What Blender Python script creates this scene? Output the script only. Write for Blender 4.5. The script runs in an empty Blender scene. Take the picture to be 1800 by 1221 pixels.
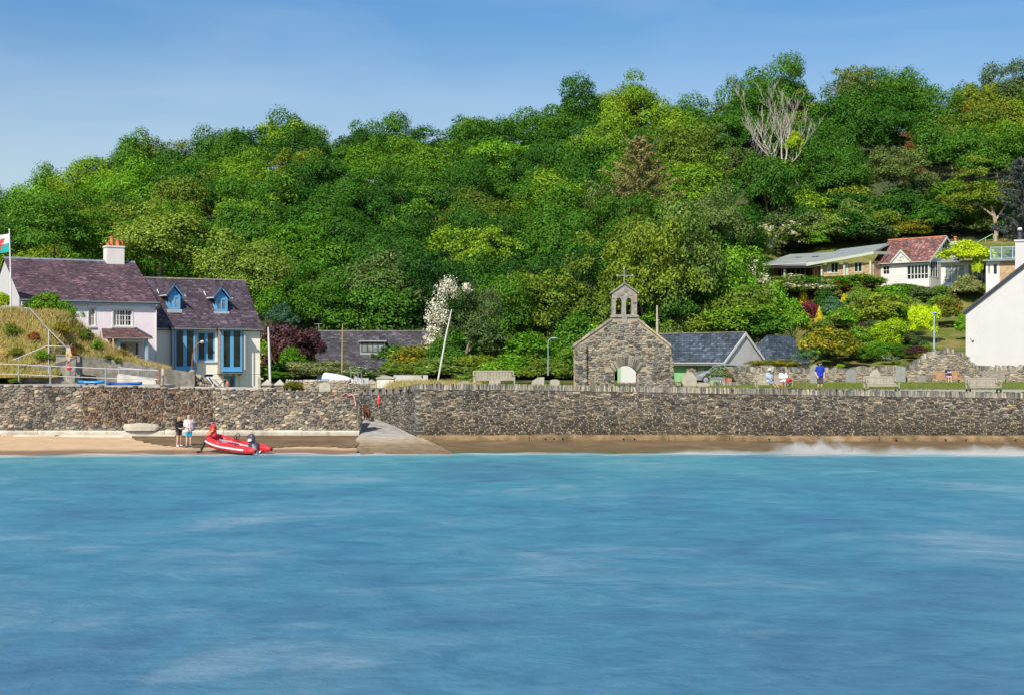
import bpy, bmesh, math, random
import numpy as np
from mathutils import Vector, Matrix
C = bpy.context.scene
COL = C.collection
PI = math.pi
R = math.radians
# ---------------------------------------------------------------- camera, light, exposure
F = 2500.0 / 1800.0
CZ = 5.0
HY = 635.0
cam = bpy.data.cameras.new('camera')
cam.lens = 50.0; cam.sensor_width = 36.0
cam.shift_y = 24.5 / 1800.0
cam.clip_end = 3000; cam.clip_start = 0.5
co = bpy.data.objects.new('camera', cam); COL.objects.link(co)
co.location = (0, 0, CZ); co.rotation_euler = (R(90), 0, 0)
C.camera = co
SUN_AZ = math.atan2(-0.44, -0.90)      # compass angle of the sun from +Y towards +X
SUN_EL = R(46)
w = bpy.data.worlds.new('World'); C.world = w; w.use_nodes = True
wn = w.node_tree
sky = wn.nodes.new('ShaderNodeTexSky'); sky.sky_type = 'NISHITA'; sky.sun_disc = False
sky.sun_elevation = SUN_EL; sky.sun_rotation = SUN_AZ
sky.air_density = 1.1; sky.dust_density = 0.7; sky.ozone_density = 4.5
bg = wn.nodes['Background']; bg.inputs['Strength'].default_value = 0.115
# the sky deepens with height, as on a clear day
_tc = wn.nodes.new('ShaderNodeTexCoord'); _sp = wn.nodes.new('ShaderNodeSeparateXYZ'); wn.links.new(_tc.outputs['Generated'], _sp.inputs[0])
_rp = wn.nodes.new('ShaderNodeValToRGB'); _rp.color_ramp.elements[0].position = .12; _rp.color_ramp.elements[0].color = (.96, .87, .80, 1)
_rp.color_ramp.elements[1].position = .27; _rp.color_ramp.elements[1].color = (.42, .67, .82, 1)
_rp.color_ramp.interpolation = 'EASE'
_e = _rp.color_ramp.elements.new(.55); _e.color = (.80, .84, .90, 1)
wn.links.new(_sp.outputs[2], _rp.inputs[0])
_mx = wn.nodes.new('ShaderNodeMix'); _mx.data_type = 'RGBA'; _mx.blend_type = 'MULTIPLY'; _mx.inputs[0].default_value = 1.0
wn.links.new(sky.outputs[0], _mx.inputs[6]); wn.links.new(_rp.outputs[0], _mx.inputs[7]); 
_nm = wn.nodes.new('ShaderNodeMapping'); _nm.inputs['Scale'].default_value = (2.2, 2.2, 9); wn.links.new(_tc.outputs['Generated'], _nm.inputs[0])
_no = wn.nodes.new('ShaderNodeTexNoise'); _no.inputs['Scale'].default_value = 1.6; _no.inputs['Detail'].default_value = 6; _no.inputs['Distortion'].default_value = .6; wn.links.new(_nm.outputs[0], _no.inputs['Vector'])
_cr = wn.nodes.new('ShaderNodeValToRGB'); _cr.color_ramp.elements[0].position = .42; _cr.color_ramp.elements[0].color = (0, 0, 0, 1); _cr.color_ramp.elements[1].position = .78; _cr.color_ramp.elements[1].color = (.22, .22, .22, 1); wn.links.new(_no.outputs['Fac'], _cr.inputs[0])
_m2 = wn.nodes.new('ShaderNodeMix'); _m2.data_type = 'RGBA'; _m2.inputs[7].default_value = (4.6, 5.3, 6.3, 1)      # faint high cloud
wn.links.new(_cr.outputs[0], _m2.inputs[0]); wn.links.new(_mx.outputs[2], _m2.inputs[6]); wn.links.new(_m2.outputs[2], bg.inputs['Color'])
sl = bpy.data.lights.new('sun', 'SUN'); sl.energy = 4.9; sl.angle = R(0.5); sl.color = (1.0, 0.92, 0.79)
so = bpy.data.objects.new('sun', sl); COL.objects.link(so)
sd = Vector((math.sin(SUN_AZ) * math.cos(SUN_EL), math.cos(SUN_AZ) * math.cos(SUN_EL), math.sin(SUN_EL)))
so.rotation_euler = sd.to_track_quat('Z', 'Y').to_euler()
C.view_settings.view_transform = 'Standard'; C.view_settings.look = 'None'
C.view_settings.exposure = 0.40; C.view_settings.gamma = 1.0
C.cycles.max_bounces = 6; C.cycles.diffuse_bounces = 3; C.cycles.glossy_bounces = 3
C.cycles.transmission_bounces = 4; C.cycles.volume_bounces = 1; C.cycles.transparent_max_bounces = 12
C.cycles.use_denoising = True

def P(px, py, Y):
    return Vector(((px - 900) / 2500.0 * Y, Y, CZ - (py - HY) / 2500.0 * Y))
def PX(px, Y): return (px - 900) / 2500.0 * Y
def PZ(py, Y): return CZ - (py - HY) / 2500.0 * Y
def proj(x, y, z): return 900 + 2500 * x / y, HY - (z - CZ) * 2500 / y

# ---------------------------------------------------------------- materials
def nd(nt, t, props=None, **inp):
    n = nt.nodes.new(t)
    for k, v in (props or {}).items(): setattr(n, k, v)
    for k, v in inp.items():
        k = k.replace('_', ' ')
        s = n.inputs[int(k)] if k.isdigit() else n.inputs[k]
        if isinstance(v, bpy.types.NodeSocket): nt.links.new(v, s)
        else:
            if isinstance(v, (tuple, list)) and len(v) == 3 and s.type == 'RGBA': v = (*v, 1)
            s.default_value = v
    return n
def newmat(name):
    m = bpy.data.materials.new(name); m.use_nodes = True
    nt = m.node_tree
    return m, nt, nt.nodes['Principled BSDF']
def coords(nt, kind='Object', scale=(1, 1, 1), rot=(0, 0, 0)):
    tc = nd(nt, 'ShaderNodeTexCoord')
    mp = nd(nt, 'ShaderNodeMapping'); mp.inputs['Scale'].default_value = scale; mp.inputs['Rotation'].default_value = rot
    nt.links.new(tc.outputs[kind], mp.inputs['Vector'])
    return mp.outputs[0]
def noise(nt, vec, scale, detail=4, rough=.55, dist=0):
    return nd(nt, 'ShaderNodeTexNoise', Vector=vec, Scale=scale, Detail=detail, Roughness=rough, Distortion=dist).outputs['Fac']
def ramp(nt, fac, stops, interp='LINEAR'):
    r = nd(nt, 'ShaderNodeValToRGB', Fac=fac); r.color_ramp.interpolation = interp
    e = r.color_ramp.elements
    while len(e) < len(stops): e.new(0.5)
    for i, (p, c) in enumerate(stops):
        e[i].position = p; e[i].color = (*c, 1) if len(c) == 3 else c
    return r.outputs['Color']
def mix(nt, fac, a, b, mode='MIX'):
    m = nd(nt, 'ShaderNodeMix', {'data_type': 'RGBA', 'blend_type': mode})
    for v, i in ((fac, 0), (a, 6), (b, 7)):
        if isinstance(v, bpy.types.NodeSocket): nt.links.new(v, m.inputs[i])
        elif i == 0: m.inputs[0].default_value = v
        else: m.inputs[i].default_value = (*v, 1) if len(v) == 3 else v
    return m.outputs[2]
def math_(nt, op, a, b=0.0, clamp=False):
    n = nd(nt, 'ShaderNodeMath', {'operation': op, 'use_clamp': clamp})
    for v, i in ((a, 0), (b, 1)):
        if isinstance(v, bpy.types.NodeSocket): nt.links.new(v, n.inputs[i])
        else: n.inputs[i].default_value = v
    return n.outputs[0]
def bump(nt, bsdf, h, strength=.5, dist=.02):
    b = nd(nt, 'ShaderNodeBump', Height=h, Strength=strength, Distance=dist)
    nt.links.new(b.outputs[0], bsdf.inputs['Normal'])
def grey(v): return (v, v, v)
def scl(c, k): return tuple(min(1, x * k) for x in c)

def simple(name, col, rough=.7, var=.18, scale=2.5, bmp=0.0, bscale=25, metal=0, spec=.35, dirt=None, coat=0):
    m, nt, b = newmat(name)
    v = coords(nt)
    n = noise(nt, v, scale, 6, .6)
    c = ramp(nt, n, [(.3, scl(col, 1 - var)), (.7, scl(col, 1 + var))])
    if dirt:
        d = noise(nt, coords(nt, 'Object', (1, 1, .35)), dirt[1], 5, .65)
        c = mix(nt, ramp(nt, d, [(dirt[2], grey(0)), (dirt[2] + .2, grey(1))]), c, dirt[0])
    nt.links.new(c, b.inputs['Base Color'])
    b.inputs['Roughness'].default_value = rough; b.inputs['Metallic'].default_value = metal
    b.inputs['Specular IOR Level'].default_value = spec
    if coat: b.inputs['Coat Weight'].default_value = coat
    if bmp: bump(nt, b, noise(nt, v, bscale, 4, .6), bmp, .02)
    return m

def stone_mat(name, stops, mul=(.75, 1.2), tide=None):
    m, nt, b = newmat(name)
    g = nd(nt, 'ShaderNodeNewGeometry').outputs['Random Per Island']
    c = ramp(nt, g, stops)
    v = coords(nt)
    n = noise(nt, v, 9, 5, .65)
    c = mix(nt, 1.0, c, ramp(nt, n, [(.3, grey(mul[0])), (.7, grey(mul[1]))]), 'MULTIPLY')
    big = noise(nt, v, .38, 5, .65)
    c = mix(nt, 1.0, c, ramp(nt, big, [(.36, grey(.62)), (.5, grey(.98)), (.66, (1.28, 1.22, 1.10))]), 'MULTIPLY')
    lich = noise(nt, v, 2.3, 6, .7)
    c = mix(nt, ramp(nt, lich, [(.62, grey(0)), (.74, grey(.45))]), c, (.40, .36, .28))
    if tide:                                     # dark tide stain with a ragged upper edge
        sep = nd(nt, 'ShaderNodeSeparateXYZ', Vector=v)
        zz = math_(nt, 'ADD', sep.outputs[2], math_(nt, 'MULTIPLY', math_(nt, 'SUBTRACT', noise(nt, coords(nt, 'Object', (.5, .5, .2)), .8, 6, .7), .5), 2.2))
        c = mix(nt, ramp(nt, math_(nt, 'DIVIDE', zz, 4.0), [(tide, grey(.62)), (tide + .2, grey(0))]), c, (.042, .036, .028))
    nt.links.new(c, b.inputs['Base Color'])
    b.inputs['Roughness'].default_value = .8; b.inputs['Specular IOR Level'].default_value = .25
    bump(nt, b, noise(nt, v, 22, 5, .7), .6, .03)
    return m

def roof_mat(name, c1, c2, mortar, lichen=None, bw=.28, rh=.19, pale=(.3, .27, .3), palek=.64, rough=.55):
    m, nt, b = newmat(name)
    tc = nd(nt, 'ShaderNodeTexCoord').outputs['UV']
    wob = nd(nt, 'ShaderNodeMix', {'data_type': 'VECTOR'})
    br = nd(nt, 'ShaderNodeTexBrick', {'offset': .5}, Vector=tc, Color1=c1, Color2=c2, Mortar=mortar, Scale=1.0)
    br.inputs['Mortar Size'].default_value = .016; br.inputs['Bias'].default_value = 0
    br.inputs['Brick Width'].default_value = bw; br.inputs['Row Height'].default_value = rh
    mp = nd(nt, 'ShaderNodeMapping', Vector=tc); mp.inputs['Scale'].default_value = (1 / bw, 1 / rh, 1)
    wn_ = nd(nt, 'ShaderNodeTexWhiteNoise', {'noise_dimensions': '2D'})
    fl = nd(nt, 'ShaderNodeVectorMath', {'operation': 'FLOOR'}); nt.links.new(mp.outputs[0], fl.inputs[0])
    nt.links.new(fl.outputs[0], wn_.inputs['Vector'])
    c = mix(nt, 1.0, br.outputs['Color'], ramp(nt, wn_.outputs['Value'], [(0, grey(.6)), (.8, grey(1.15)), (1, grey(1.9))]), 'MULTIPLY')
    st = nd(nt, 'ShaderNodeMapping', Vector=tc); st.inputs['Scale'].default_value = (1, .22, 1)
    n2 = noise(nt, st.outputs[0], 1.1, 6, .65)
    c = mix(nt, ramp(nt, n2, [(palek, grey(0)), (palek + .14, grey(.5))]), c, pale)
    n3 = noise(nt, tc, .45, 5, .6)
    c = mix(nt, 1.0, c, ramp(nt, n3, [(.35, grey(.62)), (.65, grey(1.25))]), 'MULTIPLY')
    if lichen:
        n4 = noise(nt, tc, 2.2, 6, .75)
        c = mix(nt, ramp(nt, n4, [(lichen[1], grey(0)), (lichen[1] + .04, grey(1))]), c, lichen[0])
    nt.links.new(c, b.inputs['Base Color'])
    b.inputs['Roughness'].default_value = rough; b.inputs['Specular IOR Level'].default_value = .3
    h = math_(nt, 'ADD', br.outputs['Fac'], math_(nt, 'MULTIPLY', wn_.outputs['Value'], -.6))
    bb = nd(nt, 'ShaderNodeBump', {'invert': True}, Height=h, Strength=.8, Distance=.025)
    nt.links.new(bb.outputs[0], b.inputs['Normal'])
    return m

def leaf_mat(name, c1, c2, c3=None, trans=.16, flower=None, spot=None):
    """leaf colour varies from leaf to leaf (island), from clump to clump (noise) and from plant to plant"""
    m, nt, b = newmat(name)
    isl = nd(nt, 'ShaderNodeNewGeometry').outputs['Random Per Island']
    oi = nd(nt, 'ShaderNodeObjectInfo').outputs['Random']
    v = coords(nt)
    n = noise(nt, v, .55, 3, .6)
    c = ramp(nt, n, [(.32, c1), (.68, c2)])
    if c3: c = mix(nt, ramp(nt, oi, [(0, grey(0)), (1, grey(1))]), c, mix(nt, n, scl(c3, .7), scl(c3, 1.2)))
    c = mix(nt, 1.0, c, ramp(nt, isl, [(0, grey(.70)), (.85, grey(1.12)), (1, grey(1.5))]), 'MULTIPLY')
    c = mix(nt, 1.0, c, ramp(nt, oi, [(0, (.60, .68, .8)), (.5, (1, 1, 1)), (1, (1.45, 1.28, .95))]), 'MULTIPLY')
    if flower:
        n5 = noise(nt, v, flower[2], 3, .6)
        f1 = math_(nt, 'MULTIPLY', ramp(nt, n5, [(flower[1], grey(0)), (flower[1] + .06, grey(1))]),
                   ramp(nt, isl, [(0, grey(1)), (.75, grey(1)), (.78, grey(0))]))
        c = mix(nt, f1, c, flower[0])
    nt.nodes.remove(b)
    d = nd(nt, 'ShaderNodeBsdfDiffuse', Color=c)
    t = nd(nt, 'ShaderNodeBsdfTranslucent', Color=mix(nt, 1.0, c, (1.25, 1.25, .6), 'MULTIPLY'))
    g = nd(nt, 'ShaderNodeBsdfGlossy', Color=grey(.5), Roughness=.45)
    m1 = nd(nt, 'ShaderNodeMixShader', Fac=trans); nt.links.new(d.outputs[0], m1.inputs[1]); nt.links.new(t.outputs[0], m1.inputs[2])
    m2 = nd(nt, 'ShaderNodeMixShader', Fac=.012); nt.links.new(m1.outputs[0], m2.inputs[1]); nt.links.new(g.outputs[0], m2.inputs[2])
    nt.links.new(m2.outputs[0], nt.nodes['Material Output'].inputs['Surface'])
    return m

MT = {}
MT['mortar'] = simple('mortar', (.34, .285, .20), .9, .3, 1.2, .8, 30)
MT['mortar_dark'] = simple('mortar_dark', (.46, .37, .25), .9, .35, .8, .8, 30)
MT['slate_stone'] = stone_mat('slate_stone', [(0, (.044, .042, .042)), (.35, (.10, .096, .09)), (.6, (.175, .16, .138)), (.75, (.145, .115, .085)), (.92, (.27, .215, .15)), (1, (.40, .35, .28))], tide=.26)
MT['brown_stone'] = stone_mat('brown_stone', [(0, (.04, .04, .045)), (.3, (.12, .07, .045)), (.55, (.19, .115, .07)), (.75, (.10, .10, .105)), (1, (.32, .23, .14))])
MT['rubble_stone'] = stone_mat('rubble_stone', [(0, (.072, .071, .072)), (.3, (.155, .148, .138)), (.55, (.25, .228, .192)), (.7, (.19, .14, .10)), (.85, (.32, .26, .185)), (1, (.48, .42, .33))])
MT['church_stone'] = stone_mat('church_stone', [(0, (.075, .075, .076)), (.3, (.18, .173, .16)), (.6, (.28, .258, .22)), (.84, (.34, .30, .235)), (.93, (.33, .23, .15)), (1, (.46, .42, .35))])
MT['pale_stone'] = stone_mat('pale_stone', [(0, (.14, .135, .125)), (.4, (.30, .27, .22)), (.75, (.40, .34, .25)), (1, (.5, .45, .36))])
MT['coping_stone'] = stone_mat('coping_stone', [(0, (.09, .09, .088)), (.4, (.20, .19, .165)), (.8, (.31, .285, .235)), (1, (.42, .385, .31))])
MT['concrete'] = simple('concrete', (.33, .31, .27), .85, .25, 1.6, .5, 40, dirt=((.17, .15, .11), .8, .5))
MT['concrete_pale'] = simple('concrete_pale', (.46, .42, .35), .85, .2, 1.2, .4, 40, dirt=((.25, .21, .15), .7, .52))
MT['concrete_brown'] = simple('concrete_brown', (.20, .135, .07), .85, .45, 1.3, .7, 30, dirt=((.085, .065, .03), 1.1, .47))
MT['concrete_dark'] = simple('concrete_dark', (.2, .185, .16), .9, .4, 3.0, .9, 25, dirt=((.10, .095, .075), .9, .5))
MT['white_paint'] = simple('white_paint', (.62, .615, .60), .6, .05, 3)
MT['white_render'] = simple('white_render', (.52, .515, .51), .85, .04, .6, .15, 50, dirt=((.38, .37, .35), .35, .56))
MT['pink_render'] = simple('pink_render', (.80, .71, .74), .85, .05, 1.5, .9, 14)
MT['cream_render'] = simple('cream_render', (.86, .81, .70), .85, .04, .8, .2, 40)
MT['stained_white'] = simple('stained_white', (.52, .49, .43), .85, .12, 1.5, .3, 30, dirt=((.30, .26, .2), 1.2, .5))
MT['blue_paint'] = simple('blue_paint', (.11, .37, .68), .45, .08, 3)
MT['pale_blue_paint'] = simple('pale_blue_paint', (.33, .48, .56), .5, .08, 3)
MT['green_paint'] = simple('green_paint', (.22, .47, .21), .5, .06, 2)
MT['sage_paint'] = simple('sage_paint', (.45, .52, .42), .5, .06, 2)
MT['grey_wood'] = simple('grey_wood', (.24, .23, .22), .8, .3, 6, .4, 40)
MT['bench_wood'] = simple('bench_wood', (.37, .335, .27), .8, .2, 6, .4, 40)
MT['bench_dark'] = simple('bench_dark', (.24, .22, .18), .8, .25, 6, .4, 40)
MT['bench_brown'] = simple('bench_brown', (.40, .24, .13), .7, .2, 6, .4, 40)
MT['pole_wood'] = simple('pole_wood', (.42, .29, .14), .7, .2, 3)
MT['pale_pole_wood'] = simple('pale_pole_wood', (.46, .38, .30), .8, .2, 3)
MT['galv'] = simple('galvanised_steel', (.34, .35, .36), .55, .12, 5, 0, metal=.3)
MT['rust'] = simple('rusty_steel', (.28, .11, .05), .8, .3, 8)
MT['dark_metal'] = simple('dark_metal', (.05, .055, .06), .5, .2, 8)
MT['lamp_grey'] = simple('lamp_grey', (.22, .28, .33), .5, .1, 5)
MT['terracotta'] = simple('terracotta', (.52, .17, .07), .75, .15, 6)
MT['red_ridge'] = simple('ridge_terracotta', (.46, .17, .09), .8, .3, 3)
MT['slate_dark'] = simple('slate_trim', (.05, .055, .07), .5, .25, 3)
MT['grey_roof'] = simple('grey_roofing', (.22, .245, .24), .6, .15, .8, .1, 20)
MT['wood_clad'] = simple('wood_cladding', (.42, .29, .17), .75, .3, 2.5, .3, 20)
MT['wood_red'] = simple('wood_red_cladding', (.30, .12, .05), .7, .25, 3, .3, 20)
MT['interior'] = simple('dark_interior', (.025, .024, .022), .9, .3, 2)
MT['curtain'] = simple('curtain', (.55, .50, .36), .9, .15, 6)
MT['black'] = simple('black_rubber', (.018, .018, .02), .5, .2, 8)
MT['skin'] = simple('skin', (.56, .31, .22), .6, .08, 12)
MT['skin_pink'] = simple('skin_fair', (.62, .37, .29), .6, .08, 12)
MT['skin_tan'] = simple('skin_tan', (.40, .22, .15), .6, .08, 12)
MT['hair_blond'] = simple('hair_blond', (.38, .25, .11), .7, .25, 30)
MT['hair_brown'] = simple('hair_brown', (.06, .035, .02), .6, .25, 30)
MT['hair_grey'] = simple('hair_grey', (.32, .27, .22), .7, .2, 30)
MT['rope'] = simple('rope', (.5, .45, .35), .9, .2, 20)
MT['rope_pink'] = simple('rope_pink', (.66, .30, .30), .9, .6, 3.5)
def glass_mat(name, col, rough=.06):
    m, nt, b = newmat(name)
    n = noise(nt, coords(nt), 1.3, 3, .5)
    nt.links.new(ramp(nt, n, [(.35, scl(col, .5)), (.65, scl(col, 1.5))]), b.inputs['Base Color'])
    b.inputs['Roughness'].default_value = rough; b.inputs['Specular IOR Level'].default_value = .4
    return m
MT['glass'] = glass_mat('window_glass', (.014, .022, .018))
MT['glass_light'] = glass_mat('window_glass_bright', (.20, .23, .23))
MT['slate_purple'] = roof_mat('slates_purple', (.135, .078, .090), (.092, .056, .066), (.038, .024, .028), ((.50, .25, .03), .72), pale=(.27, .22, .25))
MT['slate_grey'] = roof_mat('slates_grey', (.085, .078, .090), (.062, .058, .068), (.03, .028, .032), ((.42, .22, .06), .76), .3, .22, pale=(.2, .19, .2))
MT['slate_blue'] = roof_mat('slates_blue', (.070, .092, .120), (.050, .066, .088), (.02, .026, .035), None, .34, .24, pale=(.13, .16, .19))
MT['tile_red'] = roof_mat('tiles_red_brown', (.25, .115, .10), (.15, .075, .068), (.07, .03, .03), ((.48, .38, .36), .60), .26, .2, pale=(.42, .32, .3), palek=.55, rough=.8)

# ---------------------------------------------------------------- mesh helpers
class MB:
    def __init__(s): s.v = []; s.f = []; s.m = []; s.uv = []
    def add(s, verts, faces, mi=0, uvs=None):
        o = len(s.v); s.v.extend(tuple(p) for p in verts)
        for i, f in enumerate(faces):
            s.f.append(tuple(o + k for k in f)); s.m.append(mi)
            s.uv.append(uvs[i] if uvs else None)
    def box(s, x0, x1, y0, y1, z0, z1, mi=0):
        if x0 > x1: x0, x1 = x1, x0
        if y0 > y1: y0, y1 = y1, y0
        if z0 > z1: z0, z1 = z1, z0
        v = [(x0, y0, z0), (x1, y0, z0), (x1, y1, z0), (x0, y1, z0), (x0, y0, z1), (x1, y0, z1), (x1, y1, z1), (x0, y1, z1)]
        s.add(v, [(0, 3, 2, 1), (4, 5, 6, 7), (0, 1, 5, 4), (1, 2, 6, 5), (2, 3, 7, 6), (3, 0, 4, 7)], mi)
    def extr(s, pts, vec, mi=0):
        n = len(pts); vec = Vector(vec); a = [Vector(p) for p in pts]; b = [p + vec for p in a]
        s.add(a + b, [tuple(range(n))[::-1], tuple(range(n, 2 * n))] + [(i, (i + 1) % n, n + (i + 1) % n, n + i) for i in range(n)], mi)
    def quad(s, a, b, c, d, uv=None, mi=0):
        s.add([a, b, c, d], [(0, 1, 2, 3)], mi, [uv] if uv else None)
    def roof(s, a, b, c, d, t=.08, mi=0, mi2=None):
        """slab: a,b eave ends, c,d ridge ends (c above b); uv in metres on the top"""
        a, b, c, d = map(Vector, (a, b, c, d)); n = (b - a).cross(d - a).normalized()
        if n.z < 0: n = -n
        W = (b - a).length; H = (d - a).length; sh = (d - a).dot((b - a).normalized())
        uv = [(0, 0), (W, 0), (sh + (c - d).length, H), (sh, H)]
        lo = [p - n * t for p in (a, b, c, d)]
        s.add([a, b, c, d], [(0, 1, 2, 3)], mi, [uv])
        s.add([a, b, c, d] + lo, [(4, 7, 6, 5), (0, 4, 5, 1), (1, 5, 6, 2), (2, 6, 7, 3), (3, 7, 4, 0)], mi if mi2 is None else mi2)
    def tube(s, path, r, n=8, mi=0, flat=1.0, close=False):
        path = [Vector(p) for p in path]; k = len(path)
        rs = r if isinstance(r, (list, tuple)) else [r] * k
        vs = []; up = None
        for i, p in enumerate(path):
            t = (path[(i + 1) % k if close else min(i + 1, k - 1)] - path[(i - 1) % k if close else max(i - 1, 0)])
            t = t.normalized() if t.length > 1e-9 else Vector((0, 0, 1))
            if up is None: up = Vector((0, 0, 1)) if abs(t.z) < .9 else Vector((0, 1, 0))
            a = t.cross(up); a = a.normalized() if a.length > 1e-6 else t.orthogonal().normalized()
            bb = a.cross(t).normalized(); up = bb
            for j in range(n):
                q = 2 * PI * j / n
                vs.append(p + a * math.cos(q) * rs[i] + bb * math.sin(q) * rs[i] * flat)
        fs = []
        for i in range(k if close else k - 1):
            i2 = (i + 1) % k
            for j in range(n): fs.append((i * n + j, i * n + (j + 1) % n, i2 * n + (j + 1) % n, i2 * n + j))
        if not close: fs += [tuple(range(n)), tuple(range((k - 1) * n, k * n))[::-1]]
        s.add(vs, fs, mi)
    def lathe(s, prof, c=(0, 0, 0), n=12, mi=0, ax='z', sc=(1, 1, 1)):
        vs = []; c = Vector(c)
        for r, z in prof:
            for j in range(n):
                q = 2 * PI * j / n; x, y = r * math.cos(q), r * math.sin(q)
                p = (x, y, z) if ax == 'z' else ((z, x, y) if ax == 'x' else (x, z, y))
                vs.append(c + Vector((p[0] * sc[0], p[1] * sc[1], p[2] * sc[2])))
        k = len(prof); fs = [tuple(range(n))[::-1], tuple(range((k - 1) * n, k * n))]
        for i in range(k - 1):
            for j in range(n): fs.append((i * n + j, i * n + (j + 1) % n, (i + 1) * n + (j + 1) % n, (i + 1) * n + j))
        s.add(vs, fs, mi)
    def ball(s, c, r, n=10, mi=0, sc=(1, 1, 1)):
        s.lathe([(max(1e-4, r * math.sin(PI * i / (n - 2))), -r * math.cos(PI * i / (n - 2))) for i in range(n - 1)], c, n, mi, 'z', sc)
    def build(s, name, mats, parent=None, smooth=False, recalc=True):
        me = bpy.data.meshes.new(name)
        me.from_pydata(s.v, [], s.f)
        if not isinstance(mats, (list, tuple)): mats = [mats]
        for mm in mats: me.materials.append(MT[mm] if isinstance(mm, str) else mm)
        if len(mats) > 1: me.polygons.foreach_set('material_index', s.m)
        if any(u for u in s.uv):
            L = me.uv_layers.new(name='UVMap'); flat = []
            for f, u in zip(s.f, s.uv): flat += [c for q in (u or [(0, 0)] * len(f)) for c in q]
            L.data.foreach_set('uv', flat)
        if recalc and len(s.f) < 4000:
            bm = bmesh.new(); bm.from_mesh(me); bmesh.ops.recalc_face_normals(bm, faces=bm.faces); bm.to_mesh(me); bm.free()
        if smooth: me.polygons.foreach_set('use_smooth', [True] * len(me.polygons))
        me.update()
        o = bpy.data.objects.new(name, me); COL.objects.link(o)
        if parent: o.parent = parent
        return o
def tag(o, label, cat, group=None):
    o['label'] = label; o['category'] = cat
    if group: o['group'] = group
    return o
def thing(name, label, cat, loc=(0, 0, 0), rz=0, group=None, sc=None):
    o = bpy.data.objects.new(name, None); COL.objects.link(o); o.empty_display_size = .2
    o.location = loc; o.rotation_euler = (0, 0, rz)
    if sc: o.scale = sc
    return tag(o, label, cat, group)
def struct(o, kind='structure'):
    o['kind'] = kind; return o
def dup(root, loc, rz, label, sc=None, group=None):
    def cp(o, parent):
        c = o.copy(); COL.objects.link(c); c.parent = parent
        for ch in o.children: cp(ch, c)
        return c
    r = cp(root, None); r.location = loc; r.rotation_euler = (0, 0, rz); r['label'] = label
    if sc: r.scale = sc
    if group: r['group'] = group
    return r
def mesh_np(name, V, nper, mat, uv=None):
    """mesh of disjoint n-gons from an (N*nper,3) array"""
    me = bpy.data.meshes.new(name); n = len(V) // nper
    me.vertices.add(len(V)); me.vertices.foreach_set('co', np.asarray(V, np.float32).ravel())
    me.loops.add(len(V)); me.loops.foreach_set('vertex_index', np.arange(len(V), dtype=np.int32))
    me.polygons.add(n); me.polygons.foreach_set('loop_start', np.arange(0, len(V), nper, dtype=np.int32))
    me.update(calc_edges=True)
    if mat is not None: me.materials.append(mat)
    return me
def grid_mesh(name, xs, ys, zfn, mat, keep=None, smooth=True):
    X, Y = np.meshgrid(xs, ys); Z = zfn(X, Y)
    V = np.stack([X, Y, Z], -1).reshape(-1, 3); nx = len(xs); ny = len(ys)
    i, j = np.meshgrid(np.arange(nx - 1), np.arange(ny - 1)); a = (j * nx + i).ravel()
    Fc = np.stack([a, a + 1, a + nx + 1, a + nx], -1)
    if keep is not None:
        cx = (X[:-1, :-1] + X[1:, 1:]) / 2; cy = (Y[:-1, :-1] + Y[1:, 1:]) / 2
        Fc = Fc[keep(cx, cy).ravel()]
    me = bpy.data.meshes.new(name); me.from_pydata(V.tolist(), [], Fc.tolist())
    me.materials.append(mat)
    if smooth: me.polygons.foreach_set('use_smooth', [True] * len(me.polygons))
    o = bpy.data.objects.new(name, me); COL.objects.link(o)
    return o
def sstep(x, a, b):
    t = np.clip((np.asarray(x, float) - a) / (b - a), 0, 1); return t * t * (3 - 2 * t)
# ---------------------------------------------------------------- terrain
SKY = np.array([(-400, 640), (-150, 470), (-40, 415), (0, 372), (60, 322), (150, 285), (250, 246), (400, 226), (520, 208), (600, 214), (760, 216), (850, 196),
                (940, 186), (1030, 160), (1120, 150), (1200, 168), (1280, 158), (1350, 126), (1420, 148), (1500, 118), (1580, 128), (1650, 148),
                (1720, 134), (1800, 118), (1950, 100), (2500, 130)], float)
YR = 245.0
def hillz(x, y):
    x = np.asarray(x, float); y = np.asarray(y, float)
    px = 900 + 2500 * x / np.maximum(y, 1)
    zr = CZ + (635 - np.interp(px, SKY[:, 0], SKY[:, 1])) * YR / 2500 - 10.4
    y0 = np.interp(px, [0, 450, 1000, 1385, 1440, 1800], [134, 132, 132, 128, 114.6, 114.6])
    base = np.interp(px, [600, 720, 1385, 1440], [2.95, 3.3, 3.3, 4.25])
    base = np.where((px > 1400) & (y < 114.6), 3.35, base)
    t = np.clip((y - y0) / (YR - y0), 0, 1.0)
    ex = np.interp(px, [400, 1300, 1500], [1.15, 1.25, 1.45])
    z = base + (zr - base) * t ** ex
    z = np.where(y > YR, z - (y - YR) * .12, z)
    # platform of the pink house
    d2 = ((x + 33.5) / 9.5) ** 2 + ((y - 108.5) / 10.5) ** 2
    z = z + (1.85) * (1 - sstep(d2, .7, 1.5)) * (px < 273)
    # terrace cut for the upper houses
    wv = (1 - sstep(np.abs(px - 1560), 215, 260)) * (1 - sstep(np.abs(y - 166), 9, 13))
    z = z * (1 - wv) + (13.25 - (px - 1560) * .0035) * wv
    return z
SIDE = [(-5.74, 86.4), (-7.3, 91.0), (-9.0, 96.0), (-10.9, 99.2), (-14.5, 100.6)]     # churchyard wall along the slipway
LEND = (-9.40, 88.0)                                                                 # free end of the sea wall
PASS = [(-9.6, 85), (-9.9, 89), (-11.3, 96), (-13, 99.3), (-14.5, 101), (-11, 99.5), (-9.0, 96.2), (-7.3, 91.3), (-5.9, 86.6), (-4, 85)]
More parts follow.
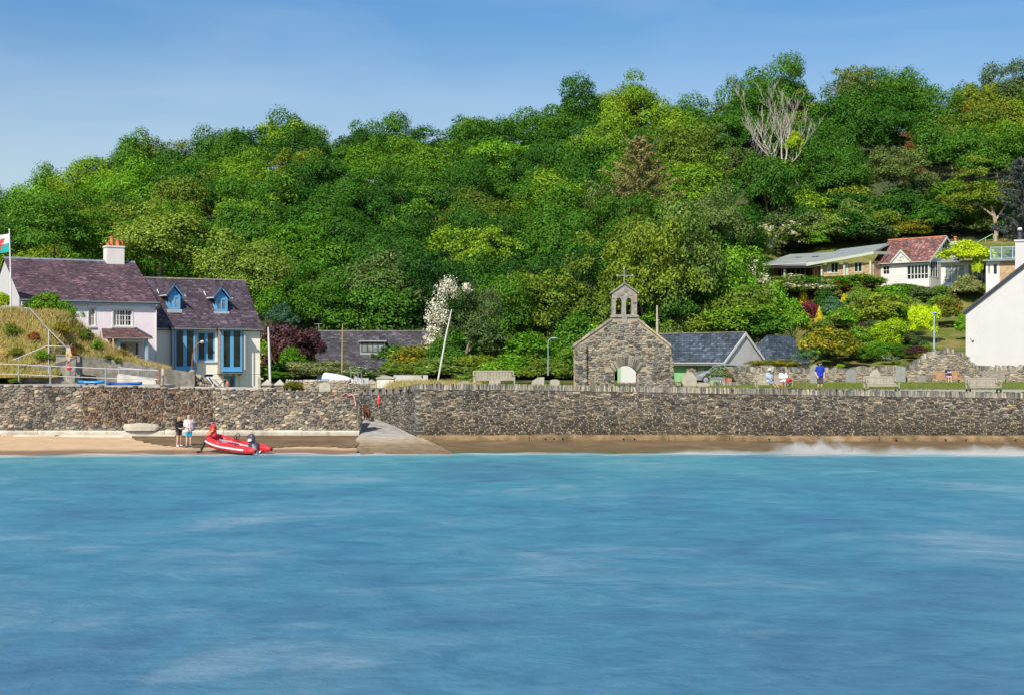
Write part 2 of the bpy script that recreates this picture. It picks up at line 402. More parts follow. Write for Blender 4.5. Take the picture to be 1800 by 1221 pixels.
def inpoly(x, y, poly):
    r = np.zeros(np.shape(x), bool); n = len(poly)
    for i in range(n):
        x1, y1 = poly[i]; x2, y2 = poly[(i + 1) % n]
        c = ((y1 > y) != (y2 > y)) & (x < (x2 - x1) * (y - y1) / ((y2 - y1) or 1e-9) + x1)
        r ^= c
    return r
def wally(x): return np.interp(x, [-60, -9.4, -5.74, 45], [88.0, 88.0, 86.4, 84.4])
def ground(x, y): return float(hillz(np.array([x]), np.array([y]))[0])
def ground_hit(px, py, ymin=100.0):
    ys = np.arange(ymin, 262, .25); xs = (px - 900) / 2500 * ys
    g = hillz(xs, ys); ray = CZ - (py - HY) / 2500 * ys
    k = np.argmax(g >= ray) if (g >= ray).any() else len(ys) - 1
    return float(xs[k]), float(ys[k]), float(g[k])

# ground material: mown and dry grass, with earth under the trees
def ground_mat():
    m, nt, b = newmat('grass_ground')
    v = coords(nt)
    n = noise(nt, v, .35, 6, .65); n2 = noise(nt, v, 6, 5, .7)
    c = ramp(nt, n, [(.3, (.075, .115, .022)), (.5, (.13, .15, .035)), (.66, (.24, .19, .075)), (.8, (.2, .14, .06))])
    c = mix(nt, 1.0, c, ramp(nt, n2, [(.25, grey(.55)), (.75, grey(1.3))]), 'MULTIPLY')
    nt.links.new(c, b.inputs['Base Color']); b.inputs['Roughness'].default_value = .95; b.inputs['Specular IOR Level'].default_value = .1
    bump(nt, b, n2, 1, .06)
    return m
MT['ground'] = ground_mat()
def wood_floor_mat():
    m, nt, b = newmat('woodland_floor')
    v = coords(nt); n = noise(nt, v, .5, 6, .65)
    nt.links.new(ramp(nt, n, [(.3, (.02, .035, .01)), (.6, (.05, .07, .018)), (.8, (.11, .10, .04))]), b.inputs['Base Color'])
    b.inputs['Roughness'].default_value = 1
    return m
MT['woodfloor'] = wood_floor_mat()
def gkeep(x, y): return (y > wally(x) + .25) & ~inpoly(x, y, PASS) & ~((x < -10.5) & (x > -60) & (y < 88.5))
g = struct(grid_mesh('ground', np.arange(-75, 75.1, .6), np.arange(84.4, 132.1, .6), hillz, MT['ground'], gkeep))
xs = np.concatenate([np.arange(-420, -120, 20), np.arange(-120, 140, 2.5), np.arange(140, 421, 20)])
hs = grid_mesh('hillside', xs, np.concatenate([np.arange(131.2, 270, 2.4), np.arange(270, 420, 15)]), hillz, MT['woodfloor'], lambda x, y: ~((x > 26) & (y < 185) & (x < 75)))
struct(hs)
hs2 = struct(grid_mesh('garden_slope', np.arange(24, 78.1, 1.0), np.arange(131.2, 187, 1.0), lambda x, y: hillz(x, y) + .004, MT['ground'], lambda x, y: (x > 25.0) & (x < 77)))

# ---------------------------------------------------------------- beach, slipway, aprons, sea
def sand_mat():
    m, nt, b = newmat('sand')
    tc = nd(nt, 'ShaderNodeTexCoord'); v = tc.outputs['Object']
    n = noise(nt, v, 1.2, 6, .6); n2 = noise(nt, v, 40, 3, .6)
    c = ramp(nt, n, [(.3, (.40, .275, .155)), (.7, (.51, .36, .215))])
    sep = nd(nt, 'ShaderNodeSeparateXYZ', Vector=v)
    wob = math_(nt, 'ADD', sep.outputs[2], math_(nt, 'MULTIPLY', math_(nt, 'SUBTRACT', noise(nt, v, .35, 4), .5), .10))
    wet = ramp(nt, wob, [(.085, grey(1)), (.15, grey(0))])        # wet sand left by the last waves
    c = mix(nt, wet, c, (.21, .125, .062))
    nt.links.new(c, b.inputs['Base Color'])
    nt.links.new(ramp(nt, wet, [(0, grey(.9)), (1, grey(.35))]), b.inputs['Roughness'])
    bump(nt, b, math_(nt, 'ADD', n, math_(nt, 'MULTIPLY', n2, .3)), .5, .04)
    return m
MT['sand'] = sand_mat()
rng = np.random.default_rng(5)
def beachz(x, y):
    edge = np.interp(x, [-45, -30, -20, -12, 0], [74.2, 75.0, 76.2, 76.8, 76.6])
    z = np.interp(y - edge, [-14, 0, 4, 13], [-.7, 0, .17, .46])
    return z + .02 * np.sin(x * .9 + y * .6) * np.sin(y * 1.1 - x * .23)
struct(grid_mesh('beach', np.arange(-62, -8.2, .5), np.arange(60, 88.3, .4), beachz, MT['sand']))

def apron_mat():
    m, nt, b = newmat('weathered_concrete')
    tc = nd(nt, 'ShaderNodeTexCoord'); v = tc.outputs['Object']
    n = noise(nt, v, .5, 7, .65); n2 = noise(nt, v, 18, 4, .7)
    c = ramp(nt, n, [(.25, (.075, .048, .022)), (.5, (.135, .085, .038)), (.75, (.21, .145, .075))])
    sep = nd(nt, 'ShaderNodeSeparateXYZ', Vector=v)
    zz = math_(nt, 'ADD', sep.outputs[2], math_(nt, 'MULTIPLY', math_(nt, 'SUBTRACT', noise(nt, v, .6, 5), .5), .30))
    c = mix(nt, ramp(nt, zz, [(.0, grey(.85)), (.16, grey(0))]), c, (.075, .075, .015))     # weed at the water line
    c = mix(nt, 1.0, c, ramp(nt, n2, [(.3, grey(.75)), (.7, grey(1.2))]), 'MULTIPLY')
    nt.links.new(c, b.inputs['Base Color']); b.inputs['Roughness'].default_value = .75
    bump(nt, b, n2, .7, .03)
    return m
MT['apron'] = apron_mat()
def slip_mat():
    m, nt, b = newmat('slipway_concrete')
    tc = nd(nt, 'ShaderNodeTexCoord'); v = tc.outputs['Object']
    n = noise(nt, v, .8, 7, .65); n2 = noise(nt, v, 20, 4, .7)
    sep = nd(nt, 'ShaderNodeSeparateXYZ', Vector=v)
    zz = math_(nt, 'ADD', sep.outputs[2], math_(nt, 'MULTIPLY', math_(nt, 'SUBTRACT', n, .5), .35))
    c = ramp(nt, zz, [(0, (.15, .10, .05)), (.22, (.25, .18, .10)), (.36, (.36, .29, .19)), (.5, (.36, .34, .30)), (.7, (.30, .29, .275)), (1.2, (.34, .33, .31))])
    c = mix(nt, 1.0, c, ramp(nt, n2, [(.3, grey(.8)), (.7, grey(1.15))]), 'MULTIPLY')
    c = mix(nt, 1.0, c, ramp(nt, noise(nt, v, 1.7, 5), [(.35, grey(.7)), (.6, grey(1.1))]), 'MULTIPLY')
    nt.links.new(c, b.inputs['Base Color']); b.inputs['Roughness'].default_value = .85
    bump(nt, b, n2, .6, .03)
    return m
MT['slip'] = slip_mat()
# slipway: ruled between its two edges
Le = [(-15.5, 100.2, 1.36), (-12.2, 98.2, 1.25), (-10.9, 95.6, 1.06), (-9.75, 91, .80), (-9.35, 88, .56), (-9.3, 85, .42), (-9.0, 81, .22), (-8.2, 77, .02), (-7.6, 72, -.35)]
Re = [(-14.5, 100.9, 1.36), (-10.5, 99.2, 1.25), (-8.8, 96.1, 1.06), (-7.15, 91, .80), (-5.9, 88, .56), (-5.2, 85, .40), (-4.1, 81, .19), (-3.1, 77, -.01), (-2.6, 72, -.4)]
mb = MB(); nseg = 8; rows = []
for a, b_ in zip(Le, Re):
    rows.append([Vector(a).lerp(Vector(b_), k / nseg) + Vector((0, 0, .03 * math.sin(k * 1.7 + a[1]))) for k in range(nseg + 1)])
vv = [p for r in rows for p in r]
mb.add(vv, [(i * (nseg + 1) + k, i * (nseg + 1) + k + 1, (i + 1) * (nseg + 1) + k + 1, (i + 1) * (nseg + 1) + k) for i in range(len(rows) - 1) for k in range(nseg)])
struct(mb.build('slipway', 'slip', smooth=True))
# concrete apron below the churchyard wall
def apron2(x, y):
    yk = wally(x) - .55
    return np.interp(y - yk, [-14, -9.3, 0, 1.2], [-.62, -.05, .26, .30]) + .015 * np.sin(x * 1.3) * np.sin(y)
struct(grid_mesh('apron', np.arange(-5.5, 47, .5), np.arange(70, 86.6, .5), apron2, MT['apron'], lambda x, y: x > -5.5 + (86 - y) * .12))
# concrete apron below the left sea wall, lying over the sand
mb = MB(); rr = random.Random(3); top = []; bot = []; nx = 60
for i in range(nx + 1):
    x = -23.2 + (14.4) * i / nx
    d = 1.0 + 6.0 * min(1, i / 14) + .35 * rr.uniform(-1, 1) + .5 * math.sin(i * .35)
    top.append((x, 87.75, .47)); yb = 87.6 - min(d, 8.4)
    bot.append((x, yb, float(beachz(np.array([x]), np.array([yb]))[0]) + .07))
for i in range(nx):
    a, b_, c, d = bot[i], bot[i + 1], top[i + 1], top[i]
    mb.quad(a, b_, c, d)
    mb.quad((a[0], a[1], a[2] - .3), (b_[0], b_[1], b_[2] - .3), b_, a)
struct(mb.build('pavement', 'apron', smooth=False))

# sea
def sea_mat():
    m, nt, b = newmat('sea_water')
    big = noise(nt, coords(nt, 'Object', (.10, .085, 1)), 1.0, 5, .60, .6)
    med = noise(nt, coords(nt, 'Object', (.60, .72, 1)), 1.0, 6, .62, .5)
    fine = noise(nt, coords(nt, 'Object', (2.6, 3.4, 1)), 1.0, 6, .7, .3)
    sep = nd(nt, 'ShaderNodeSeparateXYZ', Vector=nd(nt, 'ShaderNodeTexCoord').outputs['Object'])
    near = ramp(nt, nd(nt, 'ShaderNodeMapRange', Value=sep.outputs[1], **{'1': 20.0, '2': 76.0}).outputs[0], [(0, (.050, .156, .246)), (.55, (.044, .182, .272)), (1, (.058, .222, .268))])
    c = mix(nt, 1.0, near, ramp(nt, med, [(.25, (.68, .76, .80)), (.5, grey(1)), (.75, (1.40, 1.20, 1.12))]), 'MULTIPLY')
    c = mix(nt, 1.0, c, ramp(nt, big, [(.30, (.92, .72, .86)), (.5, grey(1.0)), (.70, (1.75, 1.14, 1.08))]), 'MULTIPLY')
    c = mix(nt, 1.0, c, ramp(nt, fine, [(.25, grey(.90)), (.75, grey(1.11))]), 'MULTIPLY')
    strk = math_(nt, 'ADD', noise(nt, coords(nt, 'Object', (.16, .22, 1)), 1.0, 8, .66, .9), math_(nt, 'MULTIPLY', math_(nt, 'SUBTRACT', big, .5), .5))
    c = mix(nt, ramp(nt, strk, [(.56, grey(0)), (.86, grey(.42))]), c, (.38, .43, .50))       # thin foam drawn out on the surface
    nt.links.new(c, b.inputs['Base Color'])
    b.inputs['Roughness'].default_value = .5; b.inputs['IOR'].default_value = 1.33
    b.inputs['Specular IOR Level'].default_value = .35
    h = math_(nt, 'ADD', math_(nt, 'MULTIPLY', med, 1.0), math_(nt, 'MULTIPLY', fine, .35))
    bump(nt, b, h, .35, .5)
    return m
MT['sea'] = sea_mat()
mb = MB(); mb.quad((-400, -300, 0), (400, -300, 0), (400, 92, 0), (-400, 92, 0))
struct(mb.build('sea', 'sea', recalc=False))

# foam along the water's edge: a thin wash lying just over the water and wet sand
def foam_mat(name, lo, hi, sc):
    m, nt, b = newmat(name)
    tc = nd(nt, 'ShaderNodeTexCoord')
    mp = nd(nt, 'ShaderNodeMapping', Vector=tc.outputs['UV']); mp.inputs['Scale'].default_value = sc
    n = noise(nt, mp.outputs[0], 1.0, 7, .68, .8)
    sep = nd(nt, 'ShaderNodeSeparateXYZ', Vector=tc.outputs['UV'])
    env = ramp(nt, sep.outputs[1], [(0, grey(0)), (.3, grey(.6)), (.62, grey(1)), (.85, grey(.8)), (1, grey(0))])
    a = math_(nt, 'MULTIPLY', ramp(nt, n, [(lo, grey(0)), (hi, grey(.9))]), env)
    b.inputs['Base Color'].default_value = (.78, .77, .74, 1); b.inputs['Roughness'].default_value = .9
    nt.links.new(a, b.inputs['Alpha'])
    return m
MT['foam'] = foam_mat('foam', .38, .80, (.22, 2.2, 1))
mb = MB(); rr = random.Random(8)
def shore(x):
    if x < -7.5:
        e = float(np.interp(x, [-45, -30, -20, -12, 0], [74.2, 75.0, 76.2, 76.8, 76.6]))
    elif x < -3: e = 77.0
    else: e = float(wally(x)) - .55 - 8.4
    return e
px_ = np.arange(-40, 44, .8)
prev = None
for x in px_:
    e = shore(x); z0 = .012
    row = []
    for k in range(9):
        t = k / 8; y = e - 1.9 + t * (2.7 + .5 * math.sin(x * .8) + .3 * math.sin(x * 2.1))
        gz = float(beachz(np.array([x]), np.array([y]))[0]) if x < -7 else (float(np.interp(y - e, [-2, 0, 3], [-.1, -.03, .05])) if x < -3 else float(apron2(np.array([x]), np.array([y]))[0]))
        row.append((x, y, max(z0, gz + .015)))
    if prev:
        for k in range(8):
            u0 = (x - .8); mb.quad(prev[k], row[k], row[k + 1], prev[k + 1], [(u0, k / 8), (x, k / 8), (x, (k + 1) / 8), (u0, (k + 1) / 8)])
    prev = row
struct(mb.build('shore_foam', 'foam', smooth=True, recalc=False), 'stuff')

# spray thrown up where the waves meet the apron
def spray_mat(name, dens, sx):
    m, nt, b = newmat(name); nt.nodes.remove(b)
    tc = nd(nt, 'ShaderNodeTexCoord')
    mp = nd(nt, 'ShaderNodeMapping', Vector=tc.outputs['Object']); mp.inputs['Scale'].default_value = (sx, 1.0, 1.3)
    n = noise(nt, mp.outputs[0], 1.1, 5, .62, .8)
    g = nd(nt, 'ShaderNodeSeparateXYZ', Vector=tc.outputs['Generated'])
    hx = math_(nt, 'MULTIPLY', math_(nt, 'MULTIPLY', g.outputs[0], math_(nt, 'SUBTRACT', 1.0, g.outputs[0])), 4.0)
    hy = math_(nt, 'MULTIPLY', math_(nt, 'MULTIPLY', g.outputs[1], math_(nt, 'SUBTRACT', 1.0, g.outputs[1])), 4.0)
    hz = math_(nt, 'POWER', math_(nt, 'SUBTRACT', 1.0, g.outputs[2], True), 1.3)
    # columns: the height of the spray follows the noise along x
    d = math_(nt, 'SUBTRACT', math_(nt, 'ADD', n, math_(nt, 'MULTIPLY', math_(nt, 'SUBTRACT', hz, .62), .62)), .44, True)
    d = math_(nt, 'MULTIPLY', math_(nt, 'MULTIPLY', d, hx), math_(nt, 'MULTIPLY', hy, dens))
    pv = nd(nt, 'ShaderNodeVolumePrincipled', Color=(.93, .92, .90), Density=d)
    nt.links.new(pv.outputs[0], nt.nodes['Material Output'].inputs['Volume'])
    return m
for (pa, pb, hgt, dens, sx) in ((1350, 1530, 1.45, 6.5, 1.1), (1500, 1740, .80, 4.0, .8), (1150, 1400, .5, 2.6, .8), (1640, 1920, .95, 4.5, .8)):
    Yc = 77.6; x0, x1 = PX(pa, Yc), PX(pb, Yc)
    mb = MB(); mb.box(0, x1 - x0, -.9, 1.1, 0, hgt)
    o = struct(mb.build('sea_spray', spray_mat('sea_spray', dens, sx)), 'stuff'); o.location = (x0, shore((x0 + x1) / 2) + .1, .02)

# ---------------------------------------------------------------- rubble masonry
def stone_poly(rr, cx, cz, hw, hh, sides=8, jit=.16, sq=.75):
    pts = []
    for k in range(sides):
        q = 2 * PI * (k + .5) / sides
        c, s_ = math.cos(q), math.sin(q)
        ex = sq
        x = math.copysign(abs(c) ** ex, c) * 1.04; z = math.copysign(abs(s_) ** ex, s_) * 1.04
        pts.append((cx + hw * x * (1 + rr.uniform(-jit, jit)), cz + hh * z * (1 + rr.uniform(-jit, jit))))
    return pts
def add_stone(mb, rr, pts, to3, d, bev=.72, mi=0):
    n = len(pts); cx = sum(p[0] for p in pts) / n; cz = sum(p[1] for p in pts) / n
    tilt = rr.uniform(-.25, .25); tl2 = rr.uniform(-.25, .25)
    hw = max(abs(p[0] - cx) for p in pts) or 1; hh = max(abs(p[1] - cz) for p in pts) or 1
    out = [to3(p[0], p[1], -.01) for p in pts]
    inn = []
    for p in pts:
        q = (cx + (p[0] - cx) * bev, cz + (p[1] - cz) * bev)
        inn.append(to3(q[0], q[1], d * (1 + tilt * (q[0] - cx) / hw + tl2 * (q[1] - cz) / hh)))
    mb.add(out + inn, [tuple(range(n, 2 * n))] + [(i, (i + 1) % n, n + (i + 1) % n, n + i) for i in range(n)], mi)
def clip(poly, nx, ny, c):
    """part of a convex polygon with nx*x + ny*y <= c"""
    out = []; n = len(poly)
    for k in range(n):
        p, q = poly[k], poly[(k + 1) % n]; a = nx * p[0] + ny * p[1] - c; b = nx * q[0] + ny * q[1] - c
        if a <= 0: out.append(p)
        if (a < 0 < b) or (b < 0 < a): f = a / (a - b); out.append((p[0] + (q[0] - p[0]) * f, p[1] + (q[1] - p[1]) * f))
    return out
def masonry(mb, rr, L, zb, zt, to3, rowh, wid, gap=.02, depth=(.02, .07), inside=None, style='slate', wav=.05, jit=.14, sides=8):
    """random rubble: the cells between scattered stone centres fill 0..L x zb(u)..zt(u)"""
    h = sum(rowh) / 2; w_ = sum(wid) / 2; zmin = min(zb(L * k / 20) for k in range(21)); zmax = max(zt(L * k / 20) for k in range(21))
    nj = int((zmax - zmin) / h) + 3; ni = int(L / w_) + 3; G = {}; ph = rr.uniform(0, 9)
    a_, b_ = (.46, .30) if style == 'slate' else (.42, .38)
    for j in range(-1, nj):
        for i in range(-1, ni):
            if rr.random() < (.13 if style == 'slate' else .16): continue
            G[i, j] = (i + .5 * (j % 2) + rr.uniform(-a_, a_), j + .5 + rr.uniform(-b_, b_) + wav / h * .8 * math.sin(i * w_ * .9 + ph))
    for (i, j), (x, y) in G.items():
        poly = [(x - 1.7, y - 1.3), (x + 1.7, y - 1.3), (x + 1.7, y + 1.3), (x - 1.7, y + 1.3)]
        for di in (-2, -1, 0, 1, 2):
            for dj in (-2, -1, 0, 1, 2):
                q = G.get((i + di, j + dj))
                if q is None or (di == 0 and dj == 0): continue
                dx, dy = q[0] - x, q[1] - y
                poly = clip(poly, dx, dy, (q[0] ** 2 + q[1] ** 2 - x * x - y * y) / 2)
                if len(poly) < 3: break
            if len(poly) < 3: break
        if len(poly) < 3: continue
        poly = [(a * w_, zmin + b * h) for a, b in poly]; cu = x * w_
        poly = clip(poly, -1, 0, 0); poly = clip(poly, 1, 0, L) if len(poly) > 2 else poly
        if len(poly) > 2: poly = clip(poly, 0, 1, zt(min(max(cu, 0), L)))
        if len(poly) > 2: poly = clip(poly, 0, -1, -zb(min(max(cu, 0), L)))
        if len(poly) < 3: continue
        us = [p[0] for p in poly]; zs_ = [p[1] for p in poly]; hw, hh = (max(us) - min(us)) / 2, (max(zs_) - min(zs_)) / 2; cx, cz = (max(us) + min(us)) / 2, (max(zs_) + min(zs_)) / 2
        if hw < gap * 1.2 or hh < gap * .9: continue
        if inside is not None and not inside(cx, cz, hw, hh): continue
        kx, kz = 1 - gap * .6 / hw, 1 - gap * .6 / hh
        poly = [(cx + (a - cx) * kx, cz + (b - cz) * kz) for a, b in poly]
        c = .30 if style == 'round' else .20; n = len(poly); ch = []
        for k in range(n):
            p, q = poly[k], poly[(k + 1) % n]; ch += [(p[0] + (q[0] - p[0]) * c, p[1] + (q[1] - p[1]) * c), (p[0] + (q[0] - p[0]) * (1 - c), p[1] + (q[1] - p[1]) * (1 - c))]
        add_stone(mb, rr, ch, to3, rr.uniform(*depth), .78 if style != 'round' else .66)
def seg_to3(a, b, out=None):
    a = Vector((*a[:2], 0)); b = Vector((*b[:2], 0)); t = (b - a); L = t.length; t = t / L
    n = Vector((t.y, -t.x, 0))            # to the right of a->b, towards the viewer for left-to-right
    return (lambda u, z, d: (a.x + t.x * u + n.x * d, a.y + t.y * u + n.y * d, z)), L, t, n
def wall_core(mb, a, b, zb, zt, th, n=12, mi=0):
    to3, L, t, nn = seg_to3(a, b)
    for i in range(n):
        u0, u1 = L * i / n, L * (i + 1) / n
        q = [to3(u0, zb(u0), 0), to3(u1, zb(u1), 0), to3(u1, zt(u1), 0), to3(u0, zt(u0), 0)]
        k = [to3(u0, zb(u0), -th), to3(u1, zb(u1), -th), to3(u1, zt(u1), -th), to3(u0, zt(u0), -th)]
        mb.quad(*q, mi=mi); mb.quad(k[1], k[0], k[3], k[2], mi=mi); mb.quad(q[3], q[2], k[2], k[3], mi=mi)
        if i == 0: mb.quad(k[0], q[0], q[3], k[3], mi=mi)
        if i == n - 1: mb.quad(q[1], k[1], k[2], q[2], mi=mi)
def coping(mb, rr, a, b, zt, th, w=(.05, .13), h=(.30, .42), over=.05, lean=.12, n_skip=0):
    to3, L, t, nn = seg_to3(a, b); u = 0
    while u < L:
        w_ = rr.uniform(*w); hh = rr.uniform(*h) * (1.18 if rr.random() < .06 else 1); z = zt(u) - .015
        d0 = over + rr.uniform(-.02, .03); d1 = -th - over + rr.uniform(-.03, .02); ln = rr.uniform(-lean, lean) * .5
        g = .006; j = rr.uniform(-.03, .03)
        pts = [to3(u + g, z, d0), to3(u + w_ - g, z, d0), to3(u + w_ - g + ln, z + hh + j, d0 - rr.uniform(0, .05)), to3(u + g + ln, z + hh, d0 - rr.uniform(0, .05))]
        pb = [to3(u + g, z, d1), to3(u + w_ - g, z, d1), to3(u + w_ - g + ln, z + hh + j, d1), to3(u + g + ln, z + hh, d1)]
        mb.add(pts + pb, [(0, 1, 2, 3), (5, 4, 7, 6), (3, 2, 6, 7), (1, 5, 6, 2), (4, 0, 3, 7), (0, 4, 5, 1)])
        u += w_
def lin(*pts):
    xs_ = [p[0] for p in pts]; ys_ = [p[1] for p in pts]
    return lambda u: float(np.interp(u, xs_, ys_))

# left sea wall ------------------------------------------------------
rr = random.Random(11)
t = thing('sea_wall', 'rough rubble sea wall of grey and brown stones above the sand and red boat', 'wall', (-28, 88, 0))
def build_at(mb, name, mat, root, **k):
    o = mb.build(name, mat, root, **k)
    if root is not None: o.matrix_parent_inverse = Matrix.Translation(-Vector(root.location)) if root.rotation_euler.z == 0 else root.matrix_basis.inverted()
    return o
A, B = (-50, 88.0), (-9.4, 88.0); L = 40.6
ztl = lin((0, 3.55), (14, 3.50), (26, 3.36), (34, 3.18), (40.6, 3.06))
mb = MB(); wall_core(mb, A, B, lambda u: .3, lambda u: ztl(u) - .06, .75, 20); build_at(mb, 'core', 'mortar', t)
mb = MB(); to3, _, _, _ = seg_to3(A, B)
masonry(mb, rr, 23.5, lambda u: .74, ztl, to3, (.12, .18), (.20, .38), .016, (.03, .12), None, 'mixed', .07, .17)
mb2 = MB(); to3b = lambda u, z, d: to3(u + 23.5, z, d); to3c = lambda u, z, d: to3(u + 31.5, z, d)
masonry(mb2, rr, 8, lambda u: .98, lambda u: ztl(u + 23.5), to3b, (.12, .18), (.17, .32), .026, (.03, .11), None, 'mixed', .06, .16)
masonry(mb, rr, 8, lambda u: .74, lambda u: 1.02, to3b, (.14, .2), (.25, .5), .02, (.03, .10), None, 'mixed', .0, .16)
masonry(mb, rr, 9.1, lambda u: .74, lambda u: ztl(u + 31.5), to3c, (.12, .18), (.20, .36), .028, (.03, .11), None, 'mixed', .05, .16)
build_at(mb2, 'stonework', 'brown_stone', t, recalc=False)
to3e, Le_, _, _ = seg_to3(B, (-9.4, 88.75))
masonry(mb, rr, .75, lambda u: .74, lambda u: 3.0, to3e, (.15, .25), (.2, .35), .03, (.02, .07), None, 'round', .0, .1)
u = 0
while u < L:                                    # ragged stones laid along the top
    w_ = rr.uniform(.2, .5); c = to3(u + w_ / 2, ztl(u) - .03, -.36)
    mb.lathe([(.02, -.1), (.8, -.05), (1, .12), (.75, .2 + rr.uniform(0, .1)), (.02, .25)], c, 7, 0, 'z', (w_ * .52, .34 + rr.uniform(-.1, .05), rr.uniform(.35, .7)))
    u += w_
build_at(mb, 'stonework', 'rubble_stone', t, recalc=False)
mb = MB(); rr2 = random.Random(4); u = 0
while u < L:                                    # concrete kerb at the foot, in lengths
    w_ = min(rr2.uniform(3.2, 5.2), L - u); x0 = A[0] + u; d = rr2.uniform(-.02, .02)
    mb.extr([(x0 + .01, 88.05, -.1), (x0 + .01, 87.62 + d, -.1), (x0 + .01, 87.58 + d, .66), (x0 + .01, 87.68 + d, .76 + d), (x0 + .01, 88.05, .77 + d)], (w_ - .02, 0, 0))
    u += w_
build_at(mb, 'kerb', 'concrete_pale', t)
mb = MB(); rrx = random.Random(2)
for (x0, x1, y0) in ((-40, -31.5, 87.2), (-30.5, -28, 86.9), (-27.6, -20.6, 86.75)):
    mb.extr([(x0, 87.7, .38), (x0, y0, .34), (x0, y0 + .1, .52), (x0, 87.7, .56)], (x1 - x0, .12, -.03))
build_at(mb, 'ledge', 'concrete_pale', t)
mb = MB(); mb.lathe([(.02, 0), (.9, .02), (1, .25), (.93, .42), (.02, .5)], (PX(247, 87.5), 87.55, .74), 14, 0, 'z', (1.1, .22, 1.0))
build_at(mb, 'block', 'concrete_pale', t)

# churchyard sea wall (front) ------------------------------------------
rr = random.Random(21)
t = thing('churchyard_wall', 'long dark slate retaining wall with upright slate coping above the water', 'wall', (8, 86, 0))
A, B = (-5.74, 86.4), (46.0, 84.36); to3, L, _, _ = seg_to3(A, B)
ztr = lin((0, 3.34), (1.5, 3.30), (2.9, 3.32), (9, 3.26), (20, 3.06), (38, 2.80), (52, 2.7))
zbr = lambda u: .58
mb = MB(); wall_core(mb, A, B, lambda u: 0.0, ztr, .62, 20); build_at(mb, 'core', 'mortar_dark', t)
mb = MB(); masonry(mb, rr, L, zbr, lambda u: ztr(u) + .02, to3, (.072, .108), (.22, .40), .017, (.02, .08), None, 'slate', .06, .13)
build_at(mb, 'stonework', 'slate_stone', t, recalc=False)
mb = MB(); coping(mb, rr, A, B, ztr, .62, h=(.29, .37)); build_at(mb, 'coping', 'coping_stone', t, recalc=False)
mb = MB(); u = 0; prof = [(.08, -.2), (-.50, -.2), (-.56, .30), (-.53, .46), (-.42, .56), (.08, .60)]
while u < L:
    w_ = rr.choice([3.6, 6.5, 8.5, 11.0]) + rr.uniform(-.5, .5); w_ = min(w_, L - u); dz = rr.uniform(-.035, .02); dn = rr.uniform(0, .05)
    nx = max(2, int(w_ / .5)); rings = []
    for i in range(nx + 1):
        uu = u + .02 + (w_ - .04) * i / nx; k = rr.uniform(-.018, .018)
        rings.append([to3(uu, z + (dz + k if j > 1 else 0), -(y) + (dn if 0 < j < 5 else 0) + k) for j, (y, z) in enumerate(prof)])
    vs = [p for r_ in rings for p in r_]; n = len(prof)
    fs = [(i * n + j, (i + 1) * n + j, (i + 1) * n + j + 1, i * n + j + 1) for i in range(nx) for j in range(n - 1)] + [tuple(range(n)), tuple(range(nx * n, nx * n + n))]
    mb.add(vs, fs); u += w_
build_at(mb, 'kerb', 'concrete_brown', t)
mb = MB()
for px in (959, 974, 989, 1096, 1115, 1232, 1350, 1570, 1655, 1690, 1775):
    x = PX(px, 85.4); y = float(wally(x)) - .565
    mb.lathe([(.06, -.03), (.06, .02)], (x, y, .36), 8, 0, 'y')
build_at(mb, 'drain_hole', 'black', t)

# churchyard wall along the slipway --------------------------------------
t = thing('slipway_wall', 'curving slate wall with stepped upright coping beside the slipway', 'wall', (-8, 92, 0))
zts = [3.32, 2.98, 2.78, 2.72, 2.72]; zbs = [.3, .7, .95, 1.1, 1.2]
mbc, mbs, mbk = MB(), MB(), MB(); rr = random.Random(31)
for i in range(4):
    a, b_ = SIDE[i + 1], SIDE[i]
    to3, L, _, _ = seg_to3(a, b_)
    fz = lin((0, zts[i + 1]), (L, zts[i])); fb = lin((0, zbs[i + 1]), (L, zbs[i]))
    wall_core(mbc, a, b_, lambda u: fb(u) - .3, fz, .6, 4)
    masonry(mbs, rr, L, fb, fz, to3, (.07, .15), (.15, .45), .02, (.02, .08), None, 'slate', .04, .14)
    coping(mbk, rr, a, b_, fz, .55, h=(.3, .38))
z = .35
while z < 3.3:                                  # quoins bonding the two faces of the corner
    hq = rr.uniform(.09, .17); a_ = rr.uniform(.16, .42); b2 = rr.uniform(.16, .42)
    if rr.random() < .5: a_, b2 = a_ * .6, b2 * 1.2
    c = Vector((-5.74, 86.4, z)); u1 = Vector((51.74, -2.04, 0)).normalized() * a_; u2 = Vector((-1.56, 4.6, 0)).normalized() * b2; o_ = Vector((-.045, -.05, 0))
    mbs.extr([c + o_ + Vector((0, 0, .01)), c + u1 + Vector((0, -.05, .02)), c + u1 + u2 * .6, c + u2 + Vector((-.05, -.02, .02))], (rr.uniform(-.02, .02), 0, hq - .02)); z += hq
build_at(mbc, 'core', 'mortar_dark', t); build_at(mbs, 'stonework', MT.setdefault('side_stone', stone_mat('side_slate', [(0, (.05, .05, .052)), (.4, (.14, .135, .125)), (.8, (.24, .225, .19)), (1, (.36, .32, .25))])), t, recalc=False); build_at(mbk, 'coping', 'coping_stone', t, recalc=False)
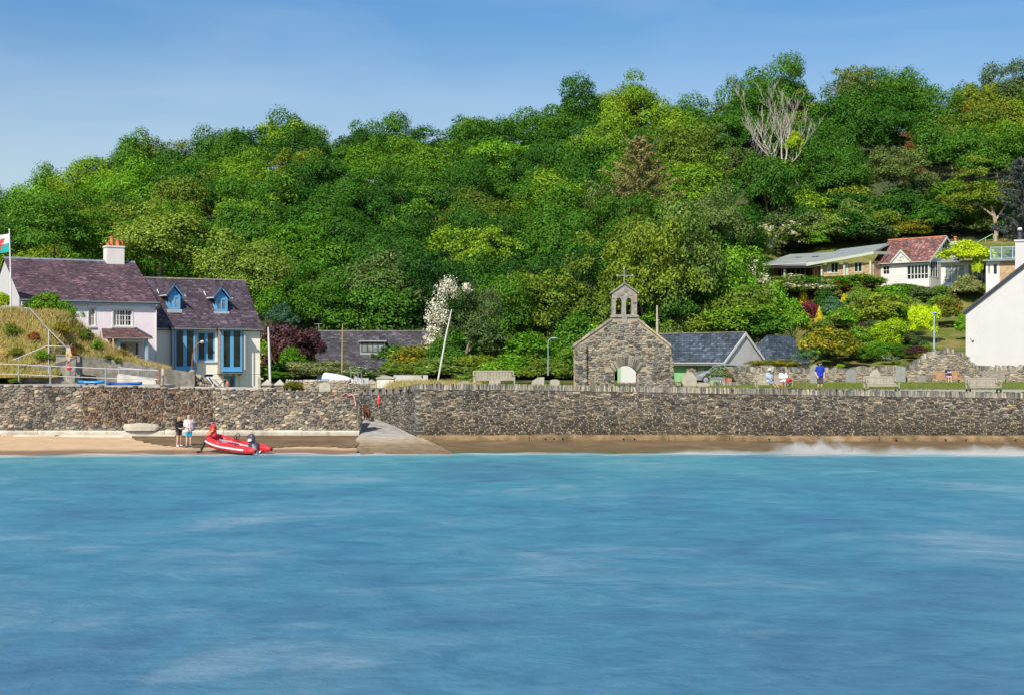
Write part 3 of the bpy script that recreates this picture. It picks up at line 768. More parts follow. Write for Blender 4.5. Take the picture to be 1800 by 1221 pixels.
# ---------------------------------------------------------------- buildings
class Loc:
    """local frame of a building: x along the front, y into depth, z up; finds the local spot on a plane that a line of sight meets"""
    def __init__(s, ox, oy, th): s.o = Vector((ox, oy, 0)); s.th = th; s.c = math.cos(th); s.s = math.sin(th)
    def at(s, px, py, yl=0.0):
        d = Vector(((px - 900) / 2500, 1, -(py - HY) / 2500))
        dx, dy = d.x * s.c + d.y * s.s, -d.x * s.s + d.y * s.c
        ox, oy = -s.o.x, -s.o.y
        lx, ly = ox * s.c + oy * s.s, -ox * s.s + oy * s.c
        k = (yl - ly) / dy
        return lx + dx * k, CZ + d.z * k
    def x(s, px, yl=0.0): return s.at(px, 600, yl)[0]
    def w(s, x, y, z): return (s.o.x + x * s.c - y * s.s, s.o.y + x * s.s + y * s.c, z)
def wall_holes(mb, x0, x1, z0, z1, y, holes, depth=.14, mi=0):
    """wall sheet facing -y with openings and their reveals"""
    xs_ = sorted({x0, x1, *[h[0] for h in holes], *[h[1] for h in holes]}); zs_ = sorted({z0, z1, *[h[2] for h in holes], *[h[3] for h in holes]})
    xs_ = [v for v in xs_ if x0 <= v <= x1]; zs_ = [v for v in zs_ if z0 <= v <= z1]
    for i in range(len(xs_) - 1):
        for j in range(len(zs_) - 1):
            cx, cz = (xs_[i] + xs_[i + 1]) / 2, (zs_[j] + zs_[j + 1]) / 2
            if any(h[0] < cx < h[1] and h[2] < cz < h[3] for h in holes): continue
            mb.quad((xs_[i], y, zs_[j]), (xs_[i + 1], y, zs_[j]), (xs_[i + 1], y, zs_[j + 1]), (xs_[i], y, zs_[j + 1]), mi=mi)
    for a, b, c, d in holes:
        for q in (((a, c), (b, c)), ((b, c), (b, d)), ((b, d), (a, d)), ((a, d), (a, c))):
            (p, r), (s_, t_) = q
            mb.quad((p, y, r), (s_, y, t_), (s_, y + depth, t_), (p, y + depth, r), mi=mi)
def window(root, x0, x1, z0, z1, y, nx=1, nz=1, mat='white_paint', fw=.07, bar=.035, rec=.08, sill=None, glass='glass', name='window', mull=None, label=None, trim=0, inner=None):
    """frame set in its opening, panes behind it"""
    mb = MB(); yf, yb = y + rec, y + rec + .07
    if trim:
        for (a, b, c, d) in ((x0 - trim, x0, z0 - trim * .3, z1 + trim), (x1, x1 + trim, z0 - trim * .3, z1 + trim), (x0, x1, z1, z1 + trim)): mb.box(a, b, y - .03, y + .02, c, d)
    mb.box(x0, x0 + fw, yf, yb, z0, z1); mb.box(x1 - fw, x1, yf, yb, z0, z1)
    mb.box(x0 + fw, x1 - fw, yf, yb, z0, z0 + fw); mb.box(x0 + fw, x1 - fw, yf, yb, z1 - fw, z1)
    for k in range(1, nx):
        x = x0 + fw + (x1 - x0 - 2 * fw) * k / nx; h = (mull if mull and k in mull[1] else (bar,))[0] / 2
        mb.box(x - h, x + h, yf + .008, yb - .01, z0 + fw, z1 - fw)
    for k in range(1, nz):
        z = z0 + fw + (z1 - z0 - 2 * fw) * k / nz; mb.box(x0 + fw, x1 - fw, yf + .012, yb - .014, z - bar / 2, z + bar / 2)
    o = mb.build(name, mat, root)
    if label: o['label'] = label
    g = MB(); g.quad((x0 + fw * .5, yf + .045, z0 + fw * .5), (x1 - fw * .5, yf + .045, z0 + fw * .5), (x1 - fw * .5, yf + .045, z1 - fw * .5), (x0 + fw * .5, yf + .045, z1 - fw * .5))
    g.build('pane', glass, o)
    if inner:                                       # light curtains seen in the opening
        c = MB()
        for a, b in inner:
            n = 6
            for k in range(n):
                u0, u1 = a + (b - a) * k / n, a + (b - a) * (k + 1) / n
                c.quad((u0, yf + .04 - .012 * (k % 2), z0 + fw), (u1, yf + .04 - .012 * ((k + 1) % 2), z0 + fw), (u1, yf + .04 - .012 * ((k + 1) % 2), z1 - fw), (u0, yf + .04 - .012 * (k % 2), z1 - fw))
        c.build('curtain', 'curtain', o)
    if sill:
        s_ = MB(); s_.box(x0 - sill, x1 + sill, y - .09, y + .1, z0 - .12, z0 - .002); s_.build('sill', 'white_paint', o)
    return o
def gutter(root, x0, x1, y, z, mat='white_paint', name='gutter'):
    mb = MB(); mb.extr([(x0, y - .06, z), (x0, y - .05, z - .07), (x0, y, z - .09), (x0, y + .05, z - .07), (x0, y + .06, z)], (x1 - x0, 0, 0)); return mb.build(name, mat, root)
def pipe(root, x, y, z0, z1, mat='white_paint', r=.04):
    mb = MB(); mb.tube([(x, y, z0), (x, y, z1)], r, 8); return mb.build('downpipe', mat, root)
TH = R(30)
# -------- pink house ----------------------------------------------------------
L1 = Loc(PX(52, 100) - .5 * math.cos(TH), 100 - .5 * math.sin(TH), TH)
t = thing('pink_house', 'pale pink rendered house with a purple slate roof and white chimney', 'house', L1.o, TH)
W = L1.x(275); D = 12.4; ez = 9.35; rz_ = L1.at(150, 459.5, D / 2)[1]; gz = 4.3
w1 = L1.at(156, 573); w2 = L1.at(167, 541); a1 = L1.at(199, 571); a2 = L1.at(232, 543)
porch0, porch1 = L1.x(196), L1.x(252)
holes = [(w1[0], w2[0], w1[1], w2[1] - .05), (a1[0], a2[0], a1[1] - .08, a2[1] - .08), (porch0 + .5, porch1 - .35, 5.0, 6.35)]
mb = MB(); wall_holes(mb, 0, W, gz, ez, 0, holes)
mb.quad((W, 0, gz), (W, D, gz), (W, D, ez), (W, 0, ez)); mb.add([(W, 0, ez), (W, D, ez), (W, D / 2, rz_ - .06)], [(0, 1, 2)])
mb.quad((0, D, gz), (W, D, gz), (W, D, ez), (0, D, ez))
mb.build('wall', 'pink_render', t)
mb = MB(); mb.extr([(-.02, -.01, gz), (-.02, D, gz), (-.02, D, ez), (-.02, D / 2, rz_ - .08), (-.02, -.01, ez)], (.02, 0, 0)); mb.build('gable_wall', 'white_render', t)
mb = MB(); mb.roof((-.12, -.28, ez - .06), (W + .08, -.28, ez - .06), (W + .08, D / 2, rz_ + .10), (-.12, D / 2, rz_ + .10), .1)
mb.roof((W + .08, D + .28, ez - .06), (-.12, D + .28, ez - .06), (-.12, D / 2, rz_ + .10), (W + .08, D / 2, rz_ + .10), .1)
rf = mb.build('roof', 'slate_purple', t)
mb = MB()
for k in range(26):
    x0 = -.12 + (W + .2) * k / 26
    mb.extr([(x0, D / 2 - .13, rz_ + .03), (x0, D / 2 - .05, rz_ + .15), (x0, D / 2 + .05, rz_ + .15), (x0, D / 2 + .13, rz_ + .03)], ((W + .2) / 26 - .012, 0, 0))
mb.build('ridge_tiles', simple('ridge_blue', (.16, .21, .27), .6, .25, 3), rf)
mb = MB(); mb.box(-.05, W + .05, -.22, -.16, ez - .27, ez - .03); mb.box(-.05, W + .05, -.16, 0, ez - .27, ez - .22); mb.build('fascia', 'pale_blue_paint', t)
gutter(t, -.1, W + .15, -.33, ez - .02, 'galv'); pipe(t, W - .03, -.06, gz, ez - .1)
window(t, *holes[0], 0, 1, 2, sill=.1, trim=.07, inner=[(holes[0][0] + .1, holes[0][0] + .3)])
window(t, *holes[1], 0, 6, 3, sill=.12, mull=(.10, (2, 4)), trim=.08, inner=[(holes[1][0] + .08, holes[1][0] + .35)])
# the porch: lean-to slate roof over a wide window, its shade on the wall
pz = 6.75; pj = -1.35
mb = MB(); x0, x1 = porch0 - 1.0, porch1 + .15
mb.roof((x0, pj - .2, pz - .06), (x1, pj - .2, pz - .06), (x1 - .75, -.01, pz + .62), (x0 + .3, -.01, pz + .62), .07)
mb.add([(x1, pj - .2, pz - .06), (x1 + .0, 0, pz - .06), (x1 - .75, -.01, pz + .62)], [(0, 1, 2)])
pr = mb.build('porch_roof', MT.setdefault('porch_tiles', roof_mat('slates_red', (.17, .085, .075), (.11, .06, .06), (.04, .025, .025), ((.4, .26, .07), .70), .3, .17)), t)
mb = MB(); mb.tube([(x1 + .02, pj - .2, pz), (x1 - .72, -.02, pz + .69)], .07, 6); mb.build('hip_ridge', 'slate_dark', pr)
mb = MB()
for px_x in (porch0 + .18, porch1 - .12): mb = MB(); mb.box(px_x - .1, px_x + .1, pj, pj + .2, gz, pz - .1); mb.build('porch_post', 'pale_blue_paint', t)
mb = MB(); mb.box(porch0 + .1, porch1 - .05, pj + .02, pj + .16, pz - .34, pz - .1); mb.build('porch_beam', 'white_paint', t)
gutter(t, x0, x1 + .1, pj - .26, pz - .05, 'galv')
window(t, holes[2][0], holes[2][1], holes[2][2], holes[2][3], 0, 2, 1, fw=.06, inner=[(holes[2][1] - .9, holes[2][1] - .15)])
# chimney with its pots
cx0, cx1 = W - 2.2, W - .85
mb = MB(); cy = D / 2; ct = 13.7
mb.box(cx0, cx1, cy - .5, cy + .5, rz_ - 1.2, ct); mb.box(cx0 - .05, cx1 + .05, cy - .55, cy + .55, ct, ct + .12); ch = mb.build('chimney', simple('chimney_render', (.68, .63, .60), .85, .06, 1.2, .3, 30, dirt=((.42, .33, .24), .8, .55)), rf)
for i, (dx, hh, r_) in enumerate(((.22, .28, .13), (.55, .75, .14), (.95, .48, .16), (1.3, .52, .17))):
    mb = MB(); mb.lathe([(r_, 0), (r_ * .9, hh * .85), (r_ * 1.12, hh * .86), (r_ * 1.12, hh), (r_ * .8, hh)], (cx0 + dx, cy + (.1 if i % 2 else -.1), ct + .12), 10); mb.build('chimney_pot', 'terracotta', ch)
mb = MB(); mb.tube([(W + .02, -.3, ez - .5), (W + .02, -.5, ez - .42)], .015, 6)
mb.lathe([(.01, -.05), (.16, -.02), (.23, .04)], (W - .05, -.62, ez - .4), 12, 0, 'y'); mb.build('satellite_dish', 'dark_metal', t)

# -------- cream house with blue bays --------------------------------------------
L2 = Loc(PX(275, 107.5), 107.5, TH)
t = thing('cream_house', 'cream rendered house with two blue dormers and blue box windows', 'house', L2.o, TH)
W = L2.x(457); D = 8.4; ez = 7.62; rz_ = L2.at(340, 492, D / 2)[1]; gz = 2.4; X0 = -2.2
sl2 = (rz_ - ez) / (D / 2)
def bx(pa, pb, pt, pbm, yl=0.0):
    a = L2.at(pa, pbm, yl); b = L2.at(pb, pt, yl); return a[0], b[0], a[1], b[1]
midw = bx(347, 378, 583, 634); low = bx(393, 414, 659, 686); low = (low[0], low[1], 2.55, low[3])
low2 = bx(360, 375, 657, 662)
mb = MB(); wall_holes(mb, X0, W, gz, ez, 0, [midw, low, low2])
mb.quad((W, 0, gz), (W, D, gz), (W, D, ez), (W, 0, ez)); mb.add([(W, 0, ez), (W, D, ez), (W, D / 2, rz_ - .06)], [(0, 1, 2)])
mb.box(X0, W - .001, -.02, -.001, L2.at(400, 656)[1] - .04, L2.at(400, 656)[1])
mb.build('wall', 'cream_render', t)
mb = MB(); mb.roof((X0, -.25, ez - .18), (W + .2, -.25, ez - .18), (W + .2, D / 2, rz_ + .1), (X0, D / 2, rz_ + .1), .1)
mb.roof((W + .2, D + .25, ez - .18), (X0, D + .25, ez - .18), (X0, D / 2, rz_ + .1), (W + .2, D / 2, rz_ + .1), .1)
rf = mb.build('roof', MT.setdefault('slate_purple2', roof_mat('slates_violet', (.102, .076, .098), (.076, .058, .074), (.035, .026, .033), ((.48, .27, .05), .70), pale=(.27, .24, .27), palek=.6)), t)
mb = MB()
for k in range(30):
    x0 = X0 + (W + .2 - X0) * k / 30
    mb.extr([(x0, D / 2 - .12, rz_ + .03), (x0, D / 2 - .05, rz_ + .14), (x0, D / 2 + .05, rz_ + .14), (x0, D / 2 + .12, rz_ + .03)], ((W + .2 - X0) / 30 - .012, 0, 0))
mb.build('ridge_tiles', simple('ridge_lichen', (.15, .14, .15), .7, .3, 3, dirt=((.42, .26, .06), 1.5, .5)), rf)
bays = [bx(303, 345, 579, 648, -.5), bx(386, 427, 583, 649, -.5)]
pj = -.62
for (x0, x1, z0, z1) in bays:
    z1 = ez - .12
    mb = MB(); mb.box(x0, x0 + .12, pj, 0, z0 - .12, z1); mb.box(x1 - .12, x1, pj, 0, z0 - .12, z1); mb.box(x0 - .03, x1 + .03, pj - .04, 0, z0 - .32, z0 - .12); mb.box(x0, x1, pj, 0, z1, z1 + .06)
    for k in range(4): mb.box(x0 + .1 + (x1 - x0 - .3) * k / 3, x0 + .2 + (x1 - x0 - .3) * k / 3, pj + .05, 0, z0 - .42, z0 - .32)
    bw = mb.build('box_window', 'grey_wood', t)
    window(bw, x0 + .12, x1 - .12, z0 - .1, z1 - .02, pj - .05, 2, 1, 'blue_paint', .14, .24, .0, glass='glass', name='window', mull=(.27, (1,)))
    mb = MB(); mb.box(x0 + .14, x1 - .14, pj - .075, pj - .03, z0 - .08, z0 + .2); mb.box(x0 + .12, x1 - .12, pj - .10, pj, z0 - .16, z0 - .06); mb.build('panel', 'blue_paint', bw)
    mb = MB(); mb.roof((x0 - .15, pj - .22, z1 - .02), (x1 + .15, pj - .22, z1 - .02), (x1 + .15, .02, z1 + .34), (x0 - .15, .02, z1 + .34), .05); mb.build('lean_roof', 'slate_purple2', bw)
    gutter(bw, x0 - .2, x1 + .2, pj - .28, z1 + .01, 'galv')
window(t, *midw, 0, 2, 1, 'blue_paint', .13, .2, .03, mull=(.26, (1,)), sill=.1)
window(t, *low, 0, 2, 1, 'blue_paint', .10, .12, .05, glass='glass_light', mull=(.14, (1,)))
window(t, *low2, 0, 1, 1, 'blue_paint', .04, .03, .03)
for xa, xb in ((X0 + 2.0, bays[0][0] - .25), (bays[0][1] + .2, bays[1][0] - .2), (bays[1][1] + .2, W + .2)): gutter(t, xa, xb, -.3, ez - .12, 'galv')
pipe(t, bays[0][0] - .02, pj - .1, bays[0][2] - .4, ez - .1); pipe(t, bays[1][1] + .1, pj - .06, bays[1][2], ez - .1)
pipe(t, bays[1][1] - .12, -.06, gz, bays[1][2] - .4); 
mb = MB()
for k in range(22): mb.box(X0 + .6 * k, X0 + .6 * k + .09, -.22, 0, ez - .22, ez - .11)
mb.build('rafter_ends', 'slate_dark', t)
mb = MB(); mb.box(W - .02, W + .03, -.0, D, gz, gz + .01)
for (pl, pr_, pt, pap, pb) in ((296.5, 317, 520, 504, 543), (379, 400, 524, 508.5, 546.5)):
    yl = 1.2
    a = L2.at(pl, pb, yl); b = L2.at(pr_, pt, yl); x0, x1, z0, z1 = a[0], b[0], a[1], b[1]; za = L2.at((pl + pr_) / 2, pap, yl)[1]; xm = (x0 + x1) / 2
    mb = MB(); mb.box(x0 - .12, x1 + .12, yl - .06, yl + .02, z0 - .28, z0 - .02)
    dm = mb.build('dormer', simple('lead', (.42, .43, .45), .6, .1, 4) if 'lead' not in MT else MT['lead'], rf)
    fw = .16
    window(dm, x0, x1, z0, z1, yl, 2, 1, 'blue_paint', fw, .12, .0, mull=(.12, (1,)), glass='glass_light', name='window')
    yb0 = (z0 - ez + .1) / sl2; yb1 = (z1 - ez + .1) / sl2; yba = (za - ez + .1) / sl2 + .1
    mb = MB()                                                # cheeks with a small side light
    for xx in (x0, x1 - .03): mb.extr([(xx, yl + .02, z0), (xx, yl + .02, z1), (xx, yb1 + .25, z1)], (.03, 0, 0))
    mb.extr([(x0, yl + .07, z1), (x1, yl + .07, z1), (xm, yl + .07, za - .06)], (0, .05, 0)); mb.build('cheek', 'blue_paint', dm)
    mb = MB(); mb.extr([(x0 - .012, yl + .14, z0 + .42), (x0 - .012, yl + .14, z1 - .1), (x0 - .012, yb1 - .1, z1 - .1)], (.008, 0, 0)); mb.build('side_pane', 'glass', dm)
    mb = MB(); yv = yl - .2                                  # barge boards
    mb.extr([(x0 - .2, yv, z1 - .12), (xm, yv, za + .02), (x1 + .2, yv, z1 - .12), (x1 + .2, yv, z1 + .08), (xm, yv, za + .22), (x0 - .2, yv, z1 + .08)], (0, .06, 0))
    for k in (-1, 0, 1): mb.box(xm + k * .17 - .02, xm + k * .17 + .02, yl + .04, yl + .07, z1, za - .12 - abs(k) * .2)
    mb.build('barge_board', 'blue_paint', dm)
    mb = MB()
    mb.roof((x0 - .24, yl - .24, z1 + .02), (x0 - .24, yb1 + .35, z1 + .02), (xm, yba + .35, za + .22), (xm, yl - .24, za + .22), .05)
    mb.roof((x1 + .24, yb1 + .35, z1 + .02), (x1 + .24, yl - .24, z1 + .02), (xm, yl - .24, za + .22), (xm, yba + .35, za + .22), .05)
    mb.build('dormer_roof', 'slate_purple2', dm)
    mb = MB(); mb.tube([(x0 - .3, yl - .3, z1), (x0 - .3, yb1 + .2, z1)], .05, 6); mb.tube([(x1 + .28, yl - .3, z1), (x1 + .28, yb1 + .2, z1)], .05, 6); mb.tube([(x0 - .3, yb1 - .1, z1), (x0 - .34, yb1 + .4, z1 + .55)], .05, 6); mb.build('gutter', 'white_paint', dm)

# -------- slate cottage behind the shrubs ---------------------------------------
L3 = Loc(PX(557, 128), 128, R(4))
t = thing('slate_cottage', 'low white cottage under a big dark slate roof with one flat dormer', 'house', L3.o, R(4))
W = L3.x(752); ez = L3.at(650, 646)[1]; rz_ = L3.at(650, 582, 4.2)[1]; gz = 2.4; D = 8.4
op = [(L3.x(606), L3.x(622), ez - 1.5, ez - .15), (L3.x(648), L3.x(663), ez - 1.5, ez - .15), (L3.x(677), L3.x(692), ez - 1.5, ez - .15)]
mb = MB(); wall_holes(mb, 0, W, gz, ez, 0, op); mb.quad((0, 0, gz), (0, D, gz), (0, D, ez), (0, 0, ez)); mb.quad((W, 0, gz), (W, D, gz), (W, D, ez), (W, 0, ez))
for xx in (0, W): mb.add([(xx, 0, ez), (xx, D, ez), (xx, D / 2, rz_ - .1)], [(0, 1, 2)])
mb.build('wall', 'white_render', t)
mb = MB(); mb.roof((-.2, -.35, ez - .1), (W + .2, -.35, ez - .1), (W + .2, D / 2, rz_), (-.2, D / 2, rz_), .12); mb.roof((W + .2, D + .35, ez - .1), (-.2, D + .35, ez - .1), (-.2, D / 2, rz_), (W + .2, D / 2, rz_), .12)
rf = mb.build('roof', 'slate_grey', t)
mb = MB(); mb.box(-.2, W + .2, D / 2 - .1, D / 2 + .1, rz_ - .03, rz_ + .08); mb.build('ridge_tiles', 'concrete_dark', rf)
for h in op: window(t, *h, 0, 2, 1, 'slate_dark', .06, .05, .05)
gutter(t, -.2, W + .2, -.4, ez - .05, 'slate_dark')
yl = 1.4; a = L3.at(635, 619, yl); b = L3.at(675, 602, yl); ds = (rz_ - ez) / (D / 2)
mb = MB(); yb = (b[1] + .12 - ez) / ds
for xx in (a[0] - .1, b[0]): mb.extr([(xx, yl, a[1] - .1), (xx, yl, b[1] + .1), (xx, yb + .4, b[1] + .1)], (.1, 0, 0))
mb.box(a[0] - .25, b[0] + .25, yl - .25, yb + .5, b[1] + .08, b[1] + .2); mb.box(a[0] - .1, b[0] + .1, yl - .06, yl + .03, a[1] - .22, a[1] - .02)
dm = mb.build('dormer', 'galv', rf); window(dm, a[0], b[0], a[1], b[1], yl, 4, 1, 'slate_dark', .07, .07, -.02, glass='glass_light')
mb = MB(); mb.tube([(-.1, D / 2, rz_ - .5), (-.1, D / 2, rz_ + .7)], .03, 6); mb.tube([(-.5, D / 2, rz_ + .65), (.2, D / 2, rz_ + .65)], .02, 6)
for k in range(5): mb.tube([(-.5 + k * .15, D / 2 - .15, rz_ + .65), (-.5 + k * .15, D / 2 + .15, rz_ + .65)], .012, 5)
mb.build('aerial', 'galv', rf)

# -------- garages beside the churchyard -------------------------------------------
TG = R(-50)
gx = PX(1273, 117); L4 = Loc(gx, 117, TG)            # origin: the corner below the right end of the eave
t = thing('garage', 'low garage block with dark blue slate roof, white gable and green doors', 'garage', L4.o, TG)
Lg = 10.2; D = 4.9; ez = PZ(636, 117); rz_ = ez + 2.35; gz = 3.1
drs = [(L4.x(1222), L4.x(1263), gz, PZ(644, 120)), (-8.6, L4.x(1207), gz, PZ(643, 122))]
mb = MB(); wall_holes(mb, -Lg, 0, gz, ez, 0, drs, .35); mb.build('wall', 'church_stone', t)
mb = MB(); rr = random.Random(77)
masonry(mb, rr, Lg, lambda u: gz, lambda u: ez, lambda u, z, d: (-Lg + u, -d, z), (.12, .2), (.2, .45), .02, (.02, .05), lambda u, z, hw, hh: not any(h[0] - .1 < u - Lg < h[1] + .1 and z < h[3] + .1 for h in drs), 'mixed')
mb.build('stone_pier', 'church_stone', t, recalc=False)
mb = MB(); mb.extr([(0, 0, gz), (0, D, gz), (0, D, ez), (0, D / 2, rz_ - .05), (0, 0, ez)], (.12, 0, 0)); mb.build('gable_wall', 'white_render', t)
mb = MB(); mb.roof((-Lg, -.3, ez - .05), (.2, -.3, ez - .05), (.2, D / 2, rz_ + .12), (-Lg, D / 2, rz_ + .12), .1); mb.roof((.2, D + .3, ez - .05), (-Lg, D + .3, ez - .05), (-Lg, D / 2, rz_ + .12), (.2, D / 2, rz_ + .12), .1)
xw0, xw1, yw = -2.8, 1.2, 4.6                           # rear wing, ridge running back
mb.roof((xw1 + .2, yw, ez - .1), (xw1 + .2, 9.6, ez - .1), ((xw0 + xw1) / 2, 9.6, rz_ - .05), ((xw0 + xw1) / 2, yw + 1.8, rz_ - .05), .1); mb.quad((xw0, yw, ez - .1), (xw1 + .2, yw, ez - .1), ((xw0 + xw1) / 2 + .02, yw + 1.8, rz_ - .05), ((xw0 + xw1) / 2 - .02, yw + 1.8, rz_ - .05), [(0, 0), (4.6, 0), (2.3, 2.8), (2.3, 2.8)])
rf = mb.build('roof', 'slate_blue', t)
mb = MB(); mb.quad((xw0, yw + .1, gz), (xw1, yw + .1, gz), (xw1, yw + .1, ez - .1), (xw0, yw + .1, ez - .1)); mb.quad((xw1, yw + .1, gz), (xw1, 9.5, gz), (xw1, 9.5, ez - .1), (xw1, yw + .1, ez - .1)); mb.build('rear_wall', 'white_render', t)
mb = MB(); mb.box(-Lg, .2, D / 2 - .1, D / 2 + .1, rz_ + .09, rz_ + .19); mb.build('ridge_tiles', 'concrete_dark', rf)
mb = MB()                                               # white verge boards
for s_ in (0, 1):
    y0, y1 = (-.32, D / 2) if s_ == 0 else (D + .32, D / 2)
    mb = MB(); mb.extr([(.2, y0, ez - .28), (.2, y0, ez - .04), (.2, y1, rz_ + .13), (.2, y1, rz_ - .15)], (.05, 0, 0)); mb.build('barge_board', 'white_paint', t)
mb = MB(); mb.box(-Lg, .2, -.30, -.24, ez - .25, ez - .06); mb.build('fascia', 'white_paint', t)
gutter(t, -Lg, .25, -.36, ez - .04); pipe(t, -.12, -.32, gz, ez - .1, r=.05)
for d in drs:
    mb = MB(); mb.quad((d[0], .3, d[2]), (d[1], .3, d[2]), (d[1], .3, d[3]), (d[0], .3, d[3]))
    n = 9
    for k in range(n): mb.box(d[0] + (d[1] - d[0]) * k / n + .02, d[0] + (d[1] - d[0]) * (k + 1) / n - .02, .27, .299, d[2], d[3])
    mb.build('garage_door', 'green_paint', t)

# -------- small white building seen through the church arch -----------------------
L5 = Loc(PX(1086, 112), 112, R(-12))
t = thing('boathouse', 'small white boathouse with a green door, seen through the church arch', 'shed', L5.o, R(-12))
W = 3.2; gz = 3.1; ez = 5.1
mb = MB(); mb.box(0, W, 0, 3.2, gz, ez); mb.extr([(0, 0, ez), (W, 0, ez), (W / 2, 0, ez + 1.1)], (0, 3.2, 0)); mb.build('wall', 'white_render', t)
mb = MB(); mb.roof((-.2, 3.4, ez - .15), (-.2, -.1, ez - .15), (W / 2, -.1, ez + 1.12), (W / 2, 3.4, ez + 1.12), .07); mb.roof((W + .2, -.1, ez - .15), (W + .2, 3.4, ez - .15), (W / 2, 3.4, ez + 1.12), (W / 2, -.1, ez + 1.12), .07); mb.build('roof', 'slate_grey', t)
mb = MB(); mb.box(-.02, .20, -.05, -.005, gz, gz + 1.9); mb.build('door', 'green_paint', t)
mb = MB(); mb.box(-.1, .1, 0, .2, 0, 1)
t = thing('flower_trough', 'blue trough of pink flowers seen through the church arch', 'planter', (PX(1104, 103), 103, 3.02))
mb = MB(); mb.extr([(-.72, -.16, 0), (.72, -.16, 0), (.8, -.22, .36), (-.8, -.22, .36)], (0, .38, 0)); mb.build('trough', simple('trough_blue', (.02, .10, .24), .5, .1, 3), t)
rr = random.Random(9); mb = MB()
for k in range(110):
    c = Vector((rr.uniform(-.7, .7), rr.uniform(-.15, .15), .36 + rr.uniform(0, .12))); mb.ball(c, rr.uniform(.012, .03), 5)
mb.build('flowers', simple('pink_petals', (.45, .17, .22), .8, .5, 9), t)

# -------- white gable house at the right edge ---------------------------------------
TW = R(-22); L6 = Loc(PX(1697.5, 118), 118, TW)
t = thing('white_house', 'tall plain white gable end cut by the right edge of the photo', 'house', L6.o, TW)
W = 13.6; D = 8.0; ez = PZ(545, 118); gz = 3.6; rz_ = L6.at(1836, 425)[1]
mb = MB(); mb.extr([(0, 0, gz), (W, 0, gz), (W, 0, ez), (W / 2, 0, rz_), (0, 0, ez)], (0, D, 0)); mb.build('wall', 'white_render', t)
mb = MB(); s_ = (rz_ - ez) / (W / 2)
mb.roof((-.25, D + .1, ez - .25 * s_ + .03), (-.25, -.22, ez - .25 * s_ + .03), (W / 2, -.22, rz_ + .12), (W / 2, D + .1, rz_ + .12), .16); mb.roof((W + .25, -.22, ez - .25 * s_ + .03), (W + .25, D + .1, ez - .25 * s_ + .03), (W / 2, D + .1, rz_ + .12), (W / 2, -.22, rz_ + .12), .16)
rf = mb.build('roof', 'slate_dark', t)
mb = MB(); mb.extr([(-.2, -.16, ez - .42), (-.2, -.16, ez - .2), (W / 2, -.16, rz_ - .04), (W / 2, -.16, rz_ - .26)], (0, .05, 0)); mb.build('barge_board', 'slate_dark', t)
c = L6.at(1797, 440, 3.2)
mb = MB(); mb.box(c[0] - .55, c[0] + .75, 2.8, 3.9, rz_ - 2.6, PZ(428, 121)); mb.box(c[0] - .63, c[0] + .83, 2.72, 3.98, PZ(428, 121), PZ(425, 121)); ch = mb.build('chimney', 'white_render', rf)
mb = MB(); z_ = PZ(425, 121); mb.lathe([(.2, 0), (.17, .7), (.24, .75), (.24, .85)], (c[0] - .2, 3.3, z_), 10); mb.build('chimney_pot', 'slate_dark', ch)
mb = MB(); mb.lathe([(.17, .85), (.2, .87), (.16, 1.05)], (c[0] - .2, 3.3, z_), 10); mb.build('cowl', 'white_paint', ch)
c = L6.at(1709, 595); mb = MB(); mb.tube([(c[0] - .18, -.02, c[1] + .12), (c[0] - .02, -.14, c[1] - .08)], .03, 6); mb.box(c[0] - .05, c[0] + .13, -.16, -.02, c[1] - .16, c[1] - .04); mb.build('wall_lamp', 'concrete_pale', t)
mb = MB(); mb.tube([(L6.x(1719), -.012, gz), (L6.x(1719), -.012, ez + .3)], .018, 6); mb.build('cable', 'white_paint', t)

# -------- wooden bungalow on the hill -------------------------------------------------
TB = R(-45); L7 = Loc(PX(1342, 172), 172, TB)
t = thing('wooden_bungalow', 'long low wooden bungalow with grey metal roof and dark veranda on the hillside', 'bungalow', L7.o, TB)
xe = L7.x(1536); xm = L7.x(1443); xv = L7.x(1420); gz = 13.4; zl = L7.at(1342, 467)[1]; zm = L7.at(1443, 463)[1]; zr = L7.at(1536, 443)[1]
zt = min(zm, zr) - .05; zf = L7.at(1490, 495)[1]
def hb(pa, pb, pt, pbm):
    a = L7.at(pa, pbm); b = L7.at(pb, pt); return (a[0], b[0], a[1], b[1])
wins = [hb(1454, 1474, 461, 481), hb(1501, 1516, 461, 479)]; dr = hb(1484, 1491, 462, 484)
mb = MB(); zb_ = zf - 1.9
nb = 15
wall_holes(mb, xm, xe, zb_, zt - .2, 0, wins + [dr], .1); mb.quad((xe, 0, zb_), (xe, 6, zb_), (xe, 6, zt), (xe, 0, zt))
for k in range(nb):                                          # horizontal boards
    z0 = zb_ + (zt - .2 - zb_) * k / nb; z1 = z0 + .05
    segs = [(xm, xe)]
    for h in wins + [dr]:
        if h[2] - .05 < z0 < h[3] + .05: segs = [s2 for a, b in segs for s2 in ((a, min(b, h[0])), (max(a, h[1]), b)) if s2[1] - s2[0] > .05]
    for a, b in segs: mb.box(a, b, -.025, -.002, z0, z1)
mb.build('wall', 'wood_clad', t)
mb = MB(); yv = 2.2
wall_holes(mb, xv, xm, zb_, zt - .2, .9, [], .1); mb.build('red_wall', 'wood_red', t)
mb = MB(); mb.quad((0, yv, zb_), (xv, yv, zb_), (xv, yv, zl), (0, yv, zl)); mb.quad((xv, yv, zb_), (xv, .9, zb_), (xv, .9, zt), (xv, yv, zt)); mb.quad((0, 0, zb_ + .1), (xm, 0, zb_ + .1), (xm, yv, zb_ + .1), (0, yv, zb_ + .1)); mb.build('veranda_wall', 'wood_red', t)
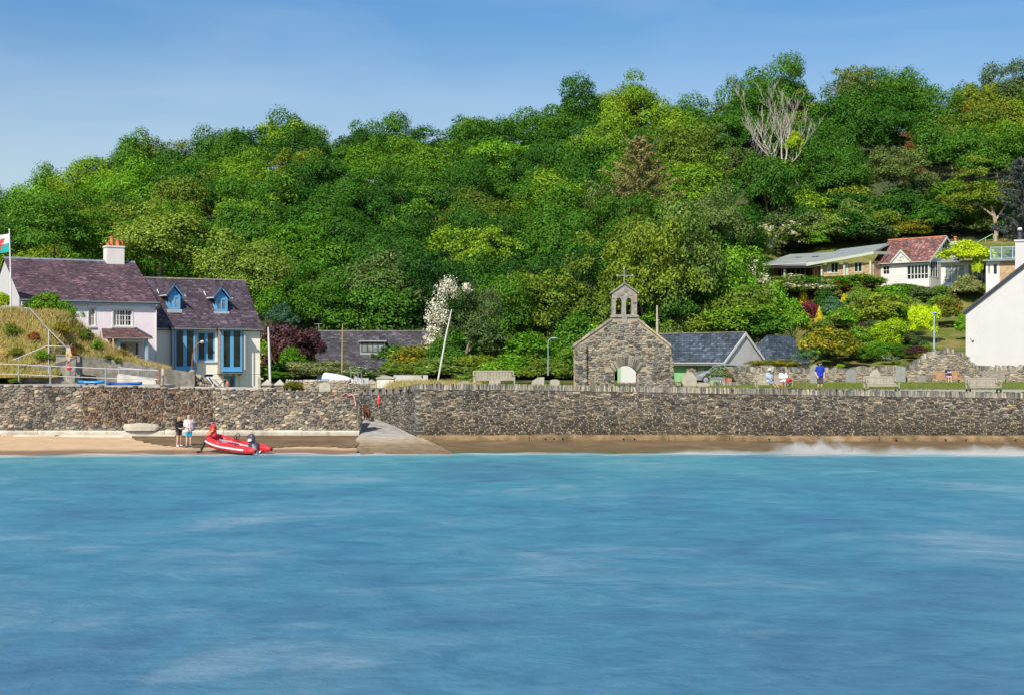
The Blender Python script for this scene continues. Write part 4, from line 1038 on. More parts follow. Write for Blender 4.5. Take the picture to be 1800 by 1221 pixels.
for k in range(4):
    x0 = .5 + k * (xv - .9) / 4; window(t, x0, x0 + (xv - 1.2) / 4, zb_ + .25, zl - .35, yv, 2, 1, 'grey_wood', .06, .06, -.05)
window(t, L7.x(1431, .9), L7.x(1438, .9), zf, zt - .5, .9, 1, 1, 'sage_paint', .1, .05, -.04)
mb = MB()
for px in (1342, 1379, 1444.5, 1484, 1530): 
    x = L7.x(px, -.3); mb.box(x - .1, x + .1, -.35, -.15, zb_, zt if px > 1440 else zl - .1)
mb.build('post', 'sage_paint', t)
window(t, *wins[0], 0, 3, 1, 'sage_paint', .1, .09, -.02, inner=[(wins[0][0] + .1, wins[0][0] + .55)]); window(t, *wins[1], 0, 2, 1, 'sage_paint', .1, .1, -.02)
mb = MB(); mb.box(dr[0], dr[1], -.03, .05, dr[2], dr[3]); mb.build('door', 'sage_paint', t)
zbk = 1.75
mb = MB(); mb.roof((-.5, -.8, zl), (xm + .1, -.8, zm - .25), (xm + .1, 6.4, zm + zbk), (-.5, 6.4, zl + zbk), .12); mb.roof((xm - 1.4, -.9, zm + .02), (xe + .5, -.9, zr), (xe - .6, 5.2, zr + zbk * .8), (xm - 1.4, 6.4, zm + zbk + .35), .14)
rf = mb.build('roof', 'grey_roof', t)
mb = MB()
for (x, y) in ((2.3, 3.4), (4.6, 3.4), (6.9, 3.2), (xm + 1.4, 2.0), (xm + 3.6, 3.6)):
    zz = (zl + (zm - zl) * min(1, x / xm) + (y + .8) / 7.2 * zbk) if x < xm else (zm + (zr - zm) * (x - xm + 1.4) / (xe - xm + 1.9) + (y + .9) / 7.3 * zbk + .02)
    mb.box(x, x + .8, y, y + .9, zz - .25, zz + .09)
mb.build('rooflight', 'slate_dark', rf)
mb = MB(); mb.extr([(xm - 1.4, -.92, zm - .3), (xe + .5, -.92, zr - .32), (xe + .5, -.92, zr - .02), (xm - 1.4, -.92, zm)], (0, .05, 0)); mb.extr([(xe + .46, -.9, zr - .32), (xe + .46, 5, zr - .1), (xe + .46, 5, zr + .3), (xe + .46, -.9, zr - .02)], (.05, 0, 0)); mb.build('fascia', 'sage_paint', t)
gutter(t, -.5, xm, -.86, zl + .0, 'white_paint')
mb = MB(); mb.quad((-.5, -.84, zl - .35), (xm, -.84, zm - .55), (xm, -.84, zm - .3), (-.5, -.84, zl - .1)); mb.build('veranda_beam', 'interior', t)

# -------- white boarded cottage beside it -------------------------------------------------
L8 = Loc(PX(1538, 163), 163, TB)
t = thing('boarded_cottage', 'white boarded cottage with a mottled red-brown tiled roof and glazed front', 'cottage', L8.o, TB)
W = L8.x(1633); D = 7.0; ez = L8.at(1585, 461)[1]; rz_ = L8.at(1650, 417, 3.5)[1]; gz = 11.8; zf = L8.at(1580, 497)[1]
def cb(pa, pb, pt, pbm, yl=0.0):
    a = L8.at(pa, pbm, yl); b = L8.at(pb, pt, yl); return (a[0], b[0], a[1], b[1])
wn1 = cb(1552, 1564, 467, 483); glz = cb(1594, 1632, 464, 492)
mb = MB(); wall_holes(mb, 0, W, gz, ez, 0, [wn1, glz], .1)
for xx in (0, W): mb.quad((xx, 0, gz), (xx, D, gz), (xx, D, ez), (xx, 0, ez)); mb.add([(xx, 0, ez), (xx, D, ez), (xx, D / 2, rz_ - .1)], [(0, 1, 2)])
for k in range(16):
    z0 = gz + .22 * k
    if z0 < ez - .1: mb.box(0, wn1[0] if wn1[2] < z0 < wn1[3] else glz[0] - .02, -.02, -.002, z0, z0 + .045)
mb.build('wall', 'white_paint', t)
window(t, *wn1, 0, 2, 2, rec=.0, trim=.06)
window(t, *glz, 0, 6, 1, fw=.08, bar=.10, rec=.02)
mb = MB(); mb.box(glz[0], glz[1], .0, .06, glz[2] + .55, glz[2] + .62); mb.build('transom_rail', 'white_paint', t)
sg = cb(1634, 1652, 466, 492); xr = W
mb = MB(); mb.box(W + .001, W + .05, .2, 1.7, gz, zf + .5)
for k in range(4): mb.box(W + .001, W + .08, .15 + k * .55, .25 + k * .55, zf + .5, ez)
for k in range(3): mb.box(W + .001, W + .07, .15, 1.85, zf + .5 + k * .85, zf + .58 + k * .85)
sw = mb.build('side_window', 'white_paint', t); mb = MB(); mb.quad((W + .03, .2, zf + .5), (W + .03, 1.8, zf + .5), (W + .03, 1.8, ez - .1), (W + .03, .2, ez - .1)); mb.build('pane', 'glass', sw)
mb = MB(); mb.roof((-.3, -.35, ez - .1), (W + .3, -.35, ez - .1), (W + .3, D / 2, rz_), (-.3, D / 2, rz_), .1); mb.roof((W + .3, D + .3, ez - .1), (-.3, D + .3, ez - .1), (-.3, D / 2, rz_), (W + .3, D / 2, rz_), .1)
ga, gb = L8.x(1567, -.4), L8.x(1602, -.4); gm = (ga + gb) / 2; gap = L8.at(1584, 440, -.4)[1]; gyb = (gap - ez) / ((rz_ - ez) / (D / 2))
mb.roof((ga, gyb, ez - .05), (ga, -.5, ez - .05), (gm, -.5, gap), (gm, gyb + .2, gap), .06); mb.roof((gb, -.5, ez - .05), (gb, gyb, ez - .05), (gm, gyb + .2, gap), (gm, -.5, gap), .06)
rf = mb.build('roof', 'tile_red', t)
mb = MB(); mb.tube([(-.3, D / 2, rz_ + .03), (W + .3, D / 2, rz_ + .03)], .1, 8); mb.tube([(gm, -.4, gap + .02), (gm, gyb, gap + .02)], .08, 8); mb.build('ridge_tiles', 'red_ridge', rf)
mb = MB()
for (p, q, r_) in (((ga - .05, -.56, ez - .1), (gm, -.56, gap + .02), .28), ((gb + .05, -.56, ez - .1), (gm, -.56, gap + .02), .28)):
    mb.extr([p, (p[0], p[1], p[2] + .22), (q[0], q[1], q[2] + .06), (q[0], q[1], q[2] - .2)], (0, .06, 0))
mb.build('porch_barge_board', 'sage_paint', t)
for s_ in (0, 1):
    y0, y1 = (-.38, D / 2) if s_ == 0 else (D + .3, D / 2)
    mb = MB(); mb.extr([(W + .3, y0, ez - .3), (W + .3, y0, ez - .08), (W + .3, y1, rz_ + .02), (W + .3, y1, rz_ - .24)], (.06, 0, 0)); mb.build('barge_board', 'sage_paint', t)
mb = MB(); mb.extr([(ga + .1, -.45, ez - .05), (gb - .1, -.45, ez - .05), (gm, -.45, gap - .12)], (0, .3, 0)); pg = mb.build('porch_gable', 'white_paint', t)
mb = MB(); mb.tube([(gm + .1 + .24 * math.cos(k * .5), -.49, ez + .38 + .24 * math.sin(k * .5)) for k in range(11)], .05, 6); mb.tube([(gm - .45, -.49, ez + .3), (gm - .1, -.49, ez + .2), (gm + .05, -.49, ez + .6)], .035, 6); mb.build('ornament', 'concrete_pale', pg)
mb = MB(); y0 = 2.9
mb.extr([(W + .02, y0, ez + 1.1), (W + .02, y0 + .55, ez + 1.1), (W + .02, y0 + .55, rz_ - .45), (W + .02, y0 + .4, rz_ - .75)], (.03, 0, 0)); mb.extr([(W + .02, y0 + .75, ez + 1.1), (W + .02, y0 + 1.3, ez + 1.1), (W + .02, y0 + .9, rz_ - .75), (W + .02, y0 + .75, rz_ - .45)], (.03, 0, 0)); mb.build('gable_pane', 'glass', t)
gutter(t, -.35, W + .3, -.42, ez - .05)
mb = MB(); mb.lathe([(.16, 0), (.14, .45), (.2, .47), (.2, .6)], (W + 1.0, D / 2 + .6, rz_ - .6), 10); mb.box(W + .6, W + 1.4, D / 2 + .3, D / 2 + .9, rz_ - 2.5, rz_ - .58, 1); mb.build('chimney_pot', ['terracotta', 'white_render'], t)
# low wing with big panes under the creeper, then the boarded annexe with its balcony
L9 = Loc(PX(1654, 158), 158, R(-30))
t = thing('garden_room', 'glazed white garden room half hidden under a yellow green creeper', 'building', L9.o, R(-30))
W = L9.x(1742); ez = L9.at(1700, 461)[1]; gz = 11.6; zf = L9.at(1700, 497)[1]
hs_ = [(.4, 2.6, zf, ez - .2), (2.9, W - .4, zf - .1, ez - .2)]
mb = MB(); wall_holes(mb, 0, W, gz, ez, 0, hs_, .1); mb.quad((0, 0, gz), (0, 3, gz), (0, 3, ez), (0, 0, ez)); mb.build('wall', 'white_paint', t)
window(t, *hs_[0], 0, 3, 1, fw=.1, bar=.09, rec=.02, glass='glass_light'); window(t, *hs_[1], 0, 4, 1, fw=.1, bar=.08, rec=.02)
mb = MB(); mb.box(-.3, W + .3, -.5, 3.5, ez, ez + .18); mb.build('roof', 'grey_roof', t)
L10 = Loc(PX(1733, 152), 152, R(-22))
t = thing('boarded_annexe', 'flat roofed boarded annexe with a railed balcony next to the tall white gable', 'building', L10.o, R(-22))
W = L10.x(1800); ez = L10.at(1760, 459)[1]; gz = 11.0; zf = L10.at(1745, 482)[1]
h1 = (L10.x(1736), L10.x(1741), zf, ez - .25); h2 = (L10.x(1745), L10.x(1754), zf - .1, ez - .2)
mb = MB(); wall_holes(mb, 0, L10.x(1757), gz, ez, 0, [h1, h2], .1); mb.build('front_wall', 'white_paint', t)
mb = MB(); xq = L10.x(1757); wall_holes(mb, xq, W, gz, ez, 0, [], .1)
for k in range(12): mb.box(xq, W, -.025, -.003, gz + .3 * k, gz + .3 * k + .05)
mb.quad((0, 0, gz), (0, 4, gz), (0, 4, ez), (0, 0, ez)); mb.build('wall', 'wood_clad', t)
window(t, *h1, 0, fw=.08, rec=.0); window(t, *h2, 0, fw=.1, rec=.0)
mb = MB(); mb.box(-.3, W + .3, -.5, 4.5, ez, ez + .16); rf = mb.build('roof', 'grey_roof', t)
mb = MB(); zt = ez + 1.5; xa, xb = L10.x(1741, .3), W
for k in range(4): mb.tube([(xa + (xb - xa) * k / 3, .3, ez), (xa + (xb - xa) * k / 3, .3, zt)], .05, 6)
for z in (zt, ez + .3): mb.tube([(xa, .3, z), (xb, .3, z)], .04, 6)
for k in range(34): mb.tube([(xa + (xb - xa) * k / 34, .3, ez + .3), (xa + (xb - xa) * k / 34, .3, zt)], .012, 4)
for k in range(3): mb.tube([(xa, .3 + k * 1.3, ez), (xa, .3 + k * 1.3, zt)], .045, 6)
mb.tube([(xa, .3, zt), (xa, 3, zt)], .04, 6); mb.build('balcony_rail', 'pale_blue_paint', t)

# -------- ruined church gable --------------------------------------------------------------
YC = 94.0; cx = PX(1094.5, YC)
t = thing('church_ruin', 'ruined stone church gable with twin arched bellcote and low arched opening', 'church', (cx, YC, 0))
def cz(py): return PZ(py, YC)
def cu(px): return PX(px, YC) - cx
zb0 = 3.1; zsh = cz(609); zbc = cz(562); TK = .95
uL, uR = cu(1010), cu(1177); bl, br = cu(1075.5), cu(1120.5)
aL, aR, asp, atop = cu(1080), cu(1121), cz(655), cz(642.5)
am = (aL + aR) / 2
arc = [(aL + (aR - aL) * k / 10, asp + (atop - asp) * (1 - abs(2 * k / 10 - 1) ** 2.4)) for k in range(11)]
def topz(u):
    if u < bl: return zsh + (zbc - zsh) * (u - uL) / (bl - uL)
    if u > br: return zsh + (zbc - zsh) * (uR - u) / (uR - br)
    return zbc
mb = MB()
cols = sorted({uL, bl, br, uR, *[a for a, _ in arc], *np.linspace(uL, uR, 17).tolist()})
for u0, u1 in zip(cols[:-1], cols[1:]):
    m_ = (u0 + u1) / 2
    zlo = (lambda u: float(np.interp(u, [a for a, _ in arc], [b for _, b in arc]))) if aL < m_ < aR else (lambda u: zb0)
    q = [(u0, 0, zlo(u0)), (u1, 0, zlo(u1)), (u1, 0, topz(u1)), (u0, 0, topz(u0))]; k = [(a, TK, c) for a, _, c in q]
    mb.quad(*q); mb.quad(k[1], k[0], k[3], k[2]); mb.quad(q[3], q[2], k[2], k[3]); mb.quad(k[0], k[1], q[1], q[0])
for u in (uL, uR): mb.quad((u, 0, zb0), (u, TK, zb0), (u, TK, zsh), (u, 0, zsh))
for u in (aL, aR): mb.quad((u, 0, zb0), (u, TK, zb0), (u, TK, asp), (u, 0, asp))
mb.build('core', 'mortar', t)
rr = random.Random(41); mb = MB(); pil = cu(1031)
def ins(u, z, hw, hh):
    U = u + uL
    if z + hh > topz(U) - .02 or z + hh > topz(U - hw) + .05 or z + hh > topz(U + hw) + .05: return False
    if aL - hw * .9 < U < aR + hw * .9 and z - hh < asp + .02: return False
    if z > asp - .12 and math.hypot((U - am) * .92, z - asp + .25) < 1.27 + hh * .3: return False
    return True
masonry(mb, rr, uR - uL, lambda u: zb0, lambda u: 8.2, lambda u, z, d: (u + uL, -d, z), (.11, .16), (.22, .38), .02, (.02, .08), ins, 'slate', .03, .15)
for uu, sg in ((uR, 1),):
    masonry(mb, rr, TK, lambda u: zb0, lambda u: zsh, lambda u, z, d: (uu + sg * d, u, z), (.12, .2), (.2, .5), .02, (.02, .06), None, 'mixed', 0, .12)
masonry(mb, rr, TK, lambda u: zb0, lambda u: zsh, lambda u, z, d: (uL - d, u, z), (.12, .2), (.2, .5), .02, (.02, .06), None, 'mixed', 0, .12)
for off in (aL - .62, aR + .02):
    masonry(mb, rr, .60, lambda u: zb0, lambda u: asp + .12, lambda u, z, d: (u + off, -d - .004, z), (.11, .17), (.2, .34), .02, (.03, .08), None, 'slate', .02, .15)
for uu, sg in ((aL, 1), (aR, -1)):
    masonry(mb, rr, TK, lambda u: zb0, lambda u: asp, lambda u, z, d: (uu + sg * d, u, z), (.12, .2), (.2, .5), .02, (.02, .05), None, 'mixed', 0, .1)
mb.build('stonework', 'church_stone', t, recalc=False)
mb = MB()                                            # fan of thin slates over the arch
for k in range(34):
    f = (k + .5) / 34; a = PI * (1.0 - f); a = R(28) + (PI - R(56)) * (1 - f)
    ux = am + (aR - aL) * .62 * math.cos(a) * 1.02; i0 = float(np.interp(am + (aR - aL) / 2 * math.cos(a) * 1.1, [p[0] for p in arc], [p[1] for p in arc]))
    p0 = Vector((am + (aR - aL) / 2 * math.cos(a) * 1.12, 0, i0 + .02)); d = Vector((math.cos(a) * .75, 0, .85 + .15 * math.sin(a))).normalized(); ln = rr.uniform(.52, .68); s_ = Vector((d.z, 0, -d.x)) * rr.uniform(.016, .027)
    mb.extr([p0 - s_ * .8, p0 + s_ * .8, p0 + d * ln + s_ * 1.3, p0 + d * ln - s_ * 1.3], (0, -rr.uniform(.06, .12), 0))
mb.build('arch_stones', 'coping_stone', t, recalc=False)
# projecting side pier on the left, battered buttress on the right
mb = MB(); pj = .32; pts = [(uL - .08, zb0), (pil, zb0), (pil - .08, cz(613)), (pil - .1, cz(604)), (uL, zsh + .02)]
mb.extr([(a, 0, b) for a, b in pts], (0, -pj + .03, 0)); mb.build('pier_core', 'mortar', t); mb = MB(); mb.extr([(uR, .05, zb0), (uR + .34, .05, zb0), (uR + .30, .05, cz(660)), (uR + .08, .05, cz(612)), (uR, .05, cz(609))], (0, TK - .1, 0)); mb.build('buttress_core', 'mortar', t)
mb = MB()
masonry(mb, rr, pil - uL, lambda u: zb0, lambda u: zsh + .1 + u * .25, lambda u, z, d: (u + uL - .02, -pj + .03 - d, z), (.12, .24), (.2, .5), .02, (.03, .07), None, 'mixed', .02, .13)
masonry(mb, rr, pj, lambda u: zb0, lambda u: zsh + .2, lambda u, z, d: (pil - .03 + d, -pj + u, z), (.14, .24), (.2, .35), .02, (.02, .05), None, 'mixed', 0, .1)
mb.build('pier', 'church_stone', t, recalc=False); mb = MB()
masonry(mb, rr, TK - .1, lambda u: zb0, lambda u: cz(613), lambda u, z, d: (uR + .34 - .26 * max(0, (z - zb0) / 3) + d, .05 + u, z), (.14, .24), (.2, .45), .02, (.03, .07), None, 'mixed', 0, .1)
masonry(mb, rr, .34, lambda u: zb0, lambda u: cz(618) - u * 4, lambda u, z, d: (uR + u, .05 - d, z), (.14, .24), (.2, .34), .02, (.02, .05), None, 'mixed', 0, .1)
mb.build('buttress', 'church_stone', t, recalc=False)
mb = MB()                                            # raking copings
for (a, b, n) in (((uL - .1, zsh - .02), (bl, zbc), 9), ((uR + .1, zsh - .02), (br, zbc), 9)):
    mb = MB()
    for k in range(n):
        p = Vector((a[0] + (b[0] - a[0]) * k / n, 0, a[1] + (b[1] - a[1]) * k / n)); q = Vector((a[0] + (b[0] - a[0]) * (k + .97) / n, 0, a[1] + (b[1] - a[1]) * (k + .97) / n))
        up = Vector((0, 0, .15 + rr.uniform(-.02, .03)))
        mb.extr([p + Vector((0, -.08, 0)), q + Vector((0, -.08, 0)), q + up + Vector((0, -.08, 0)), p + up + Vector((0, -.08, 0))], (0, TK + .16, 0))
    mb.build('coping', MT.setdefault('warm_stone', stone_mat('warm_stone', [(0, (.26, .24, .20)), (.5, (.37, .32, .25)), (1, (.46, .38, .28))])), t)
# bellcote
zc0 = zbc - .05; zl_ = cz(555); zo0 = cz(553); zsp = cz(530); zo1 = cz(523.5); zev = cz(515); zap = cz(499.5); bt = .85; b0 = .05
o1 = (cu(1082.5), cu(1093)); o2 = (cu(1100.5), cu(1110)); m_ = (bl + br) / 2
mb = MB()
mb.box(bl, br, b0, b0 + bt, zc0, zo0 - .001)
for a, b in ((bl + .02, o1[0]), (o1[1], o2[0]), (o2[1], br - .02)): mb.box(a, b, b0 + .02, b0 + bt - .02, zo0, zsp)
def headz(u):
    for o_ in (o1, o2):
        if o_[0] <= u <= o_[1]:
            c = (o_[0] + o_[1]) / 2; return zsp + (zo1 - zsp) * math.sqrt(max(0, 1 - ((u - c) / (o_[1] - c)) ** 2))
    return zsp
us = sorted({bl + .02, br - .02, *np.linspace(o1[0], o1[1], 9).tolist(), *np.linspace(o2[0], o2[1], 9).tolist()})
def edz(u): return zev + (zap - zev) * (1 - abs(u - m_) / ((br - bl) / 2 + .05))
for u0, u1 in zip(us[:-1], us[1:]):
    pts = [(u0, b0 + .02, headz(u0 + 1e-6) if u0 < u1 else zsp), (u1, b0 + .02, headz(u1 - 1e-6)), (u1, b0 + .02, edz(u1) - .02), (u0, b0 + .02, edz(u0) - .02)]
    if u0 < m_ < u1: pts.insert(3, (m_, b0 + .02, zap - .02))
    mb.extr(pts, (0, bt - .04, 0))
mb.box(bl - .08, br + .08, b0 - .08, b0 + bt + .08, zl_ - .1, zl_ + .02); mb.box(m_ - .16, m_ + .16, b0 - .1, b0, cz(570), cz(557))
bcm = mb; BCS = (simple('dressed_stone', (.28, .262, .23), .85, .3, 3.5, .8, 20, dirt=((.22, .19, .15), 1.8, .5)))
mb = MB()
masonry(mb, rr, br - bl - .04, lambda u: zc0, lambda u: zap, lambda u, z, d: (u + bl + .02, b0 + .02 - d, z), (.13, .24), (.2, .45), .018, (.012, .035),
        lambda u, z, hw, hh: not (zo0 - hh < z < zo1 + hh and (o1[0] - hw < u + bl < o1[1] + hw or o2[0] - hw < u + bl < o2[1] + hw)) and z + hh < edz(u + bl) - .05 and not (zl_ - .25 < z < zl_ + .15), 'mixed', 0, .1)
bcm.add(mb.v, mb.f, 1); bcm.build('bellcote', [BCS, 'church_stone'], t, recalc=False)
mb = MB()
for sg in (-1, 1):
    e = bl - .1 if sg < 0 else br + .1
    p, q = Vector((e, b0 - .07, zev - .06)), Vector((m_, b0 - .07, zap + .02)); up = Vector((0, 0, .1)); mb.extr([p, q, q + up, p + up], (0, bt + .14, 0))
mb.build('bellcote_coping', 'coping_stone', t)
mb = MB(); z0 = zap + .1; z1 = cz(472); za = cz(483.5); yy = b0 + bt / 2
mb.box(m_ - .022, m_ + .022, yy - .03, yy + .03, z0, z1); mb.box(cu(1086), cu(1112.5), yy - .025, yy + .025, za - .018, za + .018)
for u in (cu(1086), cu(1112.5)): mb.box(u - .06, u + .06, yy - .03, yy + .03, za - .06, za + .06)
mb.lathe([(.01, 0), (.06, .05), (.01, .16)], (m_, yy, z1 - .06), 8); mb.build('cross', MT['galv'], t)
# ---------------------------------------------------------------- churchyard back wall
rr = random.Random(51)
t = thing('back_wall', 'pale rubble wall along the back of the churchyard lawn, humped where it meets the path', 'wall', (30, 113, 0))
segs = [((PX(1274, 105), 105), (PX(1412, 107), 107), lin((0, 4.30), (6, 4.22)), 'a'),
        ((PX(1405, 111.5), 111.5), (PX(1600, 113), 113), lin((0, 4.05), (9, 4.35)), 'b'),
        ((PX(1600, 113), 113), (PX(1712, 113), 113), lin((0, 4.5), (.9, 5.1), (1.9, 5.62), (3.0, 5.72), (4.0, 5.45), (5.1, 4.45)), 'c'),
        ((PX(1712, 113), 113), (47, 112.6), lin((0, 4.35), (11, 4.35)), 'd')]
mbc, mbs, mbk = MB(), MB(), MB()
for a, b_, fz, kind in segs:
    to3, L, _, _ = seg_to3(a, b_)
    wall_core(mbc, a, b_, lambda u: 2.9, fz, .5, 10)
    masonry(mbs, rr, L, lambda u: 3.2, fz, to3, (.09, .19), (.18, .5), .022, (.02, .07), None, 'mixed', .04, .15)
    coping(mbk, rr, a, b_, fz, .5, (.07, .2), (.22, .42), .03, .25)
build_at(mbc, 'core', 'mortar', t); build_at(mbs, 'stonework', 'pale_stone', t, recalc=False); build_at(mbk, 'coping', 'coping_stone', t, recalc=False)
mb = MB(); x0 = PX(1277, 104.7); mb.box(x0, x0 + .35, 104.45, 104.95, 3.2, 4.45); build_at(mb, 'brick_end', simple('brick', (.40, .18, .10), .85, .3, 6, .5, 20), t)
# low wall between the garages and the churchyard
t = thing('low_wall', 'low slate edged wall in front of the silver car', 'wall', (PX(1230, 100), 100, 0))
mbc, mbs, mbk = MB(), MB(), MB(); a, b_ = (PX(1183, 99), 99), (PX(1300, 100), 100); to3, L, _, _ = seg_to3(a, b_); fz = lambda u: 3.27
wall_core(mbc, a, b_, lambda u: 3, fz, .4, 4); masonry(mbs, rr, L, lambda u: 3.1, fz, to3, (.1, .18), (.2, .5), .02, (.02, .06)); coping(mbk, rr, a, b_, fz, .4, (.05, .12), (.22, .32))
build_at(mbc, 'core', 'mortar', t); build_at(mbs, 'stonework', 'pale_stone', t, recalc=False); build_at(mbk, 'coping', 'coping_stone', t, recalc=False)
# ---------------------------------------------------------------- gravestones
def outline(kind, w, h):
    if kind == 'round': return [(-w / 2, 0), (w / 2, 0), (w / 2, h * .72)] + [(w / 2 * math.cos(a), h * .72 + h * .28 * math.sin(a)) for a in np.linspace(.2, PI - .2, 9)] + [(-w / 2, h * .72)]
    if kind == 'shoulder': return [(-w / 2, 0), (w / 2, 0), (w / 2, h * .70), (w * .36, h * .78)] + [(w * .33 * math.cos(a), h * .80 + h * .2 * math.sin(a)) for a in np.linspace(.1, PI - .1, 8)] + [(-w * .36, h * .78), (-w / 2, h * .70)]
    if kind == 'square': return [(-w / 2, 0), (w / 2, 0), (w / 2, h * .97), (w * .2, h), (-w / 2, h * .98)]
    if kind == 'broken': return [(-w / 2, 0), (w / 2, 0), (w / 2, h), (w * .02, h * .98), (-w * .15, h * .8), (-w * .42, h * .55)]
    return [(-w / 2, 0), (w / 2, 0), (w / 2, h * .8), (0, h), (-w / 2, h * .8)]
MT['grave_grey'] = simple('gravestone_slate', (.24, .245, .23), .8, .2, 2.5, .3, 30, dirt=((.42, .39, .30), 1.6, .55))
MT['grave_pale'] = simple('gravestone_pale', (.36, .34, .28), .85, .22, 2.5, .4, 30, dirt=((.27, .25, .2), 1.6, .52))
for (px, py, Y, wp, hp, kind, mt, lean, lab) in (
    (1432, 676, 106.5, 17, 36, 'round', 'grave_grey', .02, 'tall grey slate headstone just left of the standing man in blue'),
    (1496, 674, 111, 18, 26, 'round', 'grave_grey', -.03, 'round topped grey headstone behind the middle front bench, nearest the standing man'),
    (1538, 673, 111.5, 18, 24, 'shoulder', 'grave_pale', .02, 'pale shouldered headstone seen over the back of the middle front bench'),
    (1583, 671, 112.2, 17, 27, 'square', 'grave_grey', 0, 'square topped grey slab leaning on the back wall left of the humped wall'),
    (1620, 673, 112, 15, 12, 'square', 'grave_grey', .02, 'small low grey stone left of the brown bench with the reader'),
    (1211, 685, 97, 28, 32, 'shoulder', 'grave_pale', -.02, 'wide grey headstone with shaped top right of the church ruin, before the car'),
    (1236, 684, 96.5, 22, 12, 'round', 'grave_pale', 0, 'low worn stone in front of the rose bush'),
    (945, 677, 92, 23, 15, 'broken', 'grave_pale', .02, 'broken slanting pale headstone between the left bench and the church'),
    (975, 677, 92, 17, 11, 'round', 'grave_pale', 0, 'small round topped pale headstone below the street lamp'),
    (870, 677, 93.5, 20, 9, 'square', 'grave_pale', 0, 'low square stone seen under the left bench'),
    (818, 677, 95, 14, 8, 'round', 'grave_pale', 0, 'small pale round stone left of the left bench'),
    (571, 694, 96, 21, 23, 'round', 'grave_pale', .02, 'rounded yellowish headstone at the left of the low walls above the sea wall'),
    (653, 686, 102, 16, 20, 'peak', 'grave_pale', .0, 'pale pointed headstone beside the brick tomb'),
    (805, 680, 93.5, 16, 8, 'broken', 'grave_pale', .1, 'low slanting pale stone at the right of the dry grass')):
    X = PX(px, Y); z = PZ(py, Y); w_, h = wp * Y / 2500, hp * Y / 2500
    th = .09 if mt == 'grave_grey' else .14
    mb = MB(); mb.extr([(a, -th / 2, b) for a, b in outline(kind, w_, h)], (0, th, 0)); o = mb.build('gravestone', mt)
    o.location = (X, Y, z); o.rotation_euler = (-.04, lean, random.Random(px).uniform(-.25, .25)); tag(o, lab, 'gravestone', 'gravestones in the churchyard')
t = thing('brick_tomb', 'square brick chest tomb with a white panel beside the pointed headstone', 'tomb', (PX(677, 101), 101, PZ(688, 101)))
mb = MB(); w_, h = 30 * .0404, 23 * .0404
mb.box(-w_ / 2, w_ / 2, 0, 1.0, 0, h); mb.build('body', MT.setdefault('tomb_brick', roof_mat('tomb_brick', (.42, .21, .13), (.34, .19, .13), (.45, .4, .33), None, .22, .075, (.5, .42, .36), .55, .9)), t)
mb = MB(); mb.box(-.30, .30, -.05, 0, .02, h * .88); mb.build('panel', 'white_paint', t)
mb = MB(); mb.extr([(-w_ / 2 - .06, -.06, h), (w_ / 2 + .06, -.06, h), (w_ / 2 + .06, -.06, h + .08), (0, -.06, h + .24), (-w_ / 2 - .06, -.06, h + .08)], (0, 1.12, 0)); mb.build('cap', 'grave_pale', t)

# ---------------------------------------------------------------- benches
def make_bench(label, mat, loc, rz, w=1.8, group='benches in the churchyard'):
    t = thing('park_bench', label, 'bench', loc, rz, group); h = w / 2
    mb = MB()
    for k in range(5): mb.box(-h + .05, h - .05, -.42 + k * .10, -.42 + k * .10 + .075, .42, .45)
    mb.box(-h + .06, h - .06, -.43, -.40, .34, .42); mb.build('seat', mat, t)
    mb = MB(); lean = .16
    def bk(z): return .08 + lean * (z - .45)
    n = int(w / .105)
    for k in range(n):
        x = -h + .1 + (w - .2) * (k + .5) / n; mb.extr([(x - .032, bk(.5), .5), (x + .032, bk(.5), .5), (x + .032, bk(.9), .9), (x - .032, bk(.9), .9)], (0, .022, 0))
    mb.box(-h + .04, h - .04, bk(.92) - .02, bk(.92) + .03, .88, .97); mb.box(-h + .04, h - .04, bk(.5) - .015, bk(.5) + .03, .47, .53); mb.build('backrest', mat, t)
    for s_ in (-1, 1):
        mb = MB(); mb.box(s_ * h - .035, s_ * h + .035, -.44, -.37, 0, .64); mb.build('leg', mat, t)
        mb = MB(); mb.extr([(s_ * h - .035, .04, 0), (s_ * h - .035, .11, 0), (s_ * h - .035, bk(.97) + .06, .97), (s_ * h - .035, bk(.97) - .01, .97)], (.07, 0, 0)); mb.build('leg', mat, t)
        mb = MB(); mb.box(s_ * h - .045, s_ * h + .045, -.48, .13, .64, .685); mb.build('armrest', mat, t)
        mb = MB(); mb.box(s_ * h - .03, s_ * h + .03, -.4, .06, .2, .26); mb.build('rail', mat, t)
    return t
LZ = 3.33
def bench(px, py, Y, wpx, mat, lab, rz, z=None):
    return make_bench(lab, mat, (PX(px, Y), Y, PZ(py, Y) if z is None else z), rz, wpx * Y / 2500 * 1.0)
bench(868, 677.5, 90.0, 70, 'bench_wood', 'pale wooden bench on its own left of the church ruin', R(8))
bench(1548, 688, 88.2, 58, 'bench_wood', 'empty pale wooden bench on the lawn edge between the standing man and the reader', R(9))
bench(1727, 691, 87.8, 57, 'bench_wood', 'empty pale wooden bench in front of the weathered dark bench', R(9))
bench(1664, 673.5, 111.2, 43, 'bench_brown', 'brown wooden bench against the humped wall, a reader sitting on it', R(0))
bench(1746, 673, 110.8, 43, 'bench_dark', 'weathered dark bench by the back wall at the right', R(-6))
BC = bench(1359, 684.5, 93.5, 62, 'bench_wood', 'pale bench by the back wall with a couple sitting on it', R(6))

